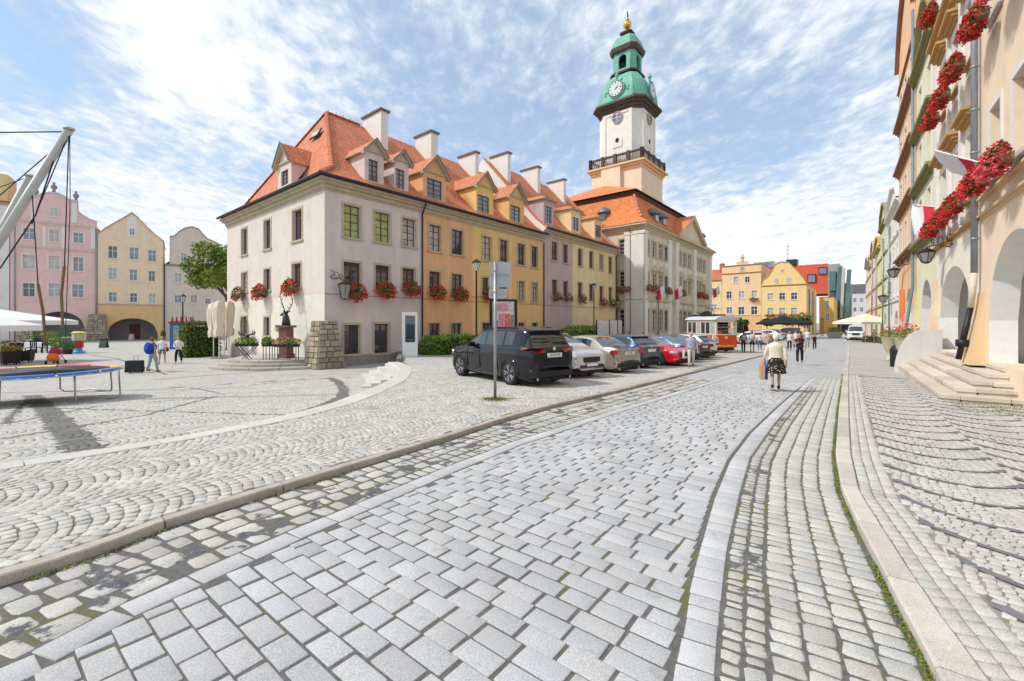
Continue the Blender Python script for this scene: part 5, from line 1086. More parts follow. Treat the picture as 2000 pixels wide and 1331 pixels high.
# farther houses of the right side
RQ = Plane(.7986*4.2, -.6018*4.2, A2+math.pi)
def sq(px): return -RQ.u(px)
for (a, b, top, col, lab, tr, gb) in ((1757,1733,13.6,(.76,.74,.68),'white house with a curved dormer beyond the tall peach house', M_trimw, 2.2), (1733,1720,14.2,(.62,.68,.40),'light green house with olive gable far down the right side', M_olive, 2.6),
        (1720,1709,12.4,(.74,.62,.22),'yellow house with gilded gable far down the right side', mat('gilt_trim', (.45,.33,.08), .8), 2.0), (1709,1702,13.2,(.72,.50,.44),'pink house far down the right side', M_stone, 2.2),
        (1702,1697,12.2,(.74,.50,.28),'apricot house far down the right side', M_stone, 2), (1697,1691,13.5,(.66,.42,.30),'terracotta house at the far end of the right side', M_stone, 1.5)):
    s0, s1 = sq(a), sq(b); L_ = s1-s0; n = max(2, int(L_/2.6)); ws = [(s0+(i+.5)*L_/n, z, z+1.7, 1.0) for i in range(n) for z in (5.0, 8.0, 10.9)]
    rhouse(s0, s1-.02, top, col, lab, ws, [(s0+1.2, s0+min(4.2, L_-1), 3.6, 1.3)], [(4.4,c2),(7.4,c2),(10.4,c2),(top-.4,c1)], bandm=tr, plane=RQ, D=10,
        gable=[(s0+.1,top),(s0+.15*L_,top+gb*.6),(s0+.5*L_,top+gb),(s0+.85*L_,top+gb*.6),(s1-.1,top)])
for i, px in enumerate((1745, 1733, 1720, 1709, 1700)):
    pass
pq = RP.w(-18.95); 
def onR(s, R=3.4): return (.6018*s+.7986*R, .7986*s-.6018*R)
# battered piers
def pier(name, s, wd, R1, ztop, m, label, z0=None, wt=None, group='battered piers of the arcades'):
    o = empty(name, (*onR(s), 0), A2+math.pi, label, 'pier', group); z0 = zU(s) if z0 is None else z0; d_ = 3.4-R1; q = MB(); a = wd/2; b = (wt or wd*.6)/2; V = []
    n = 6
    for i in range(n+1):
        f = i/n; z = z0-.1+(ztop-z0+.1)*f; dd = d_*(1-f)**1.25+.02; aa = a+(b-a)*f; V += [(-aa,-dd,z),(aa,-dd,z),(aa,.05,z),(-aa,.05,z)]
    q.raw(V, [(i*4+j, i*4+(j+1) % 4, (i+1)*4+(j+1) % 4, (i+1)*4+j) for i in range(n) for j in range(4)]+[tuple(n*4+j for j in range(4))]); q.build('pier_body', m, o); return o
pr1 = pier('battered_pier', 18.9, 1.1, 3.05, 3.4, pl('pierpeach', (.76,.53,.30)), 'peach battered pier carrying the grey downpipe above the steps', FLR, .9)
pr2 = pier('battered_pier', 26.35, 1.0, 2.85, 4.4, pl('piercream', (.76,.60,.42)), 'cream battered pier rising from the curved white wall', .9, .8)
pr3 = pier('battered_pier', 32.3, 1.2, 2.85, 4.4, pl('pieryellow', (.70,.62,.38)), 'pale yellow battered pier behind the planters and black bin', None, .7)
pr4 = pier('battered_pier', 38.6, 1.6, 2.7, 3.1, pl('pierpink', (.70,.36,.34)), 'pink battered pier foot at the peach orange house', None, 1.0)
q = MB(); q.prism([(-.36,2.7),(.36,2.7),(.10,4.7),(-.10,4.7)], -.22, -.02); q.build('pier_cap', mat('orange_render', (.72,.20,.06), .9), pr4)
# curved white wing wall
ww = MB(); n = 12; pts = [(3.4, FLR+.85)]+[(3.4-.55-.95*math.sin(t), .15+(FLR+.7)*math.cos(t)) for t in np.linspace(0, math.pi/2, n)]+[(3.4-1.5, -.1),(3.4,-.1)]
V = [(*onR(s, R), z) for s in (25.2, 25.55) for R, z in pts]; k = len(pts); ww.raw(V, [tuple(range(k)), tuple(range(2*k-1, k-1, -1))]+[(i, i+k, (i+1) % k+k, (i+1) % k) for i in range(k)])
tag(ww.build('wing_wall', pl('wingwhite', (.62,.61,.58))), 'low curved white wall closing the far end of the granite steps', 'wall')
# granite steps round the corner of the landing
gs = empty('granite_steps', (*onR(20, 2.5), 0), 0, 'broad pale granite steps wrapping round the arcade landing at the right', 'steps'); M_step = mat('pale_pink_granite', (.62,.55,.47), .85, .08, 4, .2, 80, attr=True, speck=.1, dirt=((.40,.30,.17), 3, .6, .8))
for k in range(5):
    z1 = .54+.16*(k+1)-(0 if k < 4 else 0); Ra, Rb = 2.0+.34*k, 2.0+.34*(k+1)+.03 if k < 4 else 3.45; sa, sb = 15.2+.34*k, 15.2+.34*(k+1)+.03
    se = 25.2; 
    def blk_(s0, s1, R0, R1, nm='step_stone'):
        q = MB(); V0 = onR(20, 2.5); s0 += .02*random.random(); zt = z1+.008*rng.normal(); g_ = .028
        for za, zb2, i_ in ((z1-.5, zt-.105, g_), (zt-.105, zt, 0)):
            c4 = ((s0+i_,R0+i_),(s1,R0+i_),(s1,R1),(s0+i_,R1)); t4 = ((s0+i_+.012,R0+i_+.012),(s1-.012,R0+i_+.012),(s1-.012,R1),(s0+i_+.012,R1))
            V = [(*onR(s_, R_2), z_) for z_, c_ in ((za, c4), (zb2-.014, c4), (zb2, t4)) for s_, R_2 in c_]
            V = [(x_-V0[0], y_-V0[1], z_) for x_, y_, z_ in V]; q.raw(V, [(1,5,4,0),(2,6,5,1),(3,7,6,2),(0,4,7,3),(5,9,8,4),(6,10,9,5),(7,11,10,6),(4,8,11,7),(11,10,9,8),(0,1,2,3)])
        o = q.build(nm, M_step, gs); a = o.data.attributes.new('tone', 'FLOAT_COLOR', 'POINT'); t = .86+.24*random.random(); a.data.foreach_set('color', [t, t*(.96+.05*random.random()), t*.97, 1]*len(q.v))
    s = sa
    while s < se-.05:
        L_ = min(1.3+.7*random.random(), se-s); L_ = se-s if se-s-L_ < .5 else L_
        blk_(s+.006, s+L_-.006, Ra, Rb); s += L_
    R = Rb if k < 4 else 3.46
    while R < 7.2:
        L_ = .75+.6*random.random(); blk_(sa, sb if k < 4 else sa+1.2, R+.006, R+L_-.006); R += L_
q = MB(); V = [(*onR(s, R), FLR+.012) for s, R in ((7,3.5),(7,9),(7,7.2),(7,9),(26.6,9),(26.6,3.5))]; V0 = onR(20, 2.5); V = [(a-V0[0], b-V0[1], c) for a, b, c in V]; q.face(V[:2]+[V[4]]+[V[5]]); q.build('landing', mat('landing_stone', (.60,.57,.52), .85), gs)
q = MB(); V = [(*onR(s, R), zU(14)+.02) for s, R in ((-2,3.4),(14,3.4),(14,9),(-2,9))]; q.face(V); tag(q.build('pavement', M_far), kind='structure')
# downpipes
dp = MB(); P0 = onR(18.95, 3.25); 
dp.tube([(P0[0],P0[1],20),(P0[0],P0[1],4.0)], .085, 10)
for z in np.arange(5, 20, 1.3): dp.lathe([(.10,0),(.10,.06)], 10, (*P0, z))
o = tag(dp.build('downpipe', M_zinc, None, True), 'thick grey zinc downpipe running up between the cream and peach houses', 'downpipe')
dp = MB(); a, b = onR(19.0, 3.18), onR(19.03, 2.92); dp.tube([(P0[0],P0[1],4.0),(*a,2.95)], .08, 10, 0); dp.build('lower_pipe', mat('cream_pipe', (.62,.54,.44), .6), o, True)
dp = MB(); dp.tube([(*a,2.95),(*b,1.36)], .075, 10); dp.lathe([(.15,0),(.15,.22)], 8, (*onR(19.02,3.0), 1.75)); dp.build('iron_foot', M_black, o, True)
for s, m_, lab in ((32.95, mat('blue_pipe', (.16,.24,.28), .5), 'slim blue grey downpipe between the yellow green and peach orange houses'),):
    dp = MB(); a = onR(s, 3.25); dp.tube([(*a,20),(*a,4.5),(*onR(s,2.9),1.6),(*onR(s,2.75),.4)], .07, 8); tag(dp.build('downpipe', m_, None, True), lab, 'downpipe')
for px in (1740, 1727, 1714, 1705):
    s = sq(px); dp = MB(); a = (.6018*s+.7986*4.05, .7986*s-.6018*4.05); dp.tube([(*a,12.5),(*a,.2)], .08, 6)
    tag(dp.build('downpipe', M_zinc, None, True), {1740:'grey downpipe on the white house beyond the hanging lantern',1727:'grey downpipe on the light green house',1714:'grey downpipe on the distant yellow house',1705:'grey downpipe on the distant pink house'}[px], 'downpipe')

# ================================================================ PLANTS AND FLOWER BOXES
M_leaf = mat('leaf_green', (.075,.15,.03), .7, .2, 2, attr=True, spec=.2); M_leafl = mat('leaf_light', (.17,.27,.045), .7, .2, 2, attr=True, spec=.2)
M_gera = mat('geranium_red', (.68,.04,.04), .6, .2, 3, attr=True); M_pinkf = mat('petunia_pink', (.72,.18,.30), .6, .2, 3, attr=True)
M_box = mat('box_brown', (.20,.13,.08), .8); M_bark = mat('bark', (.14,.10,.07), .9, .2, 6, .4, 20)
def flowerbox(loc, rz, w_, h_, label, red=1., n=260, size=.07, dpt=.32, group='flower boxes on the window sills', cat='flower box', fl=None, boxm=None, bs=.06, seed=0):
    o = empty('flower_box', loc, rz, label, cat, group)
    m = MB(); m.box(-w_/2, w_/2, -.13, .11, -.2, -.02); m.build('planter_box', boxm or M_box, o)
    p = inball(n, (w_/2*1.12, dpt, h_/2), .35); p[:, 2] += h_*.1; p[:, 1] -= .08; p[:, 2] -= np.abs(p[:, 1]+.05)*.6
    t = np.repeat(.6+.9*rng.random((n, 1)), 3, 1); leafcloud('foliage', p, size*1.15, o, M_leaf, t, up=.6, aspect=.8)
    k = int(n*.55*red); p = inball(k, (w_/2*1.22, dpt*1.15, h_/2*1.12), .72); p[:, 2] += h_*.1; p[:, 1] -= .10; p = p[(p[:, 1] < .12)]; p[:, 2] -= np.abs(p[:, 1]+.05)*.7+.03
    q = np.repeat(p, 3, 0)+rng.normal(size=(len(p)*3, 3))*.022
    leafcloud('blossoms', q, bs, o, fl or M_gera, None, up=.2, aspect=.9)
    return o
rowboxes = [((671,704),572,1.,'under the first window of the corner house front'),((733,761),568,1.,'under the second window of the corner house front'),((786,810),566,.9,'under the third window of the corner house front'),
 ((838,860),572,.9,'under the left window of the deep orange house'),((882,903),576,1.,'under the right window of the deep orange house'),((942,955),578,.8,'under the left window of the yellow house'),
 ((1078,1088),581,.35,'under the left window of the mauve house'),((1100,1109),582,.12,'under the right window of the mauve house'),((1129,1137),585,.5,'under the left window of the pale yellow house'),((1171,1178),592,.8,'under the left window of the narrow ochre house'),((1189,1195),594,.5,'under the right window of the narrow ochre house')]
for (a, b), py, red, lab in rowboxes:
    u0, u1 = ROW.u(a), ROW.u(b); um = (u0+u1)/2; z = ROW.z((a+b)/2, py); w_ = ROW.w(um, -.32); big = a < 960
    flowerbox((w_.x, w_.y, z), AR, (u1-u0)*1.15, .95, ('overflowing red geranium box ' if red > .6 else 'mostly green geranium box ' if red < .4 else 'sparse red geranium box ')+lab, red, 420 if big else 220, .10, .4, bs=.085)
for (px, py, red, lab) in ((579,562,.9,'nearest the corner on the pale side wall'),(519,571,.9,'in the middle of the pale side wall'),(476,575,.4,'farthest from the corner on the pale side wall')):
    u = LPn.u(px); w_ = LPn.w(u, -.32); flowerbox((w_.x, w_.y, LPn.z(px, py)), AR-math.pi/2, 1.15, .95, 'round red geranium box '+lab, red, 420, .10, .4, bs=.085)
for s, z, lab in [(s, 6.4, f'lower red geranium box on the cream house under its {n} window from the camera') for s, n in ((20.2,'nearest'),(22.5,'middle'),(24.7,'farthest'))]+[(s, 10.85, f'upper red geranium box on the cream house under its {n} window from the camera') for s, n in ((20.2,'nearest'),(22.5,'middle'),(24.7,'farthest'))]+\
        [(17.4,6.4,'lower red geranium box on the peach house just right of the grey downpipe'),(15.4,6.4,'lower red geranium box on the peach house by the right edge'),(17.4,10.85,'upper red geranium box on the peach house just right of the grey downpipe'),(15.4,10.85,'upper pink red geranium box on the peach house by the right edge'),
         (24.7,15.2,'topmost red geranium box on the cream house seen against the sky'),(22.6,15.2,'second topmost red geranium box on the cream house')]:
    flowerbox((*onR(s, 3.05), z), A2+math.pi, 1.38 if z < 14 else 1.1, .64, lab, .8, 850, .075, .26, group='geranium boxes on the right-hand houses', bs=.06, fl=M_gera if s > 17 else mat('geranium_pinkred', (.74,.08,.12), .6, .2, 3, attr=True))
hallb = [(1217,561,SPn,-math.pi/2,.85,'brown red flower box on the side wall of the town hall',HD),]
u = SPn.u(1217); w_ = SPn.w(u, -.3); flowerbox((w_.x, w_.y, SPn.z(1217, 566)), AR-math.pi/2, 2.2, .8, 'long red flower box on the side wall of the town hall', .9, 240, .12, .35, bs=.1)
for i, (px, py) in enumerate(((1264,564),(1278,565),(1301,569),(1329,573),(1361,577),(1367,578),(1375,580))):
    u = HP.u(px); w_ = HP.w(u, -.3); flowerbox((w_.x, w_.y, HP.z(px, py)), AR, 1.3, .9, ['red flower box on the hall front nearest its corner','second red flower box from the corner of the hall front','third red flower box from the corner of the hall front','red flower box in the middle bay of the hall front','first flower box of the far bay of the hall','second flower box of the far bay of the hall','last flower box of the hall front by its far end'][i], .8, 150, .13, .35, bs=.11)
for i, px in enumerate((1504.5, 1528, 1551)):
    u = FE.u(px); w_ = FE.w(u, -.3); flowerbox((w_.x, w_.y, FE.z(px, 616)), FE.a, 1.9, .8, ['left','middle','right'][i]+' dark red flower box on the far yellow gabled house', .8, 120, .17, .35, bs=.14)
u = FE.u(1473); w_ = FE.w(u, -.3); flowerbox((w_.x, w_.y, FE.z(1473, 585)), FE.a, 1.7, .8, 'single dark red flower box on the far peach house', .9, 120, .17, .35, bs=.14)

def hedge(name, label, s0, s1, R0, R1, h_, n, z0=None, tall=False, cat='hedge', size=.11, mt=None, tone=None):
    """clipped hedge along the street frame: leaf shell over a dark woody core"""
    sm, Rm = (s0+s1)/2, (R0+R1)/2; x, y = xy(sm, Rm); z = float(Uz(x, y)) if z0 is None else z0; o = empty(name, (x, y, z), math.atan2(SY, SX), label, cat)
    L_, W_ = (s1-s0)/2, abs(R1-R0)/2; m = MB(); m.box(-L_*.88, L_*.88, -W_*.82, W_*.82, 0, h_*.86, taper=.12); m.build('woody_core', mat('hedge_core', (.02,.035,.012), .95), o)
    p = rng.random((n, 3))*2-1; f = rng.integers(0, 5, n); p[f == 0, 0] = 1; p[f == 1, 0] = -1; p[f == 2, 1] = 1; p[f == 3, 1] = -1; p[f == 4, 2] = 1
    p[:, 2] = (p[:, 2]+1)/2; r = 1-.13*np.clip(p[:, 2]*2-1, 0, 1)**2; lump = 1+.07*np.sin(p[:, 0]*L_*2.1+1)+.05*np.sin(p[:, 0]*L_*5+p[:, 2]*4)
    P_ = np.stack([p[:, 0]*L_*r*(1-.06*np.abs(p[:, 1])**4), p[:, 1]*W_*r*lump, p[:, 2]*h_*lump], 1)+rng.normal(size=(n, 3))*.05
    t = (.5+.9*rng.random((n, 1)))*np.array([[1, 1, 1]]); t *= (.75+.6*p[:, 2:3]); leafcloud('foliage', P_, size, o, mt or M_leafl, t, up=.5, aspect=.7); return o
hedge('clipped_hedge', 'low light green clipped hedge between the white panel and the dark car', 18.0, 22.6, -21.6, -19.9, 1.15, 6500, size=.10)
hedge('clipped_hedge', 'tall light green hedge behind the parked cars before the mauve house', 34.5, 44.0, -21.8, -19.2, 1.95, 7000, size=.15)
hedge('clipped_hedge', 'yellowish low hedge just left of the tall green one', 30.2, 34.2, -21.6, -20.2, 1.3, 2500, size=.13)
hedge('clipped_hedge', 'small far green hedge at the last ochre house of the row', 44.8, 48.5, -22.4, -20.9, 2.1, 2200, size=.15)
# tree behind the corner house
def tree(loc, label, h_, rad, n, trunk=.22, mt=None, size=.3, name='leafy_tree', sub=14, lean=(0,0)):
    o = empty(name, loc, 0, label, 'tree'); m = MB(); top = Vector((lean[0], lean[1], h_*.62)); m.tube([(0,0,0),(.1,.05,h_*.2),(lean[0]*.6,lean[1]*.6,h_*.42),top], [trunk,trunk*.85,trunk*.65,trunk*.4], 8); cs = []
    for k in range(sub):
        d_ = Vector(rng.normal(size=3)); d_.z = abs(d_.z)*.7-.25; d_.normalize(); r = .45+.5*random.random(); c = Vector((lean[0]+d_.x*rad*r, lean[1]+d_.y*rad*r, h_*.66+d_.z*h_*.30*r*1.2)); cs.append(c)
        b = Vector((lean[0]*.6, lean[1]*.6, h_*(.38+.2*random.random()))); m.tube([b, b.lerp(c, .55)+Vector((0,0,.15*rad)), c], [trunk*.3,trunk*.2,trunk*.07], 5)
    m.build('trunk', M_bark, o, True); P_ = []; T_ = []
    for c in cs:
        k = n//sub; rr = rad*(.30+.22*random.random()); p = inball(k, (rr, rr, rr*.75), .35)+np.array(c); P_.append(p); T_.append((.55+.75*rng.random((k, 1)))*(.8+.5*random.random())*np.array([[1+.25*random.random(), 1, .8]]))
    leafcloud('crown', np.concatenate(P_), size, o, mt or M_leafl, np.concatenate(T_), up=.5, aspect=.65); return o
tl = G(418, 668, Pz); tree((-25.4, 39.0, 0), 'broad leafy green tree standing behind the corner house', 9.6, 3.0, 9000, .25, size=.24, sub=20)
tree((*HP.w(HP.u(1334), -2.6), 0), 'round green tree at the town hall entrance beside the red kiosk', 4.0, 1.5, 2600, .1, M_leaf, .2, sub=9)
for px, py, hh, rr, lab in ((1452,650,2.6,1.6,'small dark green shrub left of the far grey parasol'),(1498,650,2.4,1.3,'bushy oleander at the left corner of the far yellow house'),(1560,648,3.0,2.6,'wide dark oleander bush at the right corner of the far yellow house')):
    Z = 82; tree(((px-1000)/FPX*Z, Z, 0), lab, hh*1.35, rr, 1600, .1, M_leaf, .32, 'oleander_shrub', 8)
# tall ivy pillar hedge with blossoms on the plaza
c = G(391, 697, Pz); hp = empty('flowering_hedge', (c.x, c.y, 0), AR, 'tall rounded green hedge with small red blossoms beside the folded parasols', 'hedge'); wq = 26.5*.064; n = 6500
p = rng.random((n, 3))*2-1; f = rng.integers(0, 5, n); p[f == 0, 0] = 1; p[f == 1, 0] = -1; p[f == 2, 1] = 1; p[f == 3, 1] = -1; p[f == 4, 2] = 1; zz_ = (p[:, 2]+1)/2; r = 1-.25*np.clip(zz_*3-2, 0, 1)**2
P_ = np.stack([p[:, 0]*1.05*r, p[:, 1]*.75*r, zz_*2.45], 1)+rng.normal(size=(n, 3))*.06
leafcloud('foliage', P_, .11, hp, M_leaf, (.5+rng.random((n, 1)))*np.where(rng.random((n, 1)) > .7, np.array([[2.2, 1.7, .9]]), np.array([[1., 1, 1]])), up=.4)
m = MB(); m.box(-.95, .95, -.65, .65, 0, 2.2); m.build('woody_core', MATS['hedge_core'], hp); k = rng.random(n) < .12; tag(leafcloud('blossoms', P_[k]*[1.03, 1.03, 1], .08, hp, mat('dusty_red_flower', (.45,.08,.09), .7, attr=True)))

# ================================================================ VEHICLES
def paint(name, col, metal=.45): return mat('paint_'+name, col, .24, .03, 2, metal=metal, spec=.4, coat=.7)
M_tyre = mat('tyre_rubber', (.018,.018,.019), .85, .1); M_rim = mat('alloy_rim', (.42,.43,.45), .3, .1, metal=.9); M_rimd = mat('dark_rim', (.06,.06,.065), .35, .1, metal=.8)
M_plas = mat('black_plastic', (.02,.02,.022), .55, .1); M_cglass = mat('car_glass', (.02,.026,.03), .03, .2, 1, spec=1., coat=.6); M_tail = mat('tail_lamp', (.32,.008,.012), .12, .2, 9, spec=.8, coat=.8)
M_head = mat('head_lamp', (.55,.57,.6), .08, .1, metal=.5, coat=1.); M_chr = mat('chrome', (.6,.6,.6), .12, .02, metal=1.); M_plate = mat('number_plate', (.75,.75,.72), .5, .02)
def text(name, s, size, loc, rot, m, parent, align='CENTER', ext=.002):
    c = bpy.data.curves.new(name, 'FONT'); c.body = s; c.size = size; c.align_x = align; c.align_y = 'CENTER'; c.extrude = ext; c.resolution_u = 2
    c.materials.append(m); o = bpy.data.objects.new(name, c); COL.objects.link(o); o.location = loc; o.rotation_euler = rot
    if parent: o.parent = parent
    return o
def wheel(par, x, y, r, wd, side, rimm, spokes=5, name='wheel'):
    w_ = empty(name, (x, y, r)); w_.parent = par
    m = MB(); hw = wd/2; m.lathe([(r*.66,-hw*.9),(r*.9,-hw),(r*.98,-hw*.8),(r,-hw*.4),(r,hw*.4),(r*.98,hw*.8),(r*.9,hw),(r*.66,hw*.9)], 28); t = m.build('tyre', M_tyre, w_, True); t.rotation_euler = (math.pi/2, 0, 0)
    m = MB(); m.lathe([(r*.70,-hw*.85),(r*.70,hw*.9),(r*.66,hw*.92),(r*.64,hw*.5),(r*.64,-.02)], 28); q = m.build('rim_barrel', rimm, w_, True); q.rotation_euler = (-side*math.pi/2, 0, 0)
    m = MB(); m.lathe([(r*.655,0),(r*.655,.01)], 24, (0,0,-hw*.3)); q = m.build('brake_shadow', M_plas, w_); q.rotation_euler = (-side*math.pi/2, 0, 0)
    m = MB()
    for k in range(spokes):
        for d_ in ((-.20,.20) if spokes == 5 else (0,)):
            a = 2*math.pi*k/spokes; a2 = a+d_; z = hw*.8; p0 = (r*.12*math.cos(a), r*.12*math.sin(a), z*.8); p1 = (r*.66*math.cos(a2), r*.66*math.sin(a2), z); m.tube([p0, p1], [r*.10, r*.075], 5)
    m.lathe([(r*.15, hw*.5),(r*.14,hw*.85),(0,hw*.88)], 12); q = m.build('spoke_wheel', rimm, w_); q.rotation_euler = (-side*math.pi/2, 0, 0)
    return w_
def car(label, loc, rz, col, pname, L=4.6, W=1.85, H=1.65, kind='suv', r=.36, wb=2.8, fo=.86, plate='', detail=True, cat='car', rimm=None, clad=False, metal=.45, group='cars parked nose to kerb beside the hedge', spokes=5, tilt=0):
    """x forward; 0 at rear bumper, L at the nose"""
    o = empty('parked_car', loc, rz, label, cat, group); o.rotation_euler = (0, tilt, rz)
    g = {'suv': .22, 'cross': .2, 'sedan': .16, 'hatch': .17, 'van': .2}[kind]; pm = paint(pname, col, metal)
    T = {'suv': [(0,.42,.55),(.02,.62,.72),(.06,.95,.98),(.16,1.05,1.12),(.40,1.08,1.58),(.52,1.09,1.63),(1.2,1.08,1.675),(2.3,1.05,1.66),(2.75,1.04,1.60),(3.45,1.03,1.16),(3.6,1.03,1.09),(4.3,.94,.99),(4.58,.78,.86),(4.66,.6,.66),(4.70,.45,.5)],
         'cross': [(0,.42,.55),(.02,.62,.72),(.06,.92,.98),(.2,1.02,1.14),(.5,1.05,1.45),(.9,1.03,1.55),(1.7,1.0,1.57),(2.3,1.0,1.52),(3.1,.99,1.12),(3.25,.99,1.05),(3.8,.92,.97),(4.05,.80,.86),(4.12,.6,.66),(4.15,.45,.5)],
         'sedan': [(0,.4,.5),(.02,.6,.7),(.05,.86,.94),(.12,.92,1.0),(.75,.95,1.05),(1.15,.96,1.3),(1.55,.95,1.42),(2.1,.94,1.45),(2.6,.93,1.41),(3.4,.91,1.0),(3.55,.90,.94),(4.3,.80,.84),(4.55,.66,.72),(4.62,.5,.58),(4.65,.4,.45)],
         'hatch': [(0,.4,.5),(.02,.6,.7),(.05,.86,.94),(.2,.93,1.02),(.5,.96,1.3),(.75,.96,1.42),(1.5,.95,1.46),(2.3,.94,1.42),(3.0,.92,1.0),(3.15,.91,.96),(3.8,.82,.86),(4.12,.68,.74),(4.2,.5,.58),(4.25,.4,.45)],
         'van': [(0,.5,.6),(.02,.8,1.0),(.05,1.1,1.6),(.1,1.15,1.85),(.6,1.18,1.93),(2.8,1.16,1.93),(3.3,1.15,1.85),(4.1,1.10,1.2),(4.25,1.08,1.12),(4.6,.92,.98),(4.75,.7,.8),(4.8,.5,.6),(4.82,.4,.45)]}[kind]
    T = np.array(T); L0 = T[-1, 0]; H0 = T[:, 2].max(); T = T*[L/L0, H/H0, H/H0]; nx = 84; base = (1-np.cos(np.linspace(0, math.pi, 22)))/2
    xs = np.unique(np.concatenate([np.linspace(0, L, nx), L*.0+base[:8]*1.0, T[:, 0]])); zb_ = np.interp(xs, T[:, 0], T[:, 1]); zt_ = np.interp(xs, T[:, 0], T[:, 2])
    def smooth(v, k=2):
        for _ in range(k): v = np.r_[v[0], (v[:-2]+2*v[1:-1]+v[2:])/4, v[-1]]
        return v
    zb_, zt_ = smooth(zb_, 1), smooth(zt_, 1)
    e = np.minimum(xs, L-xs); hw = W/2*(1-.20*np.clip(1-e/.75, 0, 1)**2.4-.10*np.clip(1-e/.12, 0, 1)**2); gh = np.clip((zt_-zb_-.07)/.38, 0, 1)
    zl = g+.10*np.clip(1-e/.35, 0, 1)**1.5+.0*xs
    rows = []
    for i in range(len(xs)):
        w_, zb1, zt1, z0, q = hw[i], zb_[i], zt_[i], zl[i], gh[i]; zm = z0+(zb1-z0)*.55; wr = w_*(.90-.14*q); zr = zt1-.05*q-.015
        ring = [(0,z0),(w_*.80,z0),(w_*.93,z0+.03),(w_*.975,z0+.12),(w_*.965,z0+(zm-z0)*.5),(w_*.985,zm),(w_*1.0,zm+(zb1-zm)*.45),(w_*.985,zb1-.05),(w_*.955,zb1),(w_*.945-(w_*.945-wr)*.05,zb1+.02*q)]
        a = ring[-1]; ring += [(a[0]+(wr-a[0])*t, a[1]+(zr-a[1])*t) for t in (.12,.5,.88,1.)]; ring += [(wr*.93,zr+(zt1-zr)*.55),(wr*.75,zt1-.012),(wr*.4,zt1),(0,zt1+.01)]; rows.append(ring)
    P_ = np.array(rows); n, k = P_.shape[:2]; V = np.zeros((n, 2*k-1, 3)); V[:, :, 0] = xs[:, None]; V[:, :k, 1] = P_[:, ::-1, 0][:, :k]; V[:, :k, 2] = P_[:, ::-1, 1]; V[:, k-1:, 1] = -P_[:, :, 0]; V[:, k-1:, 2] = P_[:, :, 1]
    # order: left top centre ... bottom ... right top centre
    V[:, :k, 1] = P_[:, ::-1, 0]; kk = 2*k-1; F = {'b': [], 'side': [], 'front': [], 'rear': [], 'low': []}
    wx = [fo_ for fo_ in ()]; xr = L-fo-wb; xf = L-fo; xm = lambda i: (xs[i]+xs[i+1])/2; gi = np.where(gh > .5)[0]; xw0, xw1 = xs[gi[0]], xs[gi[-1]]
    roof = np.where(zt_ > H*.955)[0]; xra, xrb = xs[roof[0]], xs[roof[-1]]; xp = {'suv': (1.35,2.35), 'cross': (1.5,), 'sedan': (1.3,2.25), 'hatch': (1.45,), 'van': (2.2,)}[kind]
    for i in range(n-1):
        x = xm(i)
        for j in range(kk-1):
            jj = j if j < k-1 else kk-2-j; seg = k-2-jj                    # segment index from the bottom: 0 floor .. k-2 roof centre
            zc = V[i:i+2, j:j+2, 2].mean(); yc = abs(V[i:i+2, j:j+2, 1].mean()); key = 'b'
            if seg < 6 and any(math.hypot(x-c, zc-r) < r+.055 for c in (xr, xf)) and yc > W*.33: continue
            G_ = (gh[i]+gh[i+1])/2
            if 10 <= seg <= 11 and G_ > .22 and xw0+(.62 if kind == 'suv' else .2) < x < xw1+.05 and not any(abs(x-p) < .045 for p in xp) and (x < xrb+.85*(xw1-xrb) or seg == 10): key = 'side'
            if seg >= 14 and G_ > .02:
                if x > xrb+.06 and zt_[i] < H*.955: key = 'front' if x < xw1+.22 else 'b'
                if x < xra-.02 and zt_[i] < H*.95 and zt_[i] > zb_.max()-.01: key = 'rear'
            if kind == 'van' and key == 'side' and x < 2.6: key = 'b'
            if key == 'b' and seg <= 2 and clad: key = 'low'
            F[key].append((i*kk+j, (i+1)*kk+j, (i+1)*kk+j+1, i*kk+j+1))
    for i, fl in ((0, 1), (n-1, -1)):
        for j in range(k-2): a_, b_, c_, d_ = i*kk+j, i*kk+j+1, i*kk+kk-2-j, i*kk+kk-1-j; F['b'].append((a_, b_, c_, d_)[::-fl])
    Vf = V.reshape(-1, 3); Vf = Vf-[L/2, 0, 0]
    for key, nm, mt in (('b','body',pm),('side','side_window',M_cglass),('front','windscreen',M_cglass),('rear','rear_window',M_cglass),('low','sill_cladding',M_plas)):
        if not F[key]: continue
        Fa = np.array(F[key]); ids, inv = np.unique(Fa, return_inverse=True); ob = np_mesh(nm, Vf[ids]*(1 if key == 'b' else 1.0), inv.reshape(-1, 4), o, mt, smooth=True)
    m = MB(); m.box(.15-L/2, L/2-.15, -W*.40, W*.40, g-.04, H*.5); m.build('underbody', M_plas, o)
    for x in (xr, xf):
        for s_ in (-1, 1):
            wheel(o, x-L/2, s_*(W/2-.125), r, .23, s_, rimm or M_rim, spokes)
            m = MB(); n2 = 14; rr0, rr1 = r+.02, r+.085; yv = W/2*.992; V2 = []
            for t in np.linspace(-.15, math.pi+.15, n2): V2 += [(x-L/2+rr1*math.cos(t), s_*yv, r+rr1*math.sin(t)), (x-L/2+rr0*math.cos(t), s_*(yv-.005), r+rr0*math.sin(t)), (x-L/2+rr0*math.cos(t), s_*(yv-.22), r+rr0*math.sin(t)), (x-L/2+rr1*math.cos(t), s_*(yv-.04), r+rr1*math.sin(t))]
            m.raw(V2, [(i*4+a, (i+1)*4+a, (i+1)*4+(a+1) % 4, i*4+(a+1) % 4) for i in range(n2-1) for a in range(4)]); m.build('wheel_arch', M_plas if clad else pm, o, True)
    zt = H*.60
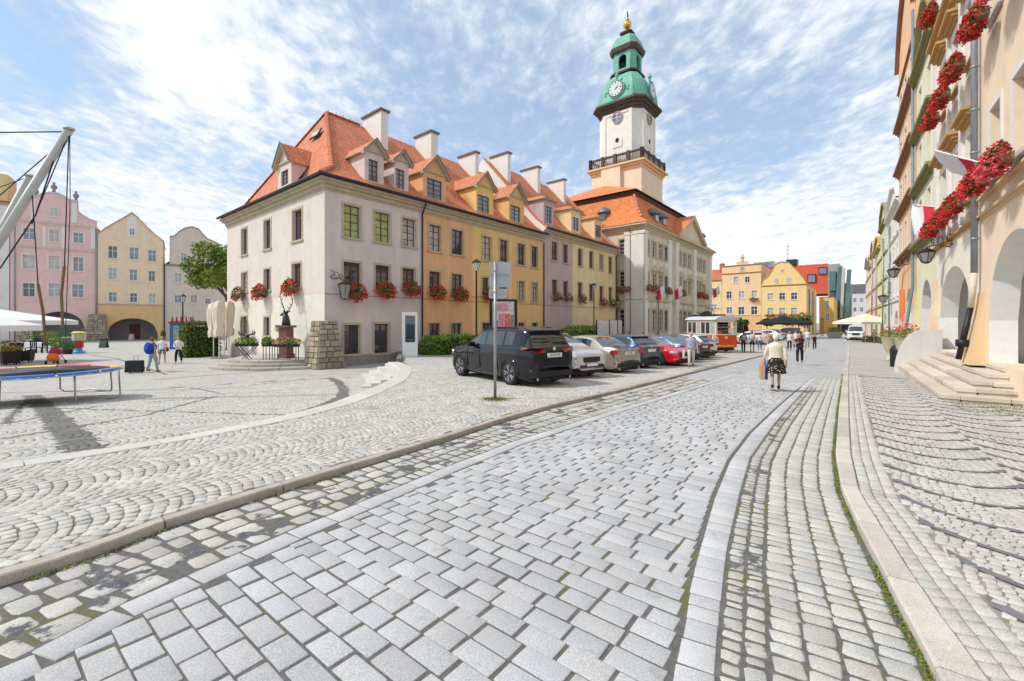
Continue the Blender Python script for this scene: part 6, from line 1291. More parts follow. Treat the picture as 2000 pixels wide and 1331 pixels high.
    for s_ in (-1, 1):
        m = MB(); ym = W/2+.12; m.cbox((xw1-L/2-.28, s_*(W/2+.06), zb_[gi[-1]]+.09), .13, .22, .14); m.tube([(xw1-L/2-.26, s_*(W/2-.08), zb_[gi[-1]]+.02), (xw1-L/2-.27, s_*(W/2+.04), zb_[gi[-1]]+.06)], .025, 5); m.build('wing_mirror', pm if not clad else M_plas, o)
        m = MB()
        if kind == 'suv': m.raw([(-L/2+.015,s_*W*.18,zt-.03),(-L/2-.0,s_*W*.36,zt-.06),(-L/2+.14,s_*W*.455,zt-.04),(-L/2+.42,s_*W*.492,zt+.03),(-L/2+.40,s_*W*.487,zt+.11),(-L/2+.12,s_*W*.45,zt+.10),(-L/2+.03,s_*W*.36,zt+.10),(-L/2+.035,s_*W*.18,zt+.07)], [tuple(range(8)) if s_ > 0 else tuple(range(7,-1,-1))])
        else: m.cbox((-L/2+.12, s_*W*.415, H*.585), .30, .26, .16, s_*.35)
        m.build('tail_light', M_tail, o)
        m = MB(); m.cbox((L/2-.24, s_*W*.37, H*.47), .36, .30, .13, -s_*.5); m.build('headlight', M_head, o, True)
        if detail:
            m = MB(); m.box(.1-L/2, .26-L/2, s_*W*.36-.16, s_*W*.36+.12, H*.265, H*.305); m.build('rear_reflector', M_tail, o)
            m = MB(); m.lathe([(.045,0),(.05,.12)], 8, sq=.5); q = m.build('exhaust_pipe', M_chr, o); q.location = (-L/2+.14, s_*W*.33, g+.04); q.rotation_euler = (0, -math.pi/2, 0)
    m = MB(); m.box(-L/2-.012, -L/2+.02, -.27, .27, H*.50, H*.50+.12); pl_ = m.build('number_plate', M_plate, o)
    if plate: text('plate_text', plate, .105, (-L/2-.0135, 0, H*.50+.06), (math.pi/2, 0, -math.pi/2), M_black, o)
    m = MB(); m.box(L/2-.02, L/2+.012, -.26, .26, H*.27, H*.27+.11); m.build('number_plate', M_plate, o)
    m = MB(); m.box(L/2-.09, L/2+.004, -W*.22, W*.22, H*.37, H*.47); m.build('grille', M_plas, o)
    m = MB(); m.box(-L/2-.004, -L/2+.09, -W*.38, W*.38, g+.10, g+.26); m.build('rear_diffuser', M_plas, o)
    m = MB(); m.box(L/2-.12, L/2+.0, -W*.36, W*.36, g+.08, g+.17); m.build('front_intake', M_plas, o)
    if detail:
        m = MB(); m.lathe([(.055,0),(.055,.012)], 14); q = m.build('badge', M_chr, o); q.location = (-L/2-.0+.035, 0, H*.645); q.rotation_euler = (0, -math.pi/2, 0)
    if kind in ('suv', 'hatch', 'cross'):
        m = MB(); zx = H*.93; x0 = float(np.interp(H*.93, zt_[:len(zt_)//3], xs[:len(xs)//3])); m.box(x0-L/2-.14, x0-L/2+.12, -W*.33, W*.33, zx, zx+.035); m.build('roof_spoiler', M_plas if kind == 'suv' else pm, o)
        m = MB(); m.tube([(x0-L/2-.10,-.02,H*.70),(x0-L/2-.09,-.30,H*.705)], .014, 5); m.build('rear_wiper', M_plas, o)
    if kind == 'suv':
        for s_ in (-1, 1):
            m = MB(); m.tube([(-L/2+.75,s_*W*.345,H*.955),(-L/2+.9,s_*W*.35,H*.99),(L/2-2.2,s_*W*.35,H*.99),(L/2-2.0,s_*W*.345,H*.95)], .02, 6); m.build('roof_rail', M_plas, o)
    # door shut lines and handles
    for s_ in (-1, 1):
        m = MB()
        for x in (xr+.62, (xr+xf)/2+.15, xf-.52): m.box(x-L/2-.006, x-L/2+.006, s_*W*.4965-.012, s_*W*.4965+.012, g+.2, H*.57)
        m.build('door_seam', M_plas, o)
        for x in (xr+.82, (xr+xf)/2+.35): m = MB(); m.box(x-L/2-.1, x-L/2+.1, s_*W/2-.02, s_*W/2+.022, H*.535, H*.555); m.build('door_handle', pm, o)
    return o
HC = math.atan2(.80, -.60)          # nose of the cars points away from the street
def carpos(k, back=0): return (-.17+1.69*k+(-.60)*back, 14.46+2.17*k+.80*back)
def zAt(x, y): return float(Uz(x, y))
def put_car(k, label, col, pname, rev=False, back=0, **kw):
    x, y = carpos(k, back); return car(label, (x, y, zAt(x, y)+.0), HC+(math.pi if rev else 0), col, pname, **kw)
put_car(0, 'black SUV parked behind the sign post, nearest of the parked cars', (.006,.009,.015), 'black', L=4.7, W=1.9, H=1.73, kind='suv', r=.37, wb=2.86, plate='DJ 8527R', rimm=M_rim, metal=.5)
put_car(1, 'silver white crossover parked nose out beside the black SUV', (.62,.63,.64), 'silver', True, -.0, L=4.15, W=1.78, H=1.57, kind='cross', r=.35, wb=2.53, clad=True, detail=False)
put_car(2, 'light beige saloon parked tail out between the crossover and the blue hatchback', (.42,.39,.32), 'beige', L=4.62, W=1.78, H=1.45, kind='sedan', r=.33, wb=2.7, plate='DJ 4R21')
put_car(3, 'dark blue hatchback with round tail lamp beside the beige saloon', (.035,.07,.13), 'darkblue', L=4.3, W=1.8, H=1.5, kind='hatch', r=.33, wb=2.6)
put_car(4.0, 'bright red hatchback parked nose out between two blue cars', (.62,.008,.02), 'red', True, -.7, L=4.4, W=1.8, H=1.42, kind='hatch', r=.33, wb=2.7, rimm=M_rimd, detail=False, metal=.1)
put_car(5.1, 'mid blue saloon parked tail out beyond the red car', (.07,.16,.34), 'blue', L=4.7, W=1.82, H=1.45, kind='sedan', r=.33, wb=2.75)
put_car(6.05, 'dark grey saloon behind the woman in the striped top', (.05,.055,.06), 'darkgrey', L=4.6, W=1.8, H=1.45, kind='sedan', r=.33, wb=2.7, detail=False)
put_car(6.9, 'white hatchback behind the blue and grey saloons', (.70,.71,.72), 'white', L=4.2, W=1.78, H=1.5, kind='hatch', r=.33, wb=2.55, detail=False, metal=.1)
put_car(7.55, 'dark brown grey car with red lamps just left of the red kiosk', (.10,.085,.07), 'brown', back=.9, L=4.3, W=1.78, H=1.55, kind='hatch', r=.33, wb=2.6, detail=False)
put_car(7.9, 'black car partly hidden behind the white hatchback at the hall', (.015,.015,.018), 'black2', back=6.2, L=4.5, W=1.8, H=1.45, kind='sedan', r=.33, wb=2.7, detail=False)
for i, (px, Z, col, nm, lab, kd) in enumerate(((1462,50,(.60,.62,.64),'far_silver','far silver car just right of the red kiosk','hatch'),(1480,55,(.05,.08,.14),'far_navy','far navy car behind the people with backpacks','sedan'),(1497,60,(.68,.69,.70),'far_white','far white car left of the white shirted walkers','sedan'),(1518,64,(.30,.31,.33),'far_grey','far grey car in the distant parking row','hatch'),(1536,68,(.12,.10,.10),'far_dark','far dark car at the end of the distant parking row','suv'))):
    x = (px-1000)/FPX*Z; car(lab, (x, Z, zAt(x, Z)), HC+.2+(math.pi if i % 2 else 0), col, nm, L=4.3, W=1.8, H=1.5 if kd != 'suv' else 1.68, kind=kd, r=.33, wb=2.6, detail=False, group='cars parked at the far end')
x = (1671-1000)/FPX*62; car('white van facing the camera under the market parasol', (x, 62, zAt(x, 62)-.03), math.atan2(-.80, -.62), (.74,.75,.76), 'vanwhite', L=4.8, W=1.95, H=2.1, kind='van', r=.34, wb=3.0, detail=False, cat='van', group=None, metal=.05)
# red and cream tram kiosk
KZ = 35.; kx_ = (1398-1000)/FPX*KZ; kio = empty('tram_kiosk', (kx_, KZ, zAt(kx_, KZ)), math.atan2(.1, .99), 'red and cream tram car turned into a kiosk on the parking terrace', 'kiosk')
M_tr = mat('tram_red', (.74,.075,.022), .4, .08, 2, coat=.5); M_tc = mat('tram_cream', (.72,.68,.56), .5, .05); M_troof = mat('tram_roof', (.56,.60,.63), .5, .1)
Wk, Lk = 1.80, 4.6
m = MB(); m.box(0, Wk, 0, Lk, .42, 1.42); m.build('lower_body', M_tr, kio)
m = MB(); m.box(-.03, Wk+.03, -.03, Lk+.03, 1.42, 1.50); m.build('belt_rail', M_tc, kio)
for x in (0, Wk-.14):
    for y in (0, Lk-.14): m = MB(); m.box(x, x+.14, y, y+.14, 1.5, 2.62); m.build('corner_post', M_tc, kio)
for i in range(5):
    y = .14+(i+1)*(Lk-.28)/6
    for x in (0, Wk-.08): m = MB(); m.box(x, x+.08, y-.05, y+.05, 1.5, 2.5); m.build('window_post', M_tc, kio)
m = MB(); m.box(0, Wk, 0, Lk, 2.46, 2.68); m.build('cornice_board', M_tc, kio)
for i in range(6):
    y0_, y1_ = .16+i*(Lk-.28)/6, .10+(i+1)*(Lk-.28)/6
    m = MB(); m.box(.03, .04, y0_, y1_, 1.52, 2.45); m.build('side_pane', M_glasscur if i in (0, 3) else M_glass, kio)
m = MB(); m.box(.15, Wk-.15, .9, .95, 1.5, 2.46); m.build('dark_interior', M_inner, kio)
m = MB()
for z in (1.75, 2.0, 2.25): m.box(.2, Wk-.2, .55, .9, z-.02, z)
m.build('shelf', M_framew, kio)
m = MB()
for z in (1.75, 2.0, 1.52):
    for x in np.arange(.25, Wk-.25, .1): m.box(x, x+.06, .6, .66, z, z+.06+.1*random.random())
tag(m.build('shelf_goods', mat('mixed_goods', (.38,.30,.24), .7, .8, 9), kio), kind='stuff')
m = MB(); m.box(Wk-.62, Wk-.2, .02, .04, 1.55, 2.02); m.build('price_board', M_plate, kio); m = MB(); m.box(.16, .52, .03, .3, 1.5, 1.72); m.build('counter_tray', M_tr, kio)
m = MB(); n = 10
pr = [(-.14,2.66)]+[(Wk/2-(Wk/2+.12)*math.cos(t), 2.68+.30*math.sin(t)) for t in np.linspace(.0, math.pi, n)]+[(Wk+.14,2.66)]; m.prism(pr, -.18, Lk+.15); m.build('roof', M_troof, kio, False)
m = MB(); m.box(.4, Wk-.4, .9, 3.2, 2.98, 3.12); m.build('roof_rack', M_gut, kio); m = MB(); m.tube([(.4,1.5,3.1),(Wk/2,2.0,3.6),(Wk-.4,2.5,3.1)], .025, 5).tube([(.2,2.0,3.6),(Wk-.2,2.0,3.6)], .025, 5); m.build('pantograph', M_black, kio)
m = MB(); m.lathe([(.11,0),(.13,.03),(.09,.07),(0,.08)], 14); q = m.build('head_lamp', mat('amber_lamp', (.80,.42,.05), .2, .1, coat=.6), kio); q.location = (Wk/2, 0, 1.2); q.rotation_euler = (math.pi/2, 0, 0)
for x in (.35, Wk-.35): m = MB(); m.lathe([(.07,0),(.08,.02),(.05,.05),(0,.06)], 12); q = m.build('marker_lamp', mat('amber_lamp', (.8,.42,.05)), kio); q.location = (x, 0, .56); q.rotation_euler = (math.pi/2, 0, 0)
m = MB(); m.box(.5, 1.3, -.02, -.001, .5, .58); m.build('yellow_stripe', mat('sign_yellow', (.80,.55,.04), .5), kio)
m = MB(); m.box(.1, Wk-.1, .2, Lk-.2, .18, .42); m.build('chassis', M_plas, kio)
for y in (1.1, 3.4):
    for x in (.25, Wk-.25): m = MB(); m.lathe([(.26,-.05),(.26,.05)], 18); q = m.build('wheel', M_plas, kio, True); q.location = (x, y, .27); q.rotation_euler = (0, math.pi/2, 0)
m = MB(); m.lathe([(.42,0),(.42,.05)], 24); q = tag(m.build('round_sign', mat('sign_cream', (.74,.70,.60), .5), None), 'round cream advertising board leaning against the red kiosk', 'sign'); q.location = (kx_-.28, KZ-.5, zAt(kx_, KZ)+.95); q.rotation_euler = (math.pi/2-.12, 0, .6); q.scale = (1, 1.25, 1)
text('script_lettering', 'Lody', .30, (0, 0, .052), (0, 0, .5), M_black, q)

# ================================================================ PEOPLE
SKIN = mat('skin', (.52,.30,.21), .6, .06, 6)
def cloth(name, col, var=.1, scale=6): return mat('cloth_'+name, col, .85, var, scale)
def skinmesh(name, verts, edges, radii, root, par, m, sub=1):
    me = bpy.data.meshes.new(name); me.from_pydata([Vector(v) for v in verts], edges, []); o = link(me, name, par, m, False)
    sk = o.modifiers.new('skin', 'SKIN'); sk.use_smooth_shade = True; sk.branch_smoothing = .4; o.modifiers.new('sub', 'SUBSURF').levels = sub; o.modifiers['sub'].render_levels = sub
    for i, r in enumerate(radii): me.skin_vertices[0].data[i].radius = (r, r) if not isinstance(r, tuple) else r
    me.skin_vertices[0].data[root].use_root = True; return o
def blobm(m, c, r, n=12, k=8): m.lathe([(max(1e-4, math.sin(math.pi*i/k))*1.0, -math.cos(math.pi*i/k)) for i in range(k+1)], n, (0,0,0)) if False else None
def ell(mb, c, rx, ry, rz, n=12, k=8, mi=0):
    i0 = len(mb.v)
    for i in range(k+1):
        t = math.pi*i/k
        for j in range(n): a = 2*math.pi*j/n; mb.v.append((c[0]+rx*math.sin(t)*math.cos(a), c[1]+ry*math.sin(t)*math.sin(a), c[2]-rz*math.cos(t)))
    for i in range(k):
        for j in range(n): mb.f.append((i0+i*n+j, i0+i*n+(j+1) % n, i0+(i+1)*n+(j+1) % n, i0+(i+1)*n+j)); mb.uv.append(None); mb.mi.append(mi)
def person(label, px, py, face, h=1.7, top=(.5,.5,.5), bottom=(.05,.05,.06), shoes=(.03,.03,.03), hair=(.08,.05,.03), stride=.16, build=1., skirt=False, short=False, sleeve='short', hairkind='short', armsw=.12, arms=None, surf=Uz, loc=None, tname=None, hold=None, topm=None, botm=None, group=None, fat=1., z=None):
    """face = heading (radians, 0 = +x); built for 1.7 m and scaled"""
    p = loc if loc is not None else G(px, py, surf); o = empty('person', p, face-math.pi/2, label, 'person', group); s = h/1.7; o.scale = (s, s, s); f = fat; st = stride; nm = str(len(MATS))
    # local frame: +y forward, x to the right
    hipz, kz, az = .90, .49, .08; L = {'pelvis':(0,0,.94),'waist':(0,-.01,1.08),'chest':(0,0,1.27),'neck':(0,.0,1.44),'head0':(0,.02,1.50)}
    def leg(sd, fw): # forward offset of the foot
        return [(sd*.095,0,hipz),(sd*.10,fw*.55+.03,kz+(.02 if fw < 0 else 0)),(sd*.095,fw,az+(.05 if fw < 0 else 0)),(sd*.10,fw+.12,.035)]
    A = arms or {}
    def arm(sd, fw, key):
        if key in A: return [(sd*.165*f**.6,0,1.365)]+[(sd*q[0],q[1],q[2]) for q in A[key]]
        g = f**.7; return [(sd*.165*f**.6,0,1.365),(sd*.212*g,fw*.4-.02,1.10),(sd*.225*g,fw+.05,.87),(sd*.225*g,fw+.08,.78)]
    lr, ll, ra, la = leg(1, st), leg(-1, -st), arm(1, -armsw, 'R'), arm(-1, armsw, 'L')
    V = [L['pelvis'],L['waist'],L['chest'],L['neck'],L['head0']]+lr+ll+ra+la; E = [(0,1),(1,2),(2,3),(3,4),(0,5),(5,6),(6,7),(7,8),(0,9),(9,10),(10,11),(11,12),(2,13),(13,14),(14,15),(15,16),(2,17),(17,18),(18,19),(19,20)]
    Rr = [.115,.10,.115,.05,.055]+[.085,.055,.038,.03]*2+[.055,.038,.028,.026]*2
    body = skinmesh('body', V, E, Rr, 0, o, SKIN)
    # hands with five fingers
    for sd, q in ((1, ra), (-1, la)):
        m = MB(); w_ = Vector(q[-1]); d_ = (w_-Vector(q[-2])).normalized(); side = Vector((0,1,0)); n_ = d_.cross(side); 
        m.tube([w_-d_*.02, w_+d_*.05, w_+d_*.09], [.022,.032,.026], 7)
        for i, ln in enumerate((.055,.07,.065,.05)):
            b = w_+d_*.08+side*(i-1.5)*.018; m.tube([b, b+d_*ln*.6, b+d_*ln-n_*sd*.012], [.0095,.0088,.007], 5)
        b = w_+d_*.02+side*.03; m.tube([b, b+(d_*.6+side*.7)*.04, b+(d_*.9+side*.4)*.065], [.012,.010,.008], 5); m.build('hand', SKIN, o, True)
    # head with face
    m = MB(); hz_ = 1.595; ell(m, (0,.02,hz_), .074,.092,.112, 14, 10); ell(m, (0,.065,hz_-.055), .045,.04,.045, 10, 6); m.lathe([(.052,1.42),(.048,1.52)], 10, (0,.005,0))
    m.raw([(-.014,.10,hz_+.01),(.014,.10,hz_+.01),(.018,.108,hz_-.035),(-.018,.108,hz_-.035),(0,.135,hz_-.03)], [(0,1,4),(1,2,4),(2,3,4),(3,0,4)])
    for sd in (-1, 1): ell(m, (sd*.075,.01,hz_-.005), .012,.022,.03, 6, 5)
    m.build('head', SKIN, o, True)
    m = MB()
    for sd in (-1, 1): ell(m, (sd*.03,.102,hz_+.012), .012,.008,.008, 8, 5)
    m.build('eye', mat('eye_dark', (.05,.035,.03), .2), o); m = MB(); ell(m, (0,.104,hz_-.062), .024,.008,.008, 8, 5); m.build('mouth', mat('lip', (.35,.11,.10), .5), o)
    hm = cloth('hair'+nm, hair, .25, 30); m = MB(); ell(m, (0,-.005,hz_+.022), .086,.098,.108, 14, 9)
    m.f = [q for q in m.f if not all(m.v[i][1] > .045 and m.v[i][2] < hz_+.062 for i in q)]; m.uv = [None]*len(m.f); m.mi = [0]*len(m.f)
    if hairkind == 'long': ell(m, (0,-.05,hz_-.09), .085,.06,.16, 10, 7)
    if hairkind == 'tail': m.tube([(0,-.1,hz_+.03),(0,-.15,hz_-.02),(0,-.14,hz_-.14),(0,-.12,hz_-.2)], [.03,.035,.028,.01], 7)
    if hairkind == 'bun': ell(m, (0,-.1,hz_+.07), .035,.035,.035, 8, 6)
    m.build('hair', hm, o, True)
    # shirt or jacket
    tm = topm or cloth('top'+nm, top, .12, 9); k = 1+.16
    ex = .035*(f*1.4-.4)+.008; Vt = [(0,0,.93 if not skirt else .90),(0,0,1.08),(0,0,1.27),(0,.0,1.41)]; Et = [(0,1),(1,2),(2,3)]; Rt = [(.145*f,.125*f),(.135*f,.12*f),(.155*f,.12*f),(.075,.07)]
    for q in (ra, la):
        i = len(Vt); e_ = {'none': .25, 'short': .55, 'long': 2.0}[sleeve]; a, b, c = Vector(q[0]), Vector(q[1]), Vector(q[2])
        if sleeve == 'long': Vt += [a, b, b.lerp(c, .9)]; Rt += [.062,.052,.040]; Et += [(2,i),(i,i+1),(i+1,i+2)]
        else: Vt += [a, a.lerp(b, e_)]; Rt += [.062,.056]; Et += [(2,i),(i,i+1)]
    skinmesh('sleeves' if sleeve != 'none' else 'top_garment', Vt, Et, Rt, 1, o, tm)
    m = MB(); zb = .76 if (skirt and sleeve == 'long') else .90; m.lathe([(.168*f,zb),(.165*f,.95),(.145*f,1.07),(.158*f,1.2),(.175*f**.6,1.3),(.172*f**.5,1.36),(.135,1.41),(.085,1.44),(.06,1.455)], 18, sq=.70); m.build('top_garment', tm, o, True)
    bm_ = botm or cloth('bottom'+nm, bottom, .12, 9)
    if skirt:
        m = MB(); n = 24; pr = [(.145*f,.98),(.165*f,.9),(.18*f,.75),(.20*f,.60),(.215*f,.50)]; vs = []
        for i, (r_, z_) in enumerate(pr):
            for j in range(n): t = 2*math.pi*j/n; q = r_*(1+.05*i*.4*math.sin(t*6+1)); vs.append((q*math.cos(t), q*.82*math.sin(t), z_))
        m.raw(vs, [(i*n+j, i*n+(j+1) % n, (i+1)*n+(j+1) % n, (i+1)*n+j)[::-1] for i in range(len(pr)-1) for j in range(n)]); m.build('skirt', bm_, o, True)
    else:
        Vb = [(0,0,.985),(0,0,.93)]; Rb = [(.13*f,.115*f),(.14*f,.125*f)]; Eb = [(0,1)]
        for q in (lr, ll):
            i = len(Vb); a, b, c = Vector(q[0]), Vector(q[1]), Vector(q[2])
            if short: Vb += [a, a.lerp(b, .85)]; Rb += [.10,.088]; Eb += [(1,i),(i,i+1)]
            else: Vb += [a, b, b.lerp(c, .92)]; Rb += [.10*f**.5,.072,.06]; Eb += [(1,i),(i,i+1),(i+1,i+2)]
        skinmesh('trousers' if not short else 'shorts', Vb, Eb, Rb, 0, o, bm_)
    sm = cloth('shoe'+nm, shoes)
    for q in (lr, ll):
        x, y, z = q[2]; zz0 = max(0, z-.08)
        m = MB(); ell(m, (x, y+.045, zz0+.045), .045,.125,.045, 10, 6); m.v = [(a, b, max(c, zz0+.004)) for a, b, c in m.v]; ell(m, (x, y-.02, zz0+.07), .042,.05,.045, 8, 5); m.build('shoe', sm, o, True)
    return o, ra, la
def bag(owner, at, sz, col, name, label, cat='bag', m=None, parts=True):
    """a bag carried by a person: its own thing, standing in world space"""
    bpy.context.view_layer.update(); Mw = owner.matrix_world; loc = Mw @ Vector(at); o = empty(name, loc, owner.rotation_euler.z, label, cat); w_, d_, h_ = sz
    q = MB(); q.box(-w_/2, w_/2, -d_/2, d_/2, -h_, 0, taper=-.01); q.build('bag_body', m or cloth('bag'+str(len(MATS)), col), o)
    q = MB(); q.tube([(0,-d_*.3,0),(0,-d_*.2,.12),(0,d_*.2,.12),(0,d_*.3,0)], .008, 5); q.build('bag_handle', m or list(MATS.values())[-1], o); return o
def backpack(owner, col, label, h_=.45, w_=.32):
    bpy.context.view_layer.update(); loc = owner.matrix_world @ Vector((0, -.20, 1.18)); o = empty('backpack', loc, owner.rotation_euler.z, label, 'backpack'); mt = cloth('pack'+str(len(MATS)), col)
    q = MB(); ell(q, (0,0,0), w_/2, .11, h_/2, 12, 8); q.v = [(a*1.1, b, c) for a, b, c in q.v]; q.build('pack_body', mt, o, True); q = MB(); ell(q, (0,-.08,-.07), w_*.36, .06, h_*.25, 10, 6); q.build('front_pocket', mt, o, True)
    for s_ in (-1, 1): q = MB(); q.tube([(s_*.12,.06,.18),(s_*.14,.16,.24),(s_*.14,.31,.14),(s_*.14,.3,-.05),(s_*.13,.08,-.15)], .018, 5); q.build('strap', mt, o)
def stripes(name, c1, c2, freq=22, ax=2, spots=False):
    m = mat('pattern_'+name, c1, .85, .05); t = m.node_tree; n = t.nodes; l = t.links; b = n['Principled BSDF']; tc_ = n.new('ShaderNodeTexCoord')
    if spots: q = n.new('ShaderNodeTexVoronoi'); q.inputs['Scale'].default_value = freq; l.new(tc_.outputs['Object'], q.inputs['Vector']); src = q.outputs['Distance']; rr = (.28,.32)
    else:
        q = n.new('ShaderNodeTexWave'); q.bands_direction = 'Z'; q.inputs['Scale'].default_value = freq; q.inputs['Distortion'].default_value = .3; l.new(tc_.outputs['Object'], q.inputs['Vector']); src = q.outputs['Fac']; rr = (.45,.55)
    mr = n.new('ShaderNodeMapRange'); l.new(src, mr.inputs[0]); mr.inputs[1].default_value, mr.inputs[2].default_value = rr
    mxn = n.new('ShaderNodeMix'); mxn.data_type = 'RGBA'; l.new(mr.outputs[0], mxn.inputs[0]); mxn.inputs[6].default_value = (*c1, 1); mxn.inputs[7].default_value = (*c2, 1); l.new(mxn.outputs[2], b.inputs['Base Color']); return m
SDIR = math.atan2(SY, SX); TOCAM = SDIR+math.pi
a, ra, la = person('elderly white haired woman in cream jacket and flowered skirt walking away down the street', 1515, 761, SDIR+.25, 1.60, top=(.66,.60,.50), shoes=(.05,.03,.02), hair=(.74,.70,.68), skirt=True, sleeve='long', fat=1.28, stride=.10, botm=stripes('flowers', (.55,.40,.25), (.02,.018,.016), 16, spots=True), arms={'L': [(.27,-.02,1.12),(.30,.06,.90),(.30,.07,.83)]})
bag(a, (-.36,.05,.74), (.10,.34,.42), (.52,.30,.17), 'shopping_bag', 'brown paper shopping bag in the elderly woman\'s hand'); bag(a, (-.26,.10,.74), (.08,.30,.42), (.02,.10,.55), 'shopping_bag', 'blue shopping bag beside the brown paper one')
a, ra, la = person('woman with dark patterned top and black trousers walking toward the camera', 1562, 711, TOCAM, 1.66, top=(.03,.02,.025), bottom=(.015,.015,.017), shoes=(.5,.42,.36), hair=(.05,.02,.015), hairkind='bun', fat=1.15, topm=stripes('darkprint', (.35,.08,.12), (.02,.015,.02), 12, spots=True), arms={'R': [(.25,.02,1.12),(.16,.18,1.10),(.1,.2,1.15)]})
a, ra, la = person('woman in striped T-shirt and cream trousers beside the blue saloon', 1350, 717, TOCAM+.35, 1.62, bottom=(.66,.60,.52), shoes=(.12,.06,.04), hair=(.55,.40,.22), hairkind='short', fat=1.35, topm=stripes('marine', (.62,.60,.68), (.10,.13,.34), 5.5), stride=.14)
bag(a, (.36,.1,.78), (.08,.22,.32), (.70,.68,.64), 'carrier_bag', 'white carrier bag in the striped woman\'s hand')
a, _, _ = person('person in navy jacket with pale backpack walking beside the red kiosk', 1452, 689, SDIR+.3, 1.78, top=(.02,.035,.07), bottom=(.012,.012,.014), hair=(.01,.01,.012), sleeve='long', fat=1.1); backpack(a, (.42,.40,.36), 'pale grey backpack on the navy jacketed walker')
a, _, _ = person('person in grey T-shirt and black shorts walking beside the navy jacketed one', 1469, 688, SDIR+.1, 1.76, top=(.50,.49,.50), bottom=(.012,.012,.014), short=True, hair=(.06,.03,.02)); backpack(a, (.46,.44,.46), 'light grey backpack on the walker in black shorts')
person('distant woman in white shirt and dark trousers left of the couple', 1542, 685, TOCAM, 1.68, top=(.72,.72,.74), bottom=(.02,.025,.04), hair=(.35,.22,.12), hairkind='long')
person('distant walker in white shirt just behind the woman in black', 1554, 681, TOCAM, 1.7, top=(.68,.68,.70), bottom=(.08,.08,.10), hair=(.10,.05,.03))
person('tall man in pale shirt and light blue jeans in the street centre', 1577, 679, TOCAM, 1.84, top=(.66,.68,.74), bottom=(.30,.38,.46), hair=(.30,.20,.14), fat=1.05)
person('child in black clothes beside the man in light jeans', 1591, 684, TOCAM, 1.42, top=(.02,.02,.022), bottom=(.012,.012,.014), hair=(.03,.02,.015))
person('person in peach top and light jeans between the far parked cars', 1500, 684, TOCAM+.8, 1.66, top=(.72,.42,.26), bottom=(.30,.42,.52), hair=(.3,.08,.05), hairkind='long')
person('cyclist like walker in white top near the distant cars', 1484, 683, SDIR, 1.55, top=(.62,.62,.64), bottom=(.10,.14,.25), hair=(.05,.03,.02))
# on the plaza
a, _, _ = person('man with big blue backpack and light jeans walking away across the plaza', 298, 727, R_(75), 1.74, top=(.16,.17,.20), bottom=(.28,.38,.46), shoes=(.30,.12,.12), hair=(.22,.08,.03), surf=Pz, fat=1.1); backpack(a, (.01,.05,.38), 'large royal blue backpack on the walking man', .62, .48)
a, _, _ = person('woman in white T-shirt and denim shorts with a dark shoulder bag', 317, 711, R_(-70), 1.66, top=(.72,.69,.66), bottom=(.10,.16,.26), short=True, shoes=(.45,.42,.4), hair=(.30,.12,.05), hairkind='long', surf=Pz, fat=1.05); bag(a, (-.24,-.02,1.0), (.08,.24,.24), (.03,.015,.015), 'shoulder_bag', 'dark shoulder bag at the side of the woman in denim shorts')
person('woman in white long sleeved top and black trousers walking on the plaza', 349, 711, R_(-75), 1.66, top=(.68,.66,.64), bottom=(.012,.012,.013), shoes=(.6,.6,.6), sleeve='long', hair=(.10,.05,.03), hairkind='long', surf=Pz, arms={'R': [(.25,.02,1.12),(.10,.18,1.02),(.04,.19,1.02)], 'L': [(.25,.02,1.12),(.10,.18,1.02),(.04,.2,1.04)]})
person('person in black top and blue shorts behind the toy machine', 163, 668, R_(-40), 1.72, top=(.02,.02,.03), bottom=(.12,.25,.42), short=True, hair=(.02,.015,.01), surf=Pz, stride=.06)
person('market visitor in dark red top under the white parasol', 1723, 672, SDIR+1.2, 1.68, top=(.35,.02,.03), bottom=(.03,.03,.03), hair=(.03,.02,.02), surf=Uz, stride=.05)
person('stall keeper in white shirt behind the flower crates', 1707, 670, SDIR-2, 1.66, top=(.6,.58,.56), bottom=(.45,.38,.33), hair=(.4,.35,.3), surf=Uz, stride=.05)
for px, py, col, lab in ((1228,668,(.25,.40,.55),'seated looking person in blue by the notice boards'),(1256,664,(.55,.28,.12),'person in orange brown near the town hall corner')):
    x = (px-1000)/FPX*40; person(lab, 0, 0, SDIR+.5, 1.6, top=col, bottom=(.1,.1,.12), hair=(.25,.12,.06), loc=(x, 40., zAt(x, 40.)), stride=.04)

# ================================================================ STREET FURNITURE AND PLAZA THINGS
def W3(px, py, Z): return Vector(((px-1000)/FPX*Z, Z, EYE+(HOR-py)/FPX*Z))
def lamp(px, Z, pyt, label, surf=Uz, group='street lamps'):
    x = (px-1000)/FPX*Z; z0 = float(surf(x, Z)); h = W3(px, pyt, Z).z-z0; o = empty('street_lamp', (x, Z, z0), 0, label, 'street lamp', group)
    m = MB(); m.lathe([(.14,0),(.14,.25),(.09,.35),(.085,1.0),(.11,1.05),(.06,1.15),(.045,h-.75),(.07,h-.73),(.03,h-.66)], 10); m.build('lamp_post', M_black, o, True)
    m = MB(); m.tube([(-.28,0,h*.62),(.28,0,h*.62)], .015, 5); m.build('ladder_bar', M_black, o)
    m = MB(); m.lathe([(.10,h-.66),(.21,h-.22)], 6); m.build('lamp_glass', mat('lamp_glass', (.55,.57,.55), .15, .05, coat=.4), o)
    m = MB(); m.lathe([(.25,h-.23),(.27,h-.19),(.10,h-.06),(.05,h-.03),(.03,h)], 6)
    for k in range(6): a = k*math.pi/3; m.tube([(.10*math.cos(a),.10*math.sin(a),h-.66),(.215*math.cos(a),.215*math.sin(a),h-.22)], .012, 4)
    m.build('lamp_hood', M_black, o)
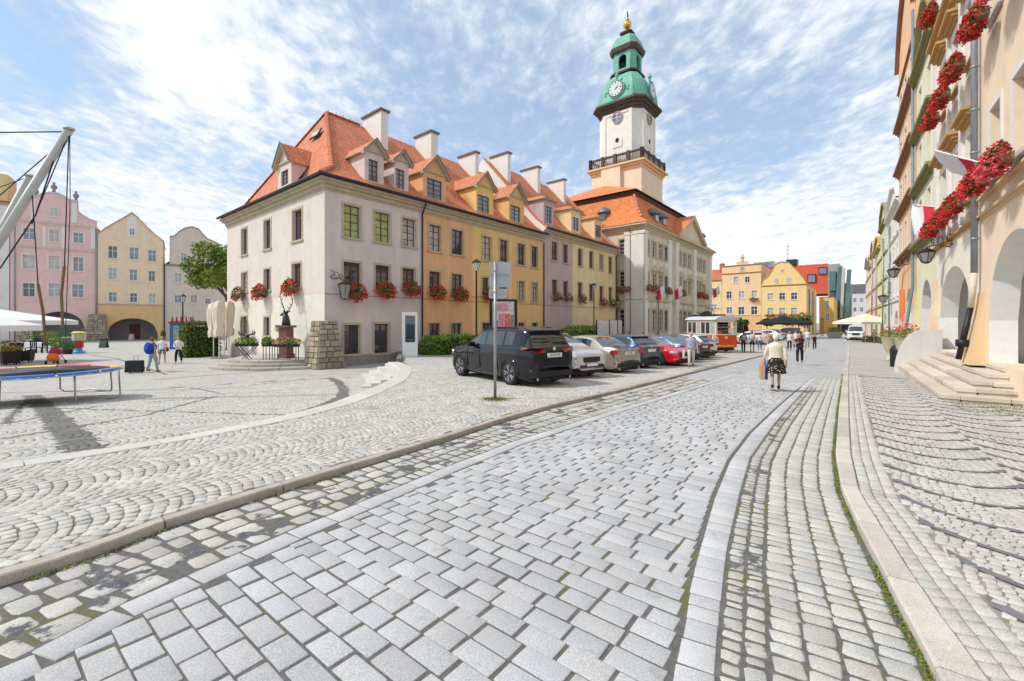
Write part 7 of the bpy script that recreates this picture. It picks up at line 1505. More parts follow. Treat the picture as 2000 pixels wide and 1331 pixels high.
lamp(357, 35, 574, 'black lamp post on the plaza before the blue poster hut', Pz); lamp(930.5, 24, 506, 'black lamp post in front of the bright yellow row house'); lamp(1160, 42, 553, 'black lamp post before the tall green hedge'); lamp(1285.5, 53, 577, 'black lamp post in front of the town hall')
# road sign seen from behind
g_ = G(967, 779); sg = empty('sign_post', g_, 0, 'galvanised post with two road signs seen from behind', 'road sign'); k_ = g_.y/FPX; m = MB(); zt = W3(967, 512, g_.y).z-g_.z; m.tube([(0,0,0),(0,0,zt)], .035, 12); m.build('post', mat('galvanised', (.36,.37,.37), .45, .15, metal=.6), sg, True)
MS = mat('sign_back_grey', (.40,.43,.46), .5, .08, metal=.3)
def plate(x0, x1, y0, y1, nm, py=-.045, rz=.12):
    m = MB(); a, b = (x0-967)*k_, (x1-967)*k_; c, d_ = W3(967, y1, g_.y).z-g_.z, W3(967, y0, g_.y).z-g_.z; r = .04
    pts = []
    for cx_, cz_, a0 in ((b-r,d_-r,0),(a+r,d_-r,1),(a+r,c+r,2),(b-r,c+r,3)):
        for t in np.linspace(0, math.pi/2, 4): pts.append((cx_+r*math.cos(a0*math.pi/2+t), cz_+r*math.sin(a0*math.pi/2+t)))
    m.prism(pts, .045, .05); q = m.build(nm, MS, sg); q.rotation_euler = (0, 0, rz)
    m = MB(); m.box(a+.03, b-.03, .03, .045, (c+d_)/2-.02, (c+d_)/2+.02); m.build('stiffener', MATS['galvanised'], q)
plate(955, 998, 512, 561, 'sign_plate'); plate(955, 991, 564, 583, 'lower_plate')
for z in (W3(967, 530, g_.y).z-g_.z, W3(967, 572, g_.y).z-g_.z): m = MB(); m.lathe([(.045,0),(.045,.03)], 10, (0,0,z)); m.build('clamp', MATS['galvanised'], sg)
# poster case
Z = 18.5; x = (983-1000)/FPX*Z; z0 = zAt(x, Z); pc = empty('poster_case', (x, Z, z0), .12, 'black framed poster case with pink and red bills behind the dark car', 'poster case'); h = W3(983, 585, Z).z-z0; w2 = .53
for sx_ in (-1, 1): m = MB(); m.box(sx_*w2-.06, sx_*w2+.06, -.06, .06, 0, h); m.build('case_post', M_black, pc)
m = MB(); m.box(-w2+.06, w2-.06, -.05, .05, h-.09, h).box(-w2+.06, w2-.06, -.05, .05, .7, .78); m2 = MB(); m2.box(-w2+.06, w2-.06, -.03, .03, .78, h-.09); m2.build('poster_board', mat('poster_cream', (.66,.62,.52), .6), pc)
for a, b in ((h-.09, h), (.7, .78)): m = MB(); m.box(-w2+.06, w2-.06, -.05, .05, a, b); m.build('case_rail', M_black, pc)
for i, (a, b, c, d_, cl) in enumerate(((-.25,.2,1.9,2.25,(.62,.28,.30)),(.22,.44,1.85,2.3,(.55,.5,.46)),(-.44,-.27,1.6,2.2,(.3,.35,.42)),(-.2,.05,1.1,1.8,(.68,.22,.30)),(.06,.3,1.0,1.8,(.62,.16,.12)),(-.44,-.22,.85,1.55,(.30,.22,.42)),(.31,.44,1.0,1.75,(.25,.22,.22)),(-.2,.3,.80,.98,(.55,.4,.5)))):
    m = MB(); m.box(a, b, -.036, -.031, c+.5, d_+.5); m.build('bill', mat('bill%d' % i, cl, .5, .45, 9), pc)
# white info totem leaning near the house wall
wt = W3(801, 700, 24.6); tt = empty('info_totem', (wt.x, wt.y, zAt(wt.x, wt.y)), .35, 'white metal totem with tall dark glass pane beside the clipped hedge', 'info totem')
m = MB(); m.box(-.42, .42, 0, .32, 0, 2.55, taper=.01); m.build('totem_case', mat('white_metal', (.74,.76,.78), .35, .03, coat=.3), tt); m = MB(); m.box(-.27, .27, -.012, -.001, .85, 2.35); m.build('pane', M_glass, tt)
for i, (px, w_) in enumerate(((1178, 1.25), (1195, 1.2), (1208, .8))):
    Z = 39+i*1.2; x = (px-1000)/FPX*Z; z0 = zAt(x, Z); o = empty('notice_board', (x, Z, z0), AR*.3, ['white notice board nearest the tall hedge','white notice board in the middle of three','narrow white notice board nearest the town hall'][i], 'notice board', 'notice boards by the hedge'); h = W3(px, 626, Z).z-z0
    m = MB(); m.box(-w_/2, w_/2, 0, .06, h-1.35, h); m.build('board', mat('board_white', (.62,.60,.57), .6, .1), o)
    for sx_ in (-1, 1): m = MB(); m.box(sx_*w_/2-.04, sx_*w_/2+.04, -.03, .09, 0, h+.05); m.build('board_leg', M_plas, o)
# wall lanterns
def wlantern(base, wallp, label, r=.26, h=.42, mt=None):
    """base = centre of the lantern top, wallp = point on the wall"""
    o = empty('wall_lantern', base, 0, label, 'wall lantern', 'wrought iron wall lanterns'); b = Vector(base); w_ = Vector(wallp)-b; m = MB()
    m.tube([(0,0,.12), w_*.3+Vector((0,0,.14)), w_*.6+Vector((0,0,.05)), w_*.9+Vector((0,0,-.1)), w_], .022, 6)
    for f, s_ in ((.55, .22), (.88, .2), (.25, .12)):
        c = w_*f+Vector((0,0,.22 if f > .5 else .3)); u = w_.normalized(); m.tube([c+(u*math.cos(t)+Vector((0,0,1))*math.sin(t))*s_*(1-t/9) for t in np.linspace(-1.5, 5.5, 14)], .015, 5)
    m.build('bracket', M_black, o)
    m = MB(); m.lathe([(.05,.1),(r*.55,.06),(r*1.15,-.06),(r*1.05,-.08)], 6); m.lathe([(r*.5,-h-.06),(r*.3,-h-.1),(0,-h-.12)], 6)
    for k in range(6): a = k*math.pi/3; m.tube([(r*1.02*math.cos(a), r*1.02*math.sin(a), -.08), (r*.5*math.cos(a), r*.5*math.sin(a), -h-.06)], .014, 4)
    m.build('lantern_frame', M_black, o); m = MB(); m.lathe([(r*.47,-h-.05),(r*.97,-.09)], 6); m.build('lantern_glass', mat('smoked_glass', (.28,.27,.25), .1, .2, spec=.8), o)
wlantern(onR(24.6, 2.84)+(5.45,), onR(22.9, 3.36)+(5.45,), 'black iron lantern on a scrolled bracket below the flag on the cream house', .29, .42)
wlantern(onR(39.1, 2.9)+(6.1,), onR(35.2, 3.36)+(6.1,), 'black hanging lantern on the tall peach house', .36, .48)
wlantern((*xy(58, 2.6), 5.2), (*xy(56, 4.0), 5.6), 'small iron lantern far down the right side', .45, .6)
w_ = ROW.w(.75, -.75); w2_ = ROW.w(.35, -.02); wlantern((w_.x, w_.y, ROW.z(672, 556)), (w2_.x, w2_.y, ROW.z(650, 541)), 'ornate black lantern on the mauve corner house above the buttress', .36, .8)
w_ = SPn.w(SPn.u(1211), -.8); w2_ = SPn.w(SPn.u(1209), -.02); wlantern((w_.x, w_.y, SPn.z(1211, 588)), (w2_.x, w2_.y, SPn.z(1209, 584)), 'black lantern on the side wall of the town hall', .4, .8)
# flags
M_fw = mat('flag_white', (.78,.78,.78), .8, .03); M_fr = mat('flag_red', (.72,.03,.07), .8, .06)
def flag(a, b, ha, label, droop=(0,0,-1), n=8, group=None, cw=.5, split=.5):
    a, b = Vector(a), Vector(b); o = empty('flag', a, 0, label, 'flag', group); d_ = b-a; m = MB(); m.tube([(0,0,0), d_], .02, 6); m.build('flag_pole', M_framew, o); dr = Vector(droop).normalized()*ha
    for nm, f0, f1, mt in (('white_band', 1-split, 1, M_fw), ('red_band', 0, 1-split, M_fr)):
        vs = []
        for i in range(n+1):
            for j in range(n+1):
                f = f0+(f1-f0)*i/n; t = j/n; p = d_*(.35+.65*f)+dr*t+Vector((.05*math.sin(f*9+t*3), .07*math.sin(f*7+t*4), .03*math.sin(f*12)*t)); vs.append(p)
        m = MB(); m.raw(vs, [(i*(n+1)+j, (i+1)*(n+1)+j, (i+1)*(n+1)+j+1, i*(n+1)+j+1) for i in range(n) for j in range(n)]); m.build(nm, mt, o, True)
sA = 22.9; flag(onR(23.6, 3.35)+(W3(1847, 417, 17.6).z,), onR(26.6, 2.63)+(W3(1783, 400, 19.66).z,), 1.3, 'white and red flag hanging straight on the cream house', (.1,.1,-1))
flag(onR(17.2, 3.35)+(W3(1985, 300, 10.8).z,), onR(18.2, 2.3)+(W3(1915, 262, 12).z,), .9, 'crumpled white and red flag beside the grey downpipe', (.65,.3,-.5), split=.62)
for i, px in enumerate((1271, 1307, 1384)):
    u = HP.u(px); a = HP.w(u, -.1); b = HP.w(u+.4, -1.5); flag((a.x, a.y, HP.z(px, 575)), (b.x, b.y, HP.z(px, 558)), 1.3, ['small white and red flag on the hall front nearest its corner','small white and red flag on the hall front before the middle bay','small white and red flag on the far end of the hall front'][i], (.1,0,-1), group='flags on the town hall')
# planters and bin at the right
def urn(px, Z, R, s, label):
    x, y = onR(s, R); z0 = zU(s); o = empty('urn_planter', (x, y, z0), 0, label, 'planter'); m = MB(); m.lathe([(.30,0),(.30,.1),(.18,.2),(.14,.45),(.22,.6),(.40,1.05),(.46,1.45),(.50,1.5),(.44,1.5)], 16); m.build('pot', mat('pot_stone', (.48,.45,.34), .8, .15, 5), o, True)
    p = inball(420, (.62,.62,.34), .3)+[0,0,1.66]; leafcloud('foliage', p, .10, o, M_leafl, None, up=.7); p = inball(170, (.45,.45,.30), .6)+[.05,0,1.92]; leafcloud('blossoms', p, .09, o, M_gera, None, up=.6)
urn(0, 0, 2.55, 36.5, 'stone urn with red flowers and trailing leaves before the pink pier'); urn(0, 0, 2.6, 28.6, 'stone urn with red flowers beside the curved white wall')
x, y = onR(29.6, 2.35); o = empty('litter_bin', (x, y, zU(29.6)), 0, 'rounded black litter bin beside the pale yellow pier', 'litter bin'); m = MB(); m.lathe([(.28,0),(.30,.05),(.30,.85),(.26,1.0),(.15,1.1),(0,1.13)], 16); m.build('bin_body', M_plas, o, True); m = MB(); m.box(-.31, -.29, -.13, .13, .72, .86); m.build('bin_slot', M_inner, o)
# wooden bench with slatted black screen in the arcade
bx, by = onR(21.8, 4.9); bn = empty('garden_bench', (bx, by, FLR), A2+math.pi/2+.3, 'grey wooden table in the arcade behind the dark pipe', 'table')
for i in range(4): m = MB(); m.box(-.75, .75, -.3+i*.16, -.17+i*.16, .62, .66); m.build('slat', mat('grey_wood', (.34,.31,.27), .8, .2, 12), bn)
for x in (-.6, .6):
    for y in (-.22, .25): m = MB(); m.box(x-.03, x+.03, y-.03, y+.03, 0, .62); m.build('leg', MATS['grey_wood'], bn)
sc = empty('iron_screen', (*onR(22.0, 5.25), FLR), A2+math.pi/2+.3, 'black ribbed iron screen standing behind the grey table', 'screen')
for i in range(12): m = MB(); x = -.6+i*.11; m.tube([(x,0,.75),(x+.015,-.06,1.3),(x+.03,0,1.95)], .028, 5); m.build('rib', M_black, sc)
for z in (.75, 1.95): m = MB(); m.box(-.65, .66, -.03, .03, z-.03, z+.03); m.build('screen_rail', M_black, sc)
# ------------------------------------------------- plaza: trampoline and bungee masts
tz = float(Pz(-13.3, 12.1)); tr = empty('trampoline', (-13.3, 12.1, tz), 0, 'round trampoline with blue, yellow and red padded rim on steel legs', 'trampoline'); rr, hh = 1.85, .86
m = MB(); m.lathe([(0,hh-.03),(rr*.86,hh-.02)], 40); m.build('jump_mat', mat('mesh_black', (.10,.10,.12), .6, .1, spec=.5), tr, True)
pc_ = [mat('pad_blue', (.02,.13,.48), .35, .05, coat=.4), mat('pad_yellow', (.85,.60,.08), .35, .05, coat=.4), mat('pad_red', (.62,.05,.10), .35, .05, coat=.4), mat('pad_coral', (.80,.30,.20), .35, .05, coat=.4)]
for i in range(12):
    a0, a1 = 2*math.pi*i/12+.012, 2*math.pi*(i+1)/12-.012; vs = []; n = 6
    for t in np.linspace(a0, a1, n):
        for r_, z in ((rr*.86,hh-.01),(rr*.88,hh+.02),(rr*.95,hh+.025),(rr*1.0,hh+.005),(rr*1.01,hh-.04)): vs.append((r_*math.cos(t), r_*math.sin(t), z))
    m = MB(); m.raw(vs, [(q*5+j, q*5+j+1, (q+1)*5+j+1, (q+1)*5+j)[::-1] for q in range(n-1) for j in range(4)]); m.build('rim_pad', pc_[(0,1,3,2,1,3,2,0,0,1,0,0)[i]], tr, True)
m = MB(); m.tube([(rr*math.cos(t), rr*math.sin(t), hh-.05) for t in np.linspace(0, 2*math.pi, 37)], .025, 6); m.build('frame_ring', M_chr, tr, True); Mst = mat('steel_leg', (.40,.40,.40), .4, .1, metal=.8)
for k in range(4):
    a = k*math.pi/2+.1; a0, a1 = a-.42, a+.42; c = lambda t, r_, z: (r_*math.cos(t), r_*math.sin(t), z)
    m = MB(); m.tube([c(a0,rr*.97,hh-.05), c(a0,rr*.99,.12), c(a0+.05,rr*1.0,.025), c(a-.12,rr*1.0,.025), c(a,rr*1.0,.09), c(a+.12,rr*1.0,.025), c(a1-.05,rr*1.0,.025), c(a1,rr*.99,.12), c(a1,rr*.97,hh-.05)], .022, 7); m.build('leg', Mst, tr, True)
bg_ = empty('bungee_frame', (-14.6, 12.2, tz), 0, 'pale steel bungee masts with slack dark ropes above the trampoline', 'bungee frame'); O = Vector((-14.6, 12.2, tz)); Mm = mat('mast_grey', (.50,.50,.47), .45, .06)
tip1, tip2 = W3(135, 254, 12.), W3(58, 345, 15.)
for a, b, r_ in ((Vector((-17.0,12.,.15)), tip1, .115), (Vector((-20.6,15.,.1)), tip2, .12)): m = MB(); m.tube([a-O, b-O], [r_, r_*.85], 12); m.lathe([(r_*1.1,0),(r_*1.1,.05)], 10, tuple(b-O)); m.build('mast', Mm, bg_, True)
def rope(pts, r_=.014, nm='rope', mt=None): m = MB(); m.tube([p-O for p in pts], r_, 5); m.build(nm, mt or M_black, bg_)
rope([tip1+Vector((-.1,0,-.05)), W3(0, 259, 12)], .018); rope([tip1, W3(130,400,12), W3(126,520,12)]); rope([W3(126,520,12), W3(120,575,12), W3(123,640,12)], .035, 'bungee_cord', mat('hemp', (.20,.13,.07), .9)); rope([tip1+Vector((.02,0,-.1)), W3(137,400,12), W3(128,660,12)], .01)
rope([tip1+Vector((0,0,-.1)), W3(100,345,12), W3(62,438,12)]); rope([tip1+Vector((-.15,0,0)), W3(70,420,12), W3(0,525,12)], .018); rope([W3(62,370,12), W3(67,440,12), W3(74,555,12)]); rope([W3(74,555,12), W3(84,610,12), W3(88,670,12)], .035, 'bungee_cord', MATS['hemp']); rope([tip2, W3(0,366,15)]); rope([W3(105,292,12), W3(0,382,12)])
# suitcase
g_ = G(263, 729, Pz); o = empty('suitcase', g_, .2, 'dark upright trolley case standing on the plaza', 'suitcase'); m = MB(); m.box(-.33, .33, -.2, .2, .05, .62, taper=.02); m.build('case_body', mat('case_black', (.02,.022,.03), .6), o)
m = MB(); m.tube([(-.09,.1,.6),(-.09,.1,.86),(.09,.1,.86),(.09,.1,.6)], .012, 6); m.build('case_handle', M_plas, o)
for x in (-.27, .27): m = MB(); m.lathe([(.04,-.02),(.04,.02)], 10); q = m.build('wheel', M_tyre, o); q.location = (x, .12, .04); q.rotation_euler = (0, math.pi/2, 0)
# parasols
def parasol(px, Z, r, ht, edge, label, col=(.76,.75,.72), folded=False, surf=Pz, sq=True, txt=None, loc=None):
    p = loc if loc is not None else Vector(((px-1000)/FPX*Z, Z, 0)); p = Vector((p.x, p.y, float(surf(p.x, p.y)))); o = empty('parasol', p, 0, label, 'parasol', None); mt = mat('canvas%.2f%.2f' % (col[0], col[2]), col, .85, .05)
    m = MB(); m.tube([(0,0,0),(0,0,ht)], .035, 8); m.build('parasol_pole', M_framew, o)
    if folded:
        m = MB(); n = 20; pr = [(ht,.06),(ht-.15,.28),(ht-.6,.36),(ht-1.3,.33),(ht-1.9,.25),(ht-2.05,.32),(ht-2.45,.28)]; vs = []
        for i, (z, r_) in enumerate(pr):
            for j in range(n): t = 2*math.pi*j/n; q = r_*(1+.18*math.sin(t*5+i*.5)); vs.append((q*math.cos(t), q*math.sin(t), z+.04*math.sin(t*3)))
        m.raw(vs, [(i*n+j, (i+1)*n+j, (i+1)*n+(j+1) % n, i*n+(j+1) % n) for i in range(len(pr)-1) for j in range(n)]); m.build('folded_canopy', mt, o, True)
        m = MB(); m.box(-.35, .35, -.35, .35, 0, .07); m.build('base_plate', Mst, o); return o
    m = MB(); c = [(r,r),(-r,r),(-r,-r),(r,-r)]
    for i in range(4):
        a, b = c[i], c[(i+1) % 4]; mid = ((a[0]+b[0])/2*.97, (a[1]+b[1])/2*.97)
        for q0, q1 in ((a, mid), (mid, b)): m.face([(*q0,edge),(*q1,edge),(0,0,ht)]); m.face([(*q0,edge),(*q0,edge-.28),(*q1,edge-.28),(*q1,edge)])
    q = m.build('canopy', mt, o)
    m = MB()
    for i in range(4): m.tube([(0,0,ht-.5),(c[i][0]*.98,c[i][1]*.98,edge-.02)], .02, 4)
    m.build('rib', M_framew, o); return o
u1_ = parasol(0, 0, 2.4, 3.3, 2.62, 'large white parasol with red lettering on its valance at the left edge', loc=Vector((-31.2, 26.5, 0)))
text('valance_lettering', 'ŻYWIEC', .26, (.35, -2.41, 2.49), (math.pi/2, 0, 0), M_fr, u1_); text('valance_lettering', 'ŻYWIEC', .2, (1.95, -2.41, 2.49), (math.pi/2, 0, 0), M_fr, u1_)
parasol(0, 0, 1.7, 3.0, 2.35, 'smaller white parasol in front at the left edge', loc=Vector((-26.1, 21.0, 0)))
for i, (px, Z) in enumerate(((417,31),(428,30),(438,31.5),(447,31))): parasol(px, Z, 0, 3.9+.1*(i % 2), 0, ['leftmost of the four folded cream parasols','second folded cream parasol from the left','third folded cream parasol, set slightly back','rightmost folded cream parasol nearest the corner house'][i], (.66,.58,.46), True)
parasol(1529, 72, 2.9, 3.6, 2.4, 'dark grey parasol before the far yellow gabled house', (.05,.055,.06), surf=Uz); parasol(1690, 55, 2.4, 3.6, 2.55, 'cream market parasol beside the white van', (.74,.68,.56), surf=Uz)
# cafe tables and chairs
def chair(px, py, rz, label, col=(.025,.02,.018), wick=False, Z=None):
    g_ = G(px, py, Pz); o = empty('cafe_chair', g_, rz, label, 'chair', 'chairs of the plaza cafe'); mt = mat('chairwood%d' % int(wick), col, .7, .2, 20, .3 if wick else 0, 60)
    m = MB(); m.box(-.24, .24, -.24, .24, .41, .46); m.build('seat', mt, o)
    if wick: m = MB(); m.raw([(-.32,-.28,.1),(.32,-.28,.1),(.32,.3,.1),(-.32,.3,.1),(-.38,-.34,.82),(.38,-.34,.82),(.36,.34,.62),(-.36,.34,.62)], [(0,1,5,4),(1,2,6,5),(3,0,4,7)]); m.build('backrest', mt, o)
    else:
        for x in (-.2,-.07,.07,.2): m = MB(); m.box(x-.035, x+.035, -.25, -.22, .5, .9); m.build('back_slat', mt, o)
        m = MB(); m.box(-.25, .25, -.255, -.215, .9, .96); m.build('back_rail', mt, o)
    for x in (-.21,.21):
        for y in (-.21,.21): m = MB(); m.box(x-.025, x+.025, y-.025, y+.025, 0, .41 if y > 0 or wick else .9); m.build('leg', mt, o)
for i, (px, py, wk) in enumerate(((60,690,0),(82,690,0),(75,680,0),(50,708,1),(20,713,1),(-8,700,1),(30,690,1))):
    chair(px, py, R_((185,175,20,120,60,80,200)[i]), ['black slatted chair at the left end of the white clothed table','black slatted chair at the right end of the white clothed table','black slatted chair behind the white clothed table','dark wicker chair nearest the trampoline','dark wicker chair beside the dark table','dark wicker chair cut by the left edge','dark wicker chair behind the flower pots'][i], wick=bool(wk))
def table(px, py, w_, d_, label, cloth_=None, rz=0):
    g_ = G(px, py, Pz); o = empty('cafe_table', g_, rz, label, 'table'); mt = MATS['chairwood0']; m = MB(); m.box(-w_/2, w_/2, -d_/2, d_/2, .7, .74); m.build('table_top', mt, o)
    for x in (-w_/2+.06, w_/2-.06):
        for y in (-d_/2+.06, d_/2-.06): m = MB(); m.box(x-.03, x+.03, y-.03, y+.03, 0, .7); m.build('leg', mt, o)
    if cloth_: m = MB(); m.box(-w_/2-.02, w_/2+.02, -d_/2-.02, d_/2+.02, .741, .75); m.raw([(-w_/2-.02,-d_/2-.021,.75),(w_/2+.02,-d_/2-.021,.75),(w_/2-.1,-d_/2-.05,.42),(-w_/2+.15,-d_/2-.05,.38)], [(0,1,2,3)]); q = tag(m.build('tablecloth', mat('linen', (.70,.70,.74), .9), None), 'white cloth on the table between the slatted chairs', 'tablecloth'); q.location = g_
table(72, 686, 1.9, .9, 'long table under a white cloth in the plaza cafe', True); table(8, 712, 1.2, .8, 'dark bare table by the wicker chairs at the left edge')
def potplant(px, py, label, r=.35, h=.8, mt=None, fl=None, n=500, pot=(.05,.05,.05), surf=Pz):
    g_ = G(px, py, surf); o = empty('potted_plant', g_, 0, label, 'potted plant', 'potted plants of the plaza cafe' if surf is Pz else None); m = MB(); m.lathe([(r*.6,0),(r*.75,.35),(r*.8,.36)], 12); m.build('pot', mat('pot%.2f' % pot[0], pot, .7), o, True)
    p = inball(n, (r*1.25,r*1.25,h/2), .3)+[0,0,.35+h/2]; leafcloud('foliage', p, .11, o, mt or M_leaf, None, up=.5)
    if fl: p = inball(n//3, (r*1.3,r*1.3,h/2), .8)+[0,0,.4+h/2]; leafcloud('blossoms', p, .09, o, fl, None, up=.4)
M_yel = mat('leaf_yellow', (.28,.33,.05), .7, .2, attr=True)
for px, py, r, h, mt, fl, lab in ((46,676,.45,1.3,None,None,'dark rounded bush at the left of the cafe planting'),(70,672,.8,1.6,M_leafl,None,'tall bright green bush behind the white table'),(97,674,.6,1.3,M_yel,None,'yellow green bush in the middle of the cafe planting'),(116,680,.65,1.6,None,None,'tall dark green bush before the pink house arch'),(108,690,.4,1.0,M_leafl,None,'loose green shrub right of the white table'),
        (132,692,.45,.7,None,None,'low round dark shrub beside the chalkboard'),(12,690,.6,.7,None,M_pinkf,'pink flowering pot at the left edge'),(24,700,.4,.5,None,mat('orange_flower', (.7,.22,.03), .6, attr=True),'orange flowering pot beside the wicker chairs'),(2,704,.5,.6,None,MATS['orange_flower'],'mixed orange flower pot cut by the left edge'),(319,666,.25,1.1,None,None,'slim dark conifer in a pot between the cream and beige houses')):
    potplant(px, py, lab, r, h, mt, fl)
# chalkboards
def aboard(px, py, w_, h, label, col=(.05,.07,.07), fr=(.03,.03,.03), rz=0):
    g_ = G(px, py, Pz); o = empty('chalkboard', g_, rz, label, 'chalkboard', 'chalkboards of the cafes')
    for s_ in (-1, 1):
        M_ = Matrix.Translation((0, s_*.2, 0)) @ Matrix.Rotation(s_*R_(14), 4, 'X'); m = MB(); m.box(-w_/2, w_/2, -.02, .02, .12, h, M=M_); m.build('board_frame', mat('bf%.2f' % fr[0], fr, .6), o); m = MB(); m.box(-w_/2+.06, w_/2-.06, -.026, .026, .2, h-.07, M=M_); m.build('slate', mat('slate%.2f' % col[0], col, .6, .3, 12), o)
aboard(203, 682, .68, .98, 'dark chalkboard standing alone on the plaza'); aboard(134, 688, .8, 1.3, 'white framed chalkboard behind the green shrub', (.16,.17,.20), (.62,.62,.60), .5); aboard(257, 666, .6, .95, 'pink framed board inside the orange arcade', (.40,.38,.36), (.60,.30,.32))
# toy vending machine
g_ = G(154, 690, Pz); o = empty('capsule_machine', g_, .1, 'red and blue capsule machine with yellow lid and clear drum', 'capsule machine')
for nm, pr, cl in (('stand', [(.42,0),(.42,.12),(.25,.2),(.2,.45)], (.05,.38,.68)), ('coin_head', [(.28,.45),(.30,.5),(.30,.95),(.28,1.0)], (.62,.02,.03)), ('drum', [(.40,1.0),(.42,1.05),(.42,1.55),(.40,1.6)], (.42,.44,.30)), ('lid', [(.45,1.6),(.46,1.66),(.3,1.76),(0,1.78)], (.80,.58,.04))):
    m = MB(); m.lathe(pr, 16 if nm != 'drum' else 8); m.build(nm, mat('toy_'+nm, cl, .3, .4 if nm == 'drum' else .05, 14, coat=.5), o)
# pram with bags
g_ = G(108, 711, Pz); o = empty('pushchair', g_, .3, 'pushchair hung with pink and orange bags beyond the trampoline', 'pushchair')
m = MB(); m.tube([(-.28,-.35,.95),(-.28,.1,.45),(-.28,.4,.1)], .018, 6).tube([(.28,-.35,.95),(.28,.1,.45),(.28,.4,.1)], .018, 6).tube([(-.28,-.35,.95),(.28,-.35,.95)], .02, 6).tube([(-.28,.3,.75),(-.28,-.3,.1)], .018, 6).tube([(.28,.3,.75),(.28,-.3,.1)], .018, 6); m.build('frame', M_plas, o)
m = MB(); ell(m, (0,.05,.72), .3, .3, .22, 12, 8); m.build('hood', mat('hood_pink', (.45,.02,.08), .7), o, True); m = MB(); ell(m, (0,-.2,.40), .3, .2, .28, 12, 8); m.build('bag', mat('bag_orange', (.75,.16,.03), .7, .2), o, True)
for x in (-.28, .28):
    for y in (-.3, .4): m = MB(); m.lathe([(.10,-.02),(.10,.02)], 12); q = m.build('wheel', M_tyre, o); q.location = (x, y, .1); q.rotation_euler = (0, math.pi/2, 0)
# poster hut
g_ = G(352, 683, Pz); o = empty('poster_hut', g_, .05, 'blue and purple carved poster hut with spiky red top behind the walking woman', 'kiosk'); m = MB(); m.box(-.95, .25, 0, .5, 0, 2.45); m.build('blue_panel', mat('hut_blue', (.04,.12,.30), .6), o); m = MB(); m.box(.26, 1.1, .05, .5, 0, 2.45); m.build('purple_panel', mat('hut_purple', (.20,.08,.25), .6), o)
m = MB(); m.box(-.6, -.1, -.02, -.001, .5, 2.2); m.build('poster', mat('poster_green', (.22,.34,.24), .6, .5, 5), o); m = MB(); m.box(.4, .95, .02, .049, .3, 2.2); m.build('poster', mat('poster_lilac', (.55,.34,.55), .6, .3, 5), o)
for i, x in enumerate((-.85,-.45,-.05,.4,.8,1.0)): m = MB(); m.lathe([(.12,2.45),(.14,2.6),(.05,2.75),(.08,2.85),(0,3.1)], 6, (x,.2,0)); m.build('finial', mat('hut_red', (.22,.04,.03), .7), o)
m = MB(); m.box(-1.05, 1.2, -.08, .58, 2.4, 2.55); m.build('hut_eave', MATS['hut_red'], o)
# stag monument on its round stepped platform
pcx, pcy = -13.5, 26.5; pf = empty('stepped_platform', (pcx, pcy, 0), AR, 'round stepped granite platform at the foot of the pale corner house wall', 'platform'); Mp = mat('platform_granite', (.42,.385,.33), .85, .1, 5, .2, 60, attr=True, speck=.1)
for k, r_ in enumerate((4.25, 3.8, 3.35)):
    n = 9
    for i in range(n):
        a0, a1 = math.pi+math.pi*i/n+.003, math.pi+math.pi*(i+1)/n-.003; vs = []
        for t in np.linspace(a0-math.pi/2*0, a1, 6):
            for rr_, z in ((r_-.5,-.1+.15*k),(r_-.5,.15*(k+1)),(r_-.015,.15*(k+1)),(r_,.15*(k+1)-.015),(r_,-.02+.15*k)): vs.append((rr_*math.sin(t), rr_*math.cos(t)*1, z))
        vs = [(y, x, z) for x, y, z in vs]; vs = [(-y if 0 else x, y, z) for x, y, z in vs]; m = MB(); m.raw([(y, -x*-1, z) for x, y, z in vs], [(q*5+j, q*5+j+1, (q+1)*5+j+1, (q+1)*5+j) for q in range(5) for j in range(4)]+[(0,1,2,3,4),(25,26,27,28,29)]); b = m.build('step_stone', Mp, pf); a = b.data.attributes.new('tone', 'FLOAT_COLOR', 'POINT'); t = .9+.2*random.random(); a.data.foreach_set('color', [t,t,t,1]*len(m.v)); b.rotation_euler = (0, 0, math.pi/2)
m = MB(); m.hprism([(2.9*math.cos(t), 2.9*math.sin(t)) for t in np.linspace(0, 2*math.pi, 36, endpoint=False)], .3, .447); m.build('platform_top', M_far, pf)
g_ = W3(559, 697, 25.0); o = empty('stag_monument', (g_.x, g_.y, .45), R_(160), 'bronze stag head with antlers on a red granite pillar', 'monument'); m = MB(); m.box(-.34,.34,-.3,.3,0,.25).box(-.29,.29,-.25,.25,.25,1.75).box(-.4,.4,-.36,.36,1.75,1.88); m.build('pedestal', mat('red_granite', (.17,.085,.065), .5, .2, 8), o)
Mb = mat('dark_bronze', (.045,.055,.05), .45, .2, 5, metal=.6); m = MB(); m.tube([(0,0,1.88),(.0,0,2.1),(.03,0,2.35),(.10,0,2.55)], [.24,.22,.17,.12], 10); m.tube([(-.02,0,2.58),(.16,0,2.56),(.34,0,2.49),(.44,0,2.46)], [.11,.10,.065,.045], 9)
for s_ in (-1, 1): m.tube([(0,s_*.08,2.62),(-.05,s_*.2,2.70),(-.03,s_*.27,2.68)], [.04,.04,.008], 6)
m.build('stag_head', Mb, o, True)
for s_ in (-1, 1):
    m = MB(); m.tube([(.04,s_*.05,2.64),(-.05,s_*.2,2.85),(-.08,s_*.36,3.15),(.0,s_*.40,3.45),(.02,s_*.36,3.65)], [.03,.028,.024,.018,.007], 6)
    for a, b in (((-.05,.2,2.85),(.18,.22,3.0)),((-.07,.3,3.02),(.14,.30,3.2)),((-.05,.38,3.3),(-.18,.30,3.5)),((0,.40,3.45),(.12,.45,3.6))): m.tube([(a[0],s_*a[1],a[2]),(b[0],s_*b[1],b[2])], [.02,.006], 5)
    m.build('antler', Mb, o, True)
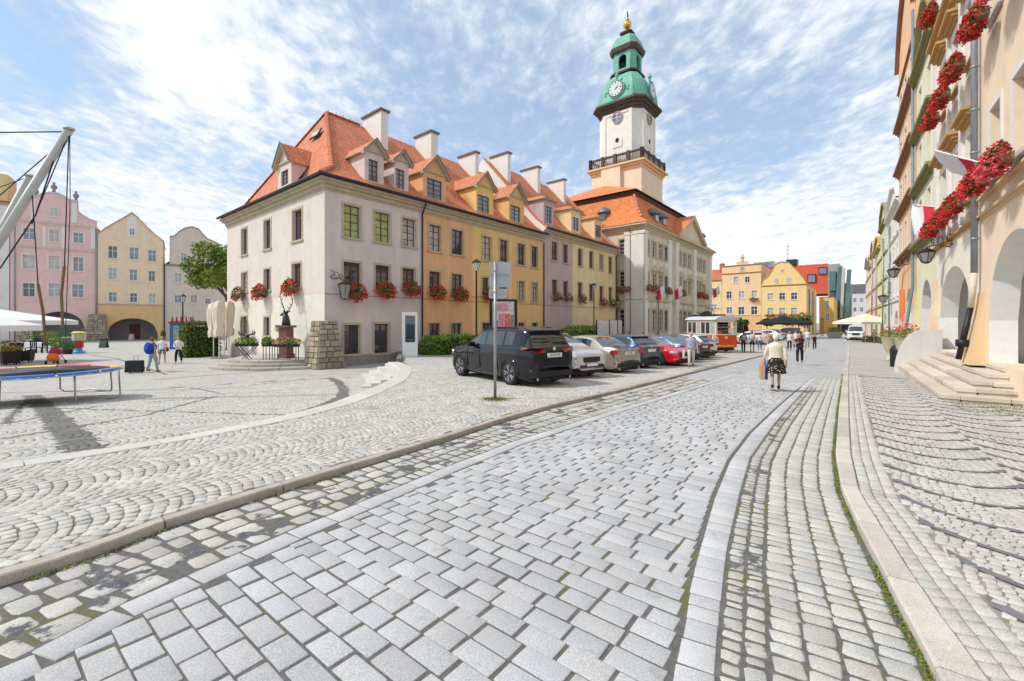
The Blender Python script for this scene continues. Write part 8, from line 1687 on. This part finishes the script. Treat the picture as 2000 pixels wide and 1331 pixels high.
def trough(px, py, Z, w_, label, legs='x', fl=None, mt=None, antl=False, rz=0):
    g_ = W3(px, py, Z); o = empty('plant_trough', (g_.x, g_.y, .45), rz, label, 'planter', 'iron plant troughs on the platform'); m = MB(); m.box(-w_/2, w_/2, -.16, .16, .72, .88); m.build('trough', M_black, o)
    for i, x in enumerate((-w_/2+.08, w_/2-.08)):
        for y in (-.14, .14): m = MB(); dx = (.75*w_*(1 if (x < 0) else -1) if legs == 'x' else 0); m.tube([(x, y, .74), (x+dx*.8, y, 0)] if legs == 'x' else [(x, y, .74), (x, y, 0)], .022, 5); m.build('leg', M_black, o)
    p = inball(600, (w_*.62,.36,.26), .3)+[0,0,1.0]; leafcloud('foliage', p, .10, o, mt or M_leafl, None, up=.9)
    if fl: p = inball(260, (w_*.66,.40,.28), .75)+[0,0,1.0]; leafcloud('blossoms', p, .09, o, fl, None, up=.5)
    if antl:
        m = MB()
        for s_ in (-1, 1): m.tube([(.0,0,1.25),(s_*.2,0,1.38),(s_*.42,0,1.40),(s_*.5,0,1.55)], [.05,.05,.035,.012], 6); m.tube([(s_*.3,0,1.38),(s_*.33,0,1.58)], [.03,.01], 5); m.tube([(s_*.42,0,1.4),(s_*.4,0,1.6)], [.03,.01], 5)
        ell(m, (0,0,1.2), .13, .16, .16, 8, 6); m.build('moose_head', M_black, o, True)
trough(482, 703, 24.2, 1.15, 'plant trough on crossed legs with a dark antlered head behind it', 'x', None, None, True); trough(523, 703, 24.0, .5, 'narrow plant trough between the other two on the platform', 'y'); trough(560, 705, 23.6, 1.3, 'plant trough full of pink petunias in front of the stag pillar', 'y', M_pinkf)
m = MB(); m.box(-.15,.15,-.1,.1,0,.42); o = tag(m.build('letter_box', mat('stone_box', (.42,.38,.32), .8), None), 'small stone coloured box on the wall beside the stag pillar', 'box'); w_ = LPn.w(LPn.u(545), -.12); o.location = (w_.x, w_.y, LPn.z(545, 648)); o.rotation_euler = (0, 0, AR-math.pi/2)
# things at the far end
def at(px, Z, surf=Uz): x = (px-1000)/FPX*Z; return Vector((x, Z, float(surf(x, Z))))
g_ = at(1630, 72); o = empty('concrete_planter', g_, .6, 'pale concrete planter with bright green shrub in the far street', 'planter'); m = MB(); m.raw([(-.7,-.7,0),(.7,-.7,0),(.7,.7,0),(-.7,.7,0),(-.95,-.95,.95),(.95,-.95,.95),(.95,.95,.95),(-.95,.95,.95)], [(0,1,5,4),(1,2,6,5),(2,3,7,6),(3,0,4,7),(4,5,6,7)]); m.build('tub', mat('pale_concrete', (.5,.46,.42)), o); leafcloud('foliage', inball(400, (.9,.9,.5), .3)+[0,0,1.25], .2, o, M_leafl, None, up=.6)
o = empty('pergola', at(1590, 80), AR, 'brown steel pergola frame beside the far yellow house', 'pergola')
for x in (-2, 2):
    for y in (-1.2, 1.2): m = MB(); m.box(x-.07, x+.07, y-.07, y+.07, 0, 3.1); m.build('pergola_post', mat('rust_steel', (.12,.05,.03), .7), o)
for y in (-1.2, 1.2): m = MB(); m.box(-2.4, 2.4, y-.06, y+.06, 3.101, 3.25); m.build('beam', MATS['rust_steel'], o)
for i, (px, Z, col, r_, lab) in enumerate(((1693,56,None,.35,'pale green leafy crate in front of the market parasol'),(1702,55,M_pinkf,.35,'crate of small flowers under the market parasol'),(1722,52,MATS['orange_flower'],.4,'yellow and green flower crate at the wall below the parasol'),(1712,54,None,.3,'dark leafy crate beside the stall keeper'))):
    g_ = at(px, Z); o = empty('flower_crate', g_, .3*i, lab, 'crate', 'flower crates of the market stall'); m = MB(); m.box(-.4,.4,-.3,.3,0,.35); m.build('crate', mat('crate_green', (.05,.16,.10), .6) if i == 2 else mat('crate_wood', (.30,.24,.16), .8), o); leafcloud('foliage', inball(160, (.5,.4,.3), .3)+[0,0,.5], .15, o, M_leafl, None, up=.6)
    if col: leafcloud('blossoms', inball(80, (.5,.4,.3), .8)+[0,0,.52], .13, o, col, None, up=.6)
x = (1652-1000)/FPX*58; o = empty('bollard', (x, 58, zAt(x, 58)), 0, 'black and white striped bollard beside the white van', 'bollard'); 
for k in range(4): m = MB(); m.lathe([(.08,k*.25),(.08,k*.25+.249)], 10); m.build('band', M_plas if k % 2 else M_framew, o)
# litter and tufts of grass in joints of the right pavement
pts = []
for i in range(60):
    s, R = 2+12*random.random(), .7+2.6*random.random(); x, y = xy(s, R); c = np.array([x, y, float(Uz(x, y))+.004]); pts.append(c+rng.normal(size=(26, 3))*[.05, .05, .003])
tag(leafcloud('joint_grass', np.concatenate(pts), .02, None, MATS['moss_green'], None, up=1.5), 'sparse grass between the small stones of the right pavement', 'grass', kind='stuff')
n = 2600; s = 13.2+1.9*rng.random(n); R = 1.9+1.6*rng.random(n); x, y = xy(s, R); tn = np.where((rng.random(n) > .5)[:, None], np.array([[.7,.8,.4]]), np.array([[1.3,.8,.5]]))*(.6+.7*rng.random((n, 1)))
tag(leafcloud('dry_moss', np.stack([x, y, Uz(x, y)+.004], 1), .03, None, MATS['moss_green'], tn, up=2), 'dry moss and leaf litter at the foot of the granite steps', 'moss', kind='stuff')
# text becomes mesh so that every letter string is a real object
bpy.context.view_layer.update(); dg = bpy.context.evaluated_depsgraph_get()
for ob in [q for q in COL.objects if q.type == 'FONT']:
    me = bpy.data.meshes.new_from_object(ob.evaluated_get(dg)); nob = bpy.data.objects.new(ob.name, me); COL.objects.link(nob); nob.parent = ob.parent; nob.matrix_local = ob.matrix_local.copy(); nm = ob.name; bpy.data.objects.remove(ob); nob.name = nm
